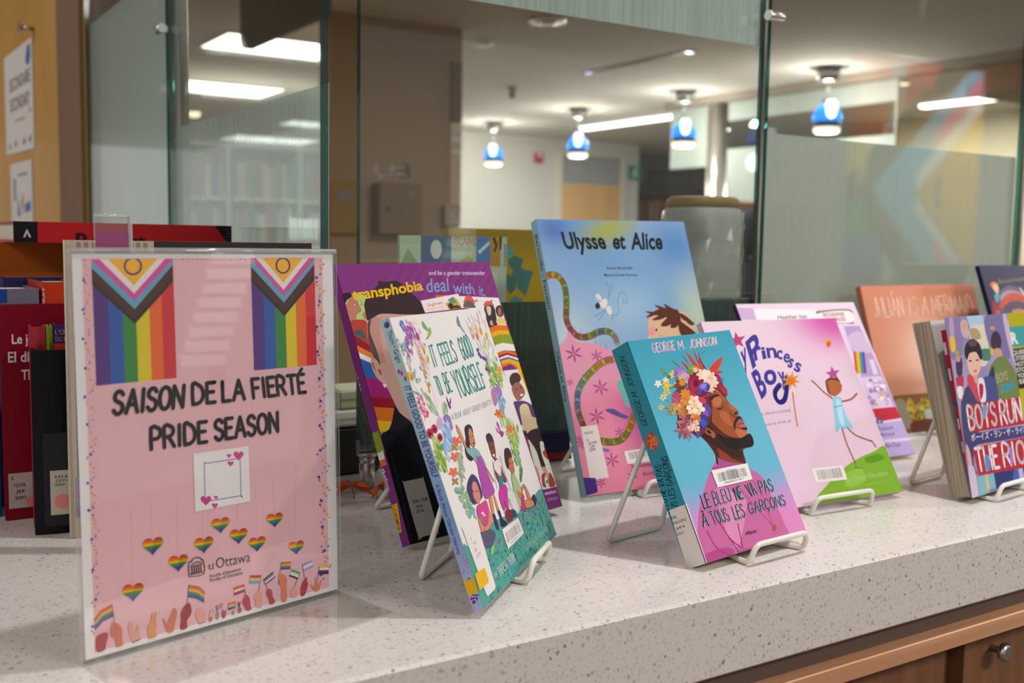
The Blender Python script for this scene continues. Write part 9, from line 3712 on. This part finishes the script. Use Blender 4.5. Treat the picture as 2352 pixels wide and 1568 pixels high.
# ------------------------------------------------------------------ small things at the foot of the glass
LEAF_O = noise_tint(mat('orange_leaf', rough=.55), '#c2401a', '#dd6a22', (60, 60, 60), 3, bump=.3)
def maple(label, loc, rot, sc):
    o = empty('artificial_leaf', loc, 0, label, 'artificial leaf'); o.rotation_euler = rot
    pts = []
    for k in range(5):
        a = rad(90 + (k - 2) * 52); L = (1.0, .95, .8)[abs(k - 2)] * sc
        for da, r in ((-17, .50), (-11, .74), (-5, .78), (0, 1), (5, .78), (11, .74), (17, .50)): pts.append((L * r * math.cos(a - rad(da)) * 1.0, L * r * math.sin(a - rad(da))))
    pts = [(p[0], p[1]) for p in sorted(pts, key=lambda p: (math.atan2(p[1] + 1e-6, p[0]) + math.pi * 2 + math.pi / 2) % (2 * math.pi))]
    mb = MB(); C = (0, 0, .006 * sc * 10); b = len(mb.v)
    f = lambda x, y: .25 * sc - .45 * (x * x + y * y) / sc + .05 * sc * math.sin(9 * math.atan2(y, x))
    n = len(pts)
    for zoff in (0, -.0006):
        c = len(mb.v); mb.v.append((0, 0, f(0, 0) + zoff)); mb.v += [(x, y, f(x, y) + zoff) for x, y in pts]
        for i in range(n - 1):
            mb.f.append((c, c + 1 + i, c + 2 + i) if zoff == 0 else (c, c + 2 + i, c + 1 + i)); mb.m.append(0); mb.c.append((.5, .5, .5)); mb.sm.append(True)
    mb.build('blade', LEAF_O, o)
    MB().tube([(0, 0, f(0, 0)), (0, -.25 * sc, .12 * sc), (0, -.55 * sc, .0)], .0007, 6).build('leaf_stem', plain('leaf_stem', '#8a5a2a'), o)
    return o
maple('orange artificial maple leaf, left half of the pair in front of the steel standoff', (.487, 1.082, .010), (.75, .1, 2.5), .036)
maple('orange artificial maple leaf, right half of the pair in front of the steel standoff', (.526, 1.080, .010), (.75, -.1, -2.2), .034)
maple('red-orange artificial maple leaf upright beside the steel standoff', (.556, 1.108, .030), (1.1, .2, -.3), .028)
def boxthing(name, label, cat, x0, x1, y0, y1, z0, z1, m, bev=.002, parts=()):
    o = empty(name, ((x0 + x1) / 2, y0, z0), 0, label, cat); hx = (x1 - x0) / 2
    MB().box(-hx, hx, 0, y1 - y0, 0, z1 - z0, bev=bev).build('body', m, o)
    for pn, b, pm in parts: MB().box(*b, bev=min(bev, .0008)).build(pn, pm, o)
    return o
boxthing('device_box', 'black equipment box on the counter, seen past the flyer edge', 'device', .500, .585, 1.205, 1.29, .0005, .062, BLACK, .004, [('button_strip', (-.03, .03, -.0006, .0005, .03, .036), plain('dark_button', '#26262a'))])
boxthing('paper_stack', 'off-white block lying on the black equipment box', 'paper', .505, .573, 1.203, 1.275, .0625, .0835, plain('offwhite_block', '#cfcabb', .7), .003, [('band', (-.0345, .0345, -.0004, .0002, .009, .011), plain('grey_band', '#a8a498'))])
boxthing('paper_stack', 'greenish white block topmost on the black equipment box', 'paper', .526, .588, 1.204, 1.27, .084, .1085, plain('greenish_block', '#b3b48f', .7), .003, [('band', (-.03, .03, -.0004, .0002, .012, .0135), plain('olive_band', '#8d8e6d'))])
boxthing('upright_device', 'narrow black upright device behind the off-white blocks', 'device', .512, .548, 1.297, 1.33, .0005, .190, BLACK, .004, [('vent', (-.012, .012, -.0006, .0004, .14, .17), plain('dark_button', '#26262a'))])
boxthing('binder', 'dark navy binder with a red foot behind the glass by the blue book', 'binder', .800, .845, 1.15, 1.31, .0005, .068, plain('navy_cloth', '#1b2250', .6), .003, [('red_foot', (-.0228, .0228, -.0008, .02, .001, .012), plain('red_cloth', '#9a1a22', .6))])
tag(MB().box(.542, .556, 1.098, 1.108, .0003, .008, bev=.001).build('blue_clip', plain('blue_plastic', '#1f5fa8', .4)), 'tiny blue plastic clip on the counter beside the orange leaves', 'clip')
# brochure and yellow book behind the front glass
BRO = [('', '', R4(0, 0, .165, .302), '#b9bfa6', 0), ('', '', R4(0, .29, .165, .302), '#aeb894', 0), ('', '', R4(.031, .262, .077, .302), '#4f6480', 0), ('', '', disc(.054, .284, .0085, .0125), '#ccd0c0', 0), ('R', 'ISLAND', [(.081, .290), (.120, .290), (.081, .3005)], '#a8643c', 12), ('', '', [(.0, .262), (.03, .262), (.012, .285)], '#8aa070', 0), ('', '', [(.08, .262), (.118, .262), (.104, .277)], '#a8aa60', 0), ('', '', R4(.116, .264, .138, .302), '#5f7fae', 0), ('', '', [(.118, .282), (.136, .296), (.137, .292), (.121, .278)], '#d0d8e0', 0), ('', '', R4(.1385, .262, .1545, .302), '#b8863a', 0), ('', '', [(.141, .30), (.146, .29), (.143, .282), (.146, .281), (.150, .291), (.145, .302)], '#4a3826', 0), ('', '', [(.1525, .302), (.1565, .302), (.1555, .284), (.153, .284)], '#3a3430', 0), ('R', 'SPARKS', [(.1605, .292), (.1605, .262), (.164, .292)], '#6a6a62', 6), ('', '', R4(.003, .20, .15, .255), '#c8cbb4', 0)]
face_book('island map brochure behind the glass, left of the yellow book', .622, .787, 1.232, .006, .302, '#c4c8b4', 0, BRO)
YB = [('', '', R4(0, 0, .21, .314), '#b08c18', 0)] + [('', '', [(x + r * .9 * math.cos(k * .7) * (1 + .35 * math.sin(k * 2.3 + x * 90)), y + r * math.sin(k * .7) * (1 + .3 * math.cos(k * 1.7))) for k in range(9)], c, 0) for x, y, r, c in ((.075, .285, .006, '#5f9088'), (.10, .283, .011, '#5f9a94'), (.07, .262, .008, '#54807a'), (.118, .262, .015, '#4a706c'), (.105, .235, .014, '#4a6a66'), (.13, .24, .02, '#4a706c'), (.06, .215, .012, '#9a9a8a'), (.085, .19, .010, '#4f7a74'), (.12, .205, .012, '#54807a'))]
face_book('mustard yellow book with teal splashes behind the glass', .742, .952, 1.318, .014, .314, '#b08c18', 0, YB)
# wrapped roll standing behind the glass
o = empty('wrapped_roll', (1.254, 1.345, .0005), 0, 'grey cylinder in crinkled clear plastic with a brown lid, behind the glass', 'container')
MB().lathe([(.062, 0), (.0645, .004), (.0645, .355), (.060, .358)], 40).build('body', noise_tint(mat('grey_card', rough=.5), '#8f8c82', '#a5a298', (5, 5, 30)), o)
MB().lathe([(.058, .3582), (.061, .360), (.061, .372), (.054, .3765)], 40).build('lid', plain('brown_lid', '#8a6a2c', .6), o)
mb = MB(); n = 60; prof = []
rr = random.Random(3); ring = []
for j in range(16):
    z = .002 + j * .0233; ring.append([( (.0662 + rr.uniform(0, .004) + (.006 * rr.random() if abs(math.sin(j * 1.3 + k * .21)) > .93 else 0)), z + rr.uniform(-.004, .004) * (0 < j < 15)) for k in range(n)])
b = 0
for j in range(16):
    for k in range(n):
        a_ = 2 * math.pi * k / n; r_, z_ = ring[j][k]; mb.v.append((r_ * math.cos(a_), r_ * math.sin(a_), z_))
for j in range(15):
    for k in range(n): mb.f.append((j * n + k, j * n + (k + 1) % n, (j + 1) * n + (k + 1) % n, (j + 1) * n + k)); mb.m.append(0); mb.c.append((.5,) * 3); mb.sm.append(False)
mb.build('plastic_wrap', clear_mat('crinkled_wrap', (.93, .93, .92), 1.5, .12, .05), o)
# ------------------------------------------------------------------ the room behind the glass
def light_panel(label, x, y, sx, sy):
    o = empty('ceiling_light', (x, y, 1.6499), 0, label, 'ceiling light', 'fluorescent ceiling panels')
    MB().box(-sx / 2 - .02, sx / 2 + .02, -sy / 2 - .02, sy / 2 + .02, -.012, 0).build('frame', WHITEP, o)
    MB().box(-sx / 2, sx / 2, -sy / 2, sy / 2, -.016, -.0121).build('diffuser', LIGHT, o); return o
for lab, ((x, y), sx, sy) in zip(('large bright ceiling panel seen beside the hanging grey board', 'bright ceiling panel seen above the frosted edge of the side glass', 'long ceiling panel farthest back, seen through the frosted side glass', 'ceiling panel at the right edge of the frosted side glass'), PANELS): light_panel(lab, x, y, sx, sy)
def light_bar(label, x, y0, y1):
    o = empty('linear_light', (x, (y0 + y1) / 2, 1.6499), 0, label, 'ceiling light', 'linear ceiling lights'); L = (y1 - y0) / 2
    MB().box(-.07, .07, -L - .02, L + .02, -.02, 0).build('frame', WHITEP, o); MB().box(-.055, .055, -L, L, -.05, -.0201, bev=.01).build('diffuser', LIGHT, o)
light_bar('linear ceiling light between the second and third blue pendant', 7.42, 8.32, 10.0); light_bar('linear ceiling light at upper right beyond the last blue pendant', 8.64, 5.45, 6.35)
BLUE_GLASS = mat('lit_blue_glass', '#1f6fe8', .25, emit='#0f86ff', estr=1.6); BULB = mat('lit_bulb', '#ffffff', .4, emit='#d8fbff', estr=3.0); OPAL = mat('lit_opal_rim', '#f0ece0', .4, emit='#fff4d8', estr=1.6)
def pendant(label, y):
    o = empty('pendant_lamp', (6.42, y, 1.6499), 0, label, 'pendant lamp', 'blue glass pendants along the hall')
    MB().lathe([(.085, 0), (.085, -.10), (.075, -.105)][::-1], 28).build('canopy', STEEL, o)
    MB().tube([(0, 0, -.105), (0, 0, -.215)], .005, 8).build('cord', GREYP, o)
    MB().lathe([(.045, -.275), (.05, -.262), (.035, -.225), (.012, -.215)], 24).build('socket_cap', STEEL, o)
    MB().lathe([(.100, -.405), (.112, -.380), (.106, -.350), (.082, -.305), (.050, -.2755)], 32).build('glass_shade', BLUE_GLASS, o)
    MB().lathe([(.010, -.49), (.085, -.488), (.100, -.470), (.095, -.452), (.090, -.448)], 32).build('lower_rim', OPAL, o)
    MB().lathe([(.085, -.4479), (.100, -.4478), (.100, -.4058), (.085, -.4057)], 32).build('dark_band', plain('navy_band', '#1d2a66', .3), o)
    mb = MB(); mb.lathe([(.004, -.405), (.030, -.39), (.040, -.345), (.042, -.300), (.03, -.270)], 20, o=(0, 0, 0)); q = mb.build('bulb_glow', BULB, o); q.scale = (1, 1, 1)
    q.location = (-.075, -.105, .012)
    lamp('pendant_up_lamp', 'POINT', (6.42, y, 1.6499 - .24), 60, (1, .95, .85), size=.05)
    lamp('pendant_down_lamp', 'POINT', (6.42, y, 1.6499 - .58), 14, (1, .95, .88), size=.08)
for lab, y in (('blue glass pendant lamp farthest away, above the red alarm', 10.36), ('second blue glass pendant from the far end, over the door', 8.74), ('third blue glass pendant lamp, over the wrapped cylinder', 7.16), ('nearest blue glass pendant lamp, in the right glass pane', 5.55)): pendant(lab, y)
def roundfit(name, label, x, y, prof, m, extra=()):
    o = empty(name, (x, y, 1.6499), 0, label, 'ceiling fitting'); MB().lathe(prof, 32).build('housing', m, o)
    for pn, pr, pm in extra: MB().lathe(pr, 24).build(pn, pm, o)
    return o
roundfit('recessed_downlight', 'chrome ring downlight in the ceiling right of the brown pillar', 3.74, 5.43, [(.112, -.018), (.118, -.004), (.118, 0)], plain('chrome_trim', '#d8d0c8', .2, metal=.8), [('reflector', [(.03, -.026), (.09, -.0181), (.088, -.018)], plain('dim_reflector', '#a89a88', .15, metal=.9))])
roundfit('speaker_disc', 'small white disc on the ceiling near the brown pillar', 3.8, 6.3, [(.05, -.03), (.075, -.012), (.075, 0)], WHITEP)
roundfit('smoke_detector', 'small dark smoke detector hanging from the ceiling', 5.1, 7.93, [(.02, -.10), (.03, -.09), (.032, -.02), (.05, 0)], plain('beige_plastic', '#8a7a5c', .6))
roundfit('smoke_detector', 'tiny bright round fitting above the frosted side glass', 3.41, 11.73, [(.05, -.05), (.065, -.02), (.065, 0)], plain('lit_spot', '#fff4d0', .4, emit='#fff0c8', estr=2.0))
roundfit('recessed_downlight', 'round lit downlight at the upper right picture edge', 7.55, 4.72, [(.09, -.02), (.11, -.004), (.11, 0)], plain('chrome_trim', '#d8d0c8'), [('diffuser', [(.02, -.026), (.085, -.0205), (.085, -.0202)], plain('lit_spot', '#fff4d0'))])
roundfit('recessed_downlight', 'small round lit downlight beside the upper linear light', 7.42, 5.64, [(.05, -.02), (.06, -.004), (.06, 0)], plain('chrome_trim', '#d8d0c8'), [('diffuser', [(.02, -.026), (.048, -.0205), (.048, -.0202)], plain('lit_spot', '#fff4d0'))])
o = empty('ceiling_diffuser_slot', (5.13, 6.27, 1.6499), 0, 'long dark air slot in the ceiling with two blue glints', 'air vent'); MB().box(-.045, .045, -.62, .62, -.006, 0).build('frame', plain('slot_grey', '#6b665f', .6), o)
for k in (-.61, .56): MB().box(-.035, .035, k, k + .05, -.010, -.0061).build('blue_glint_patch', plain('blue_glint', '#7f8ae0', .3, emit='#6f7cf0', estr=.8), o)  # blue glints put in as small glowing patches
for p, e in DOWNLIGHTS: roundfit('recessed_downlight', {2.05: 'recessed downlight over the staff side of the counter', 1.08: 'recessed downlight right above the turquoise paperback', 2.6: 'recessed downlight over the far end of the counter', .2: 'recessed downlight above the spine-out books'}[p[0]], p[0], p[1], [(.075, -.004), (.085, -.002), (.085, 0)], WHITEP, [('diffuser', [(.02, -.006), (.07, -.0042), (.07, -.0041)], plain('lit_spot', '#fff4d0'))])

# pillar fittings
def wallbox(label, x0, x1, z0, z1, d, m, y=6.0, name='wall_box', parts=()):
    o = empty(name, ((x0 + x1) / 2, y, z0), 0, label, 'wall box'); hx, h = (x1 - x0) / 2, z1 - z0
    MB().box(-hx, hx, -d, -.0005, 0, h, bev=min(.006, d * .3)).build('body', m, o)
    for pn, b, pm in parts: MB().box(*b).build(pn, pm, o)
    return o
TANB = plain('tan_box', '#8a7048', .6); BRB = plain('brown_box', '#7d6647', .55)
wallbox('flat yellowish wall box on the pillar, seen in the gap of the glass', 2.54, 2.76, .325, .649, .03, plain('yellowish_box', '#9a8048', .6), parts=[('cover_label', (-.06, .05, -.0315, -.0301, .20, .27), plain('grey_label', '#8a8076'))])
wallbox('brown metal cabinet on the pillar under the white letters', 2.835, 3.13, .33, .645, .11, BRB, parts=[('latch', (-.10, -.08, -.118, -.1101, .14, .17), plain('dark_latch', '#5a4630')), ('cover_label', (.05, .10, -.1115, -.1101, .24, .27), plain('lilac_label', '#8a7a8a'))])
wallbox('small switch box at the right edge of the pillar', 3.325, 3.42, .39, .525, .06, plain('beige_box', '#b0a084', .6), name='switch_box', parts=[('toggle', (-.012, .012, -.068, -.0601, .05, .085), plain('pale_toggle', '#c8bca4'))])
mb = MB(); a = Art(mb, lambda u, v, d: (u, -.0006 - d, v), .26, .11, clipped=False)
for ch, x0 in (('t', .0), ('A', .075), ('B', .165)): a.text('S', 170, 'LAB'['tAB'.index(ch)], [(x0 + .01, .008), (x0 + .075, .008), (x0 + .01, .092)], ink('#d6ccc8'))
o = mb.build('white_letters', PAPER); o.location = (2.855, 6.0, .68); tag(o, 'white letters stuck on the pillar above the brown cabinet', 'lettering')
wallbox('dark brown strip panel high on the right edge of the pillar', 3.385, 3.468, 1.06, 1.438, .012, plain('dark_strip', '#7c5f4a', .6), name='wall_plaque', parts=[('edge_line', (-.041, -.036, -.0135, -.0121, 0, .378), plain('darker_line', '#5f4736'))])
wallbox('pale notice strip below the dark panel on the pillar', 3.385, 3.468, .53, 1.055, .008, plain('pale_strip', '#cdb49c', .6), name='wall_notice', parts=[('white_row', (-.035, .035, -.0095, -.0081, .40, .44), WHITEP), ('white_row', (-.035, .035, -.0095, -.0081, .33, .35), WHITEP), ('upper_field', (-.035, .035, -.0095, -.0081, .46, .52), plain('cream_field', '#d8cfb4'))])
o = empty('bottle', (3.62, 6.3, -.32), 0, 'white upright bottle just right of the pillar', 'bottle'); MB().lathe([(.04, 0), (.045, .02), (.045, .60), (.02, .68)], 20).build('body', WHITEP, o); MB().lathe([(.018, .6801), (.018, .72)], 14).build('cap', GREYP, o)

# far wall
d = empty('door_1', (8.6, 11.4, -1.05), 0); d['kind'] = 'structure'
MB().box(-.49, .49, -.03, -.002, 0, 2.12).build('door_leaf', noise_tint(mat('maple_door', rough=.5), '#d2a468', '#dcb27a', (5, 5, .5)), d); MB().box(-.55, .55, -.02, -.002, 2.135, 2.50).build('transom_panel', plain('grey_transom', '#9da0a0', .6), d)
for x0, x1, z0, z1 in ((-.56, -.4905, 0, 2.51), (.4905, .56, 0, 2.51)): MB().box(x0, x1, -.04, -.0205 + .018, z0, z1).build('frame', plain('pale_frame', '#d8d2c2'), d)
MB().lathe([(.02, -.09), (.025, -.05), (.012, -.03)][::1], 16).build('door_handle', STEEL, d).matrix_local = Matrix.Translation((.42, .0, 1.0)) @ Matrix.Rotation(math.pi / 2, 4, 'X') @ Matrix.Scale(-1, 4, (0, 0, 1))
wallbox('red fire alarm box on the far white wall', 7.672, 7.79, 1.315, 1.448, .05, plain('alarm_red', '#b0303c', .4), 11.4, 'fire_alarm', [('white_lens', (-.03, .03, -.056, -.0501, .08, .12), WHITEP)])
mb = MB(); mb.box(-.105, .105, -.03, -.001, 0, .20, 0, ink('#3f9a80')); a = Art(mb, lambda u, v, dd: (u - .105, -.0302 - dd, v), .21, .2)
a.shape([(.05, .03), (.08, .03), (.10, .08), (.13, .05), (.15, .05), (.125, .12), (.14, .15), (.10, .17), (.07, .13)], ink('#d8ece4')); a.shape(disc(.12, .172, .016), ink('#d8ece4'))
o = empty('exit_sign', (9.34, 11.4, 1.165), 0, 'green running-man exit sign on the far wall corner', 'exit sign'); mb.build('sign_face', PAPER, o); MB().box(-.108, .108, -.0008, -.0002, -.004, .204).build('back_plate', WHITEP, o)
# dark alcove beside the exit sign
o = empty('display_screen', (11.05, 12.6, 1.215), 0, 'dark display screen on the grey alcove wall', 'screen'); MB().box(-.43, .43, -.06, -.002, 0, .20, bev=.006).build('frame', plain('screen_frame', '#3a3a3c'), o); MB().box(-.40, .40, -.064, -.0601, .02, .18).build('screen_glass', plain('screen_dark', '#2c3136', .15), o)
tag(MB().box(9.6, 13, 12.2, 12.3, 1.085, 1.15).build('rail', plain('dark_rail', '#45423d', .6)), 'dark rail across the alcove above the bookcase', 'rail')
o = empty('bookcase', (11.2, 12.3, -1.05), 0, 'brown bookcase in the dark alcove', 'bookcase')
for x0, x1, z0, z1 in ((-1.5, -1.47, 0, 2.1), (1.47, 1.5, 0, 2.1), (-1.469, 1.469, 2.07, 2.1), (-1.469, 1.469, 1.58, 1.61), (-1.469, 1.469, 1.1, 1.13)): MB().box(x0, x1, -.3, .1, z0, z1).build('side' if z1 - z0 > 1 else 'shelf', plain('brown_case', '#6b4426', .6), o)
MB().box(-1.469, 1.469, .08, .0999, 0, 2.069).build('back_panel', plain('brown_case', '#6b4426'), o)
r2 = random.Random(5); proto = None
for row, z in ((0, .5605), (1, .0805)):
    x = 9.76
    while x < 12.6:
        w_ = r2.choice((.05, .06, .07)); h_ = r2.uniform(.33, .42); c = r2.choice(('brown', 'brown', 'green', 'tan', 'dark'))
        me_m = plain('spine_' + c, dict(brown='#7a4a2a', green='#5f9a6a', tan='#a8845a', dark='#3a3634')[c], .6)
        q = MB().box(0, w_ - .004, 0, .2, 0, h_).build('book', me_m); q.location = (x, 12.03, z); tag(q, 'blurred book in the brown bookcase of the dark alcove', 'book', 'books in the alcove bookcase'); x += w_
# office partition right of the hall
PGL = frost_mat('partition_frosting', (.72, .78, .73), .85, .97, 120, 'x')
o = empty('glass_partition', (6.88, 6.6, -1.05), 0, 'frosted office partition behind the third blue pendant, with clear band', 'partition')
for nm, y0, y1, z0, z1, m in (('frosted_band', .74, 1.24, 2.07, 2.63, PGL), ('clear_band', .74, 1.24, .8, 2.0699, GLASS), ('frosted_band', -1.32, .47, 2.465, 2.63, PGL), ('clear_band', -1.32, .47, 2.214, 2.4649, GLASS), ('frosted_band', -1.32, .47, .6, 2.2139, PGL), ('mullion', .70, .7399, 0, 2.63, plain('warm_mullion', '#b89a72')), ('mullion', -1.335, -1.3201, 0, 2.63, plain('pale_mullion', '#a8a490')), ('lower_panel', -1.32, .47, 0, .5999, plain('orange_wood', '#a8783a', .5)), ('lower_panel', .74, 1.24, 0, .7999, plain('orange_wood', '#a8783a'))): MB().box(-.01, .01, y0, y1, z0, z1).build(nm, m, o)
o = empty('steel_column', (6.88, 7.2, -1.05), 0, 'shiny steel column between the office partitions', 'column'); MB().lathe([(.10, 0), (.10, 2.632)], 32).build('shaft', STEEL, o); MB().lathe([(.115, 0), (.115, .06)], 32).build('foot_ring', STEEL, o)
# grey hanging board
o = empty('hanging_board', (1.735, 4.62, 1.2), 0, 'dark grey board hanging from the ceiling beyond the side glass', 'hanging board')
pts = [(.50, .45), (-.52, .45), (-.52, .0), (.44, .0), (.48, .012), (.50, .05)]
MB().prism(pts, -.02, .02, fn=lambda a_, b_, c_: (c_, a_, b_)).build('panel', plain('board_grey', '#4a4a44', .7), o); MB().tube([(0, -.3, .449), (0, -.3, .45)], .01, 8).build('hanger', STEEL, o)
# white bookcase seen through the frosted side glass
o = empty('bookcase', (3.25, 9.0, -1.05), 0, 'tall white bookcase behind the frosted side glass', 'bookcase')
WC = plain('white_case', '#d5d8d2', .6)
for k in range(4): MB().box(-1.0 + k * .655 - .015, -1.0 + k * .655 + .015, 0, .3, 0, 2.16).build('upright', WC, o)
for z in (.02, .42, .84, 1.26, 1.66, 2.12): MB().box(-1.014, .98, .002, .299, z, z + .03).build('shelf', WC, o)
MB().box(-1.0, .98, .2992, .31, 0, 2.16).build('back_panel', WC, o)
for z in (.8702 - .4202 + .0, .8702, 1.2902, 1.6902):
    x = 2.28
    while x < 4.18:
        w_ = r2.choice((.04, .05, .06)); nx = [2.25 + k * .655 for k in range(4)]
        if any(x - .02 < n_ < x + w_ + .02 for n_ in nx): x += .04; continue
        h_ = r2.uniform(.26, .36); c = r2.choice(('#8a9a90', '#5f7a8a', '#a86a5a', '#c8c4b0', '#6a8a70', '#4f6a80', '#b8a070', '#d0d0c8'))
        q = MB().box(0, w_ - .004, 0, .2, 0, h_).build('book', plain('spine' + c, c, .7)); q.location = (x, 9.03, z - 1.05); tag(q, 'blurred book in the white bookcase behind frosted glass', 'book', 'books in the white bookcase'); x += w_
boxthing('monitor', 'white computer monitor near the lower right of the frosted side glass', 'monitor', 3.02, 3.30, 7.9, 7.94, .27, .45, WHITEP, .006, [('stand', (-.04, .04, .005, .03, -.45, -.0002), WHITEP), ('screen', (-.12, .12, -.003, -.0005, .02, .165), plain('pale_screen', '#eef2f2', .3, emit='#e8f0f0', estr=.5))])
o = empty('desk', (3.15, 7.95, -1.05), 0, 'grey desk under the white monitor', 'desk'); MB().box(-.8, .8, -.35, .35, .84, .87).build('desk_top', GREYP, o)
for sx in (-.76, .72): MB().box(sx, sx + .04, -.33, .33, 0, .8399).build('leg', GREYP, o)
# staff-side low desk, chair
o = empty('staff_desk', (1.9, 1.9, -1.05), 0, 'dark staff desk below and behind the counter', 'desk'); MB().box(-1.1, 1.7, -.42, .35, .72, .75).build('desk_top', plain('dark_desk', '#3a3634', .6), o)
for sx in (-1.08, 1.64): MB().box(sx, sx + .04, -.40, .33, 0, .7199).build('leg', plain('dark_desk', '#3a3634'), o)
tag(MB().box(-.9, 3.7, 1.39, 1.44, -1.05, -.115).build('dark_counter_carcass', plain('dark_desk', '#3a3634')), 'dark back panel carrying the counter on the staff side', 'counter panel')
o = empty('office_chair', (3.56, 3.5, -1.05), 0, 'black office chair with headrest at the left of the steel glass edge', 'office chair')
FAB = plain('black_fabric', '#17181b', .8)
MB().lathe([(.05, 1.30), (.085, 1.315), (.11, 1.36), (.11, 1.46), (.08, 1.505), (.02, 1.515)], 24).build('headrest', FAB, o).matrix_local = Matrix.Diagonal((1, .45, 1, 1))
MB().box(-.02, .02, .02, .05, 1.2, 1.33).build('headrest_post', BLACK, o)
MB().lathe([(.07, .82), (.17, .86), (.19, 1.0), (.17, 1.18), (.11, 1.27), (.03, 1.285)], 24).build('backrest', FAB, o).matrix_local = Matrix.Diagonal((.62, .28, 1, 1))
MB().lathe([(.20, .44), (.24, .46), (.24, .51), (.2, .53)], 24).build('seat', FAB, o).matrix_local = Matrix.Translation((0, -.2, 0)); MB().box(-.03, .03, -.02, .02, .5, .85).build('back_post', BLACK, o)
MB().lathe([(.03, .08), (.03, .44)], 16).build('gas_lift', STEEL, o).matrix_local = Matrix.Translation((0, -.2, 0))
for k in range(5): MB().tube([(0, -.2, .09), (.28 * math.cos(k * 1.257), -.2 + .28 * math.sin(k * 1.257), .05)], .018, 8).build('foot', BLACK, o)
# orange wooden counter block beyond the chair
tag(MB().box(5.4, 6.4, 5.6, 6.2, -1.05, .62, bev=.01).build('wooden_block', plain('orange_wood', '#a8783a')), 'orange wooden counter block beyond the black office chair', 'counter')

# pride flag on the visitors' side: it shows as a reflection in the right glass pane
o = empty('pride_flag', (3.92, -1.0, -.04), 0, 'progress pride flag mirrored faintly in the right glass pane', 'flag')
FWd, FHt = .98, 1.22; fb = MB(); fa = Art(fb, lambda u, v, d: (u, .003 * math.sin(u * 14) + d, v), FWd, FHt)
for i, c in enumerate(('#c8323a', '#e2702a', '#dcc822', '#3a8a3e', '#2c5aa6', '#5a2d84')):
    for k in range(10): fa.shape(R4(FWd * k / 10, FHt - (i + 1) * FHt / 6, FWd * (k + 1) / 10, FHt - i * FHt / 6), ink(c))
for lay, (c, w_) in enumerate((('#1c1a1a', 1.03), ('#5a3620', .93), ('#6fb4d8', .82), ('#e08ab0', .71), ('#e8e4e0', .60), ('#e0b020', .49))):
    fa.d += .002; fa.shape([(FWd, FHt / 2 - w_ * .85), (FWd - w_, FHt / 2), (FWd, FHt / 2 + w_ * .85)], ink(c))
fa.d += .002; fa.shape(disc(FWd - .24, FHt / 2, .11), ink('#5a2d84')); fa.d += .002; fa.shape(disc(FWd - .24, FHt / 2, .088), ink('#e0b020'))
fb.box(0, FWd, -.004, -.002, 0, FHt, 0, ink('#c8c0b8')); fb.build('cloth', PRINT, o); MB().tube([(-.05, 0, FHt + .01), (FWd + .05, 0, FHt + .01)], .01, 10).build('rod', STEEL, o)
tag(MB().tube([(4.4, -1.0, 1.202), (4.4, -1.0, 1.6499)], .004, 6).build('hanging_wire', STEEL), 'wire holding the pride flag from the ceiling', 'wire')
# unseen slatted rack, added to give the flyer's acrylic its striped reflection
o = empty('reflection_rack', (1.65, -.64, -1.05), rad(224.6), 'added rack of white slats for the striped reflection in the acrylic over the flyer', 'rack')
MB().box(-.02, .02, .03, .06, .04, 1.42).build('post', GREYP, o); MB().box(-.16, .16, -.10, .18, .0, .04, bev=.005).build('base', GREYP, o)
for k in range(8):
    xo = .035 - .012 * k; MB().box(xo - .055, xo + .055, .0, .029, 1.105 + k * .037, 1.131 + k * .037).build('slat', plain('bright_white', '#f2f0ee', .6), o)
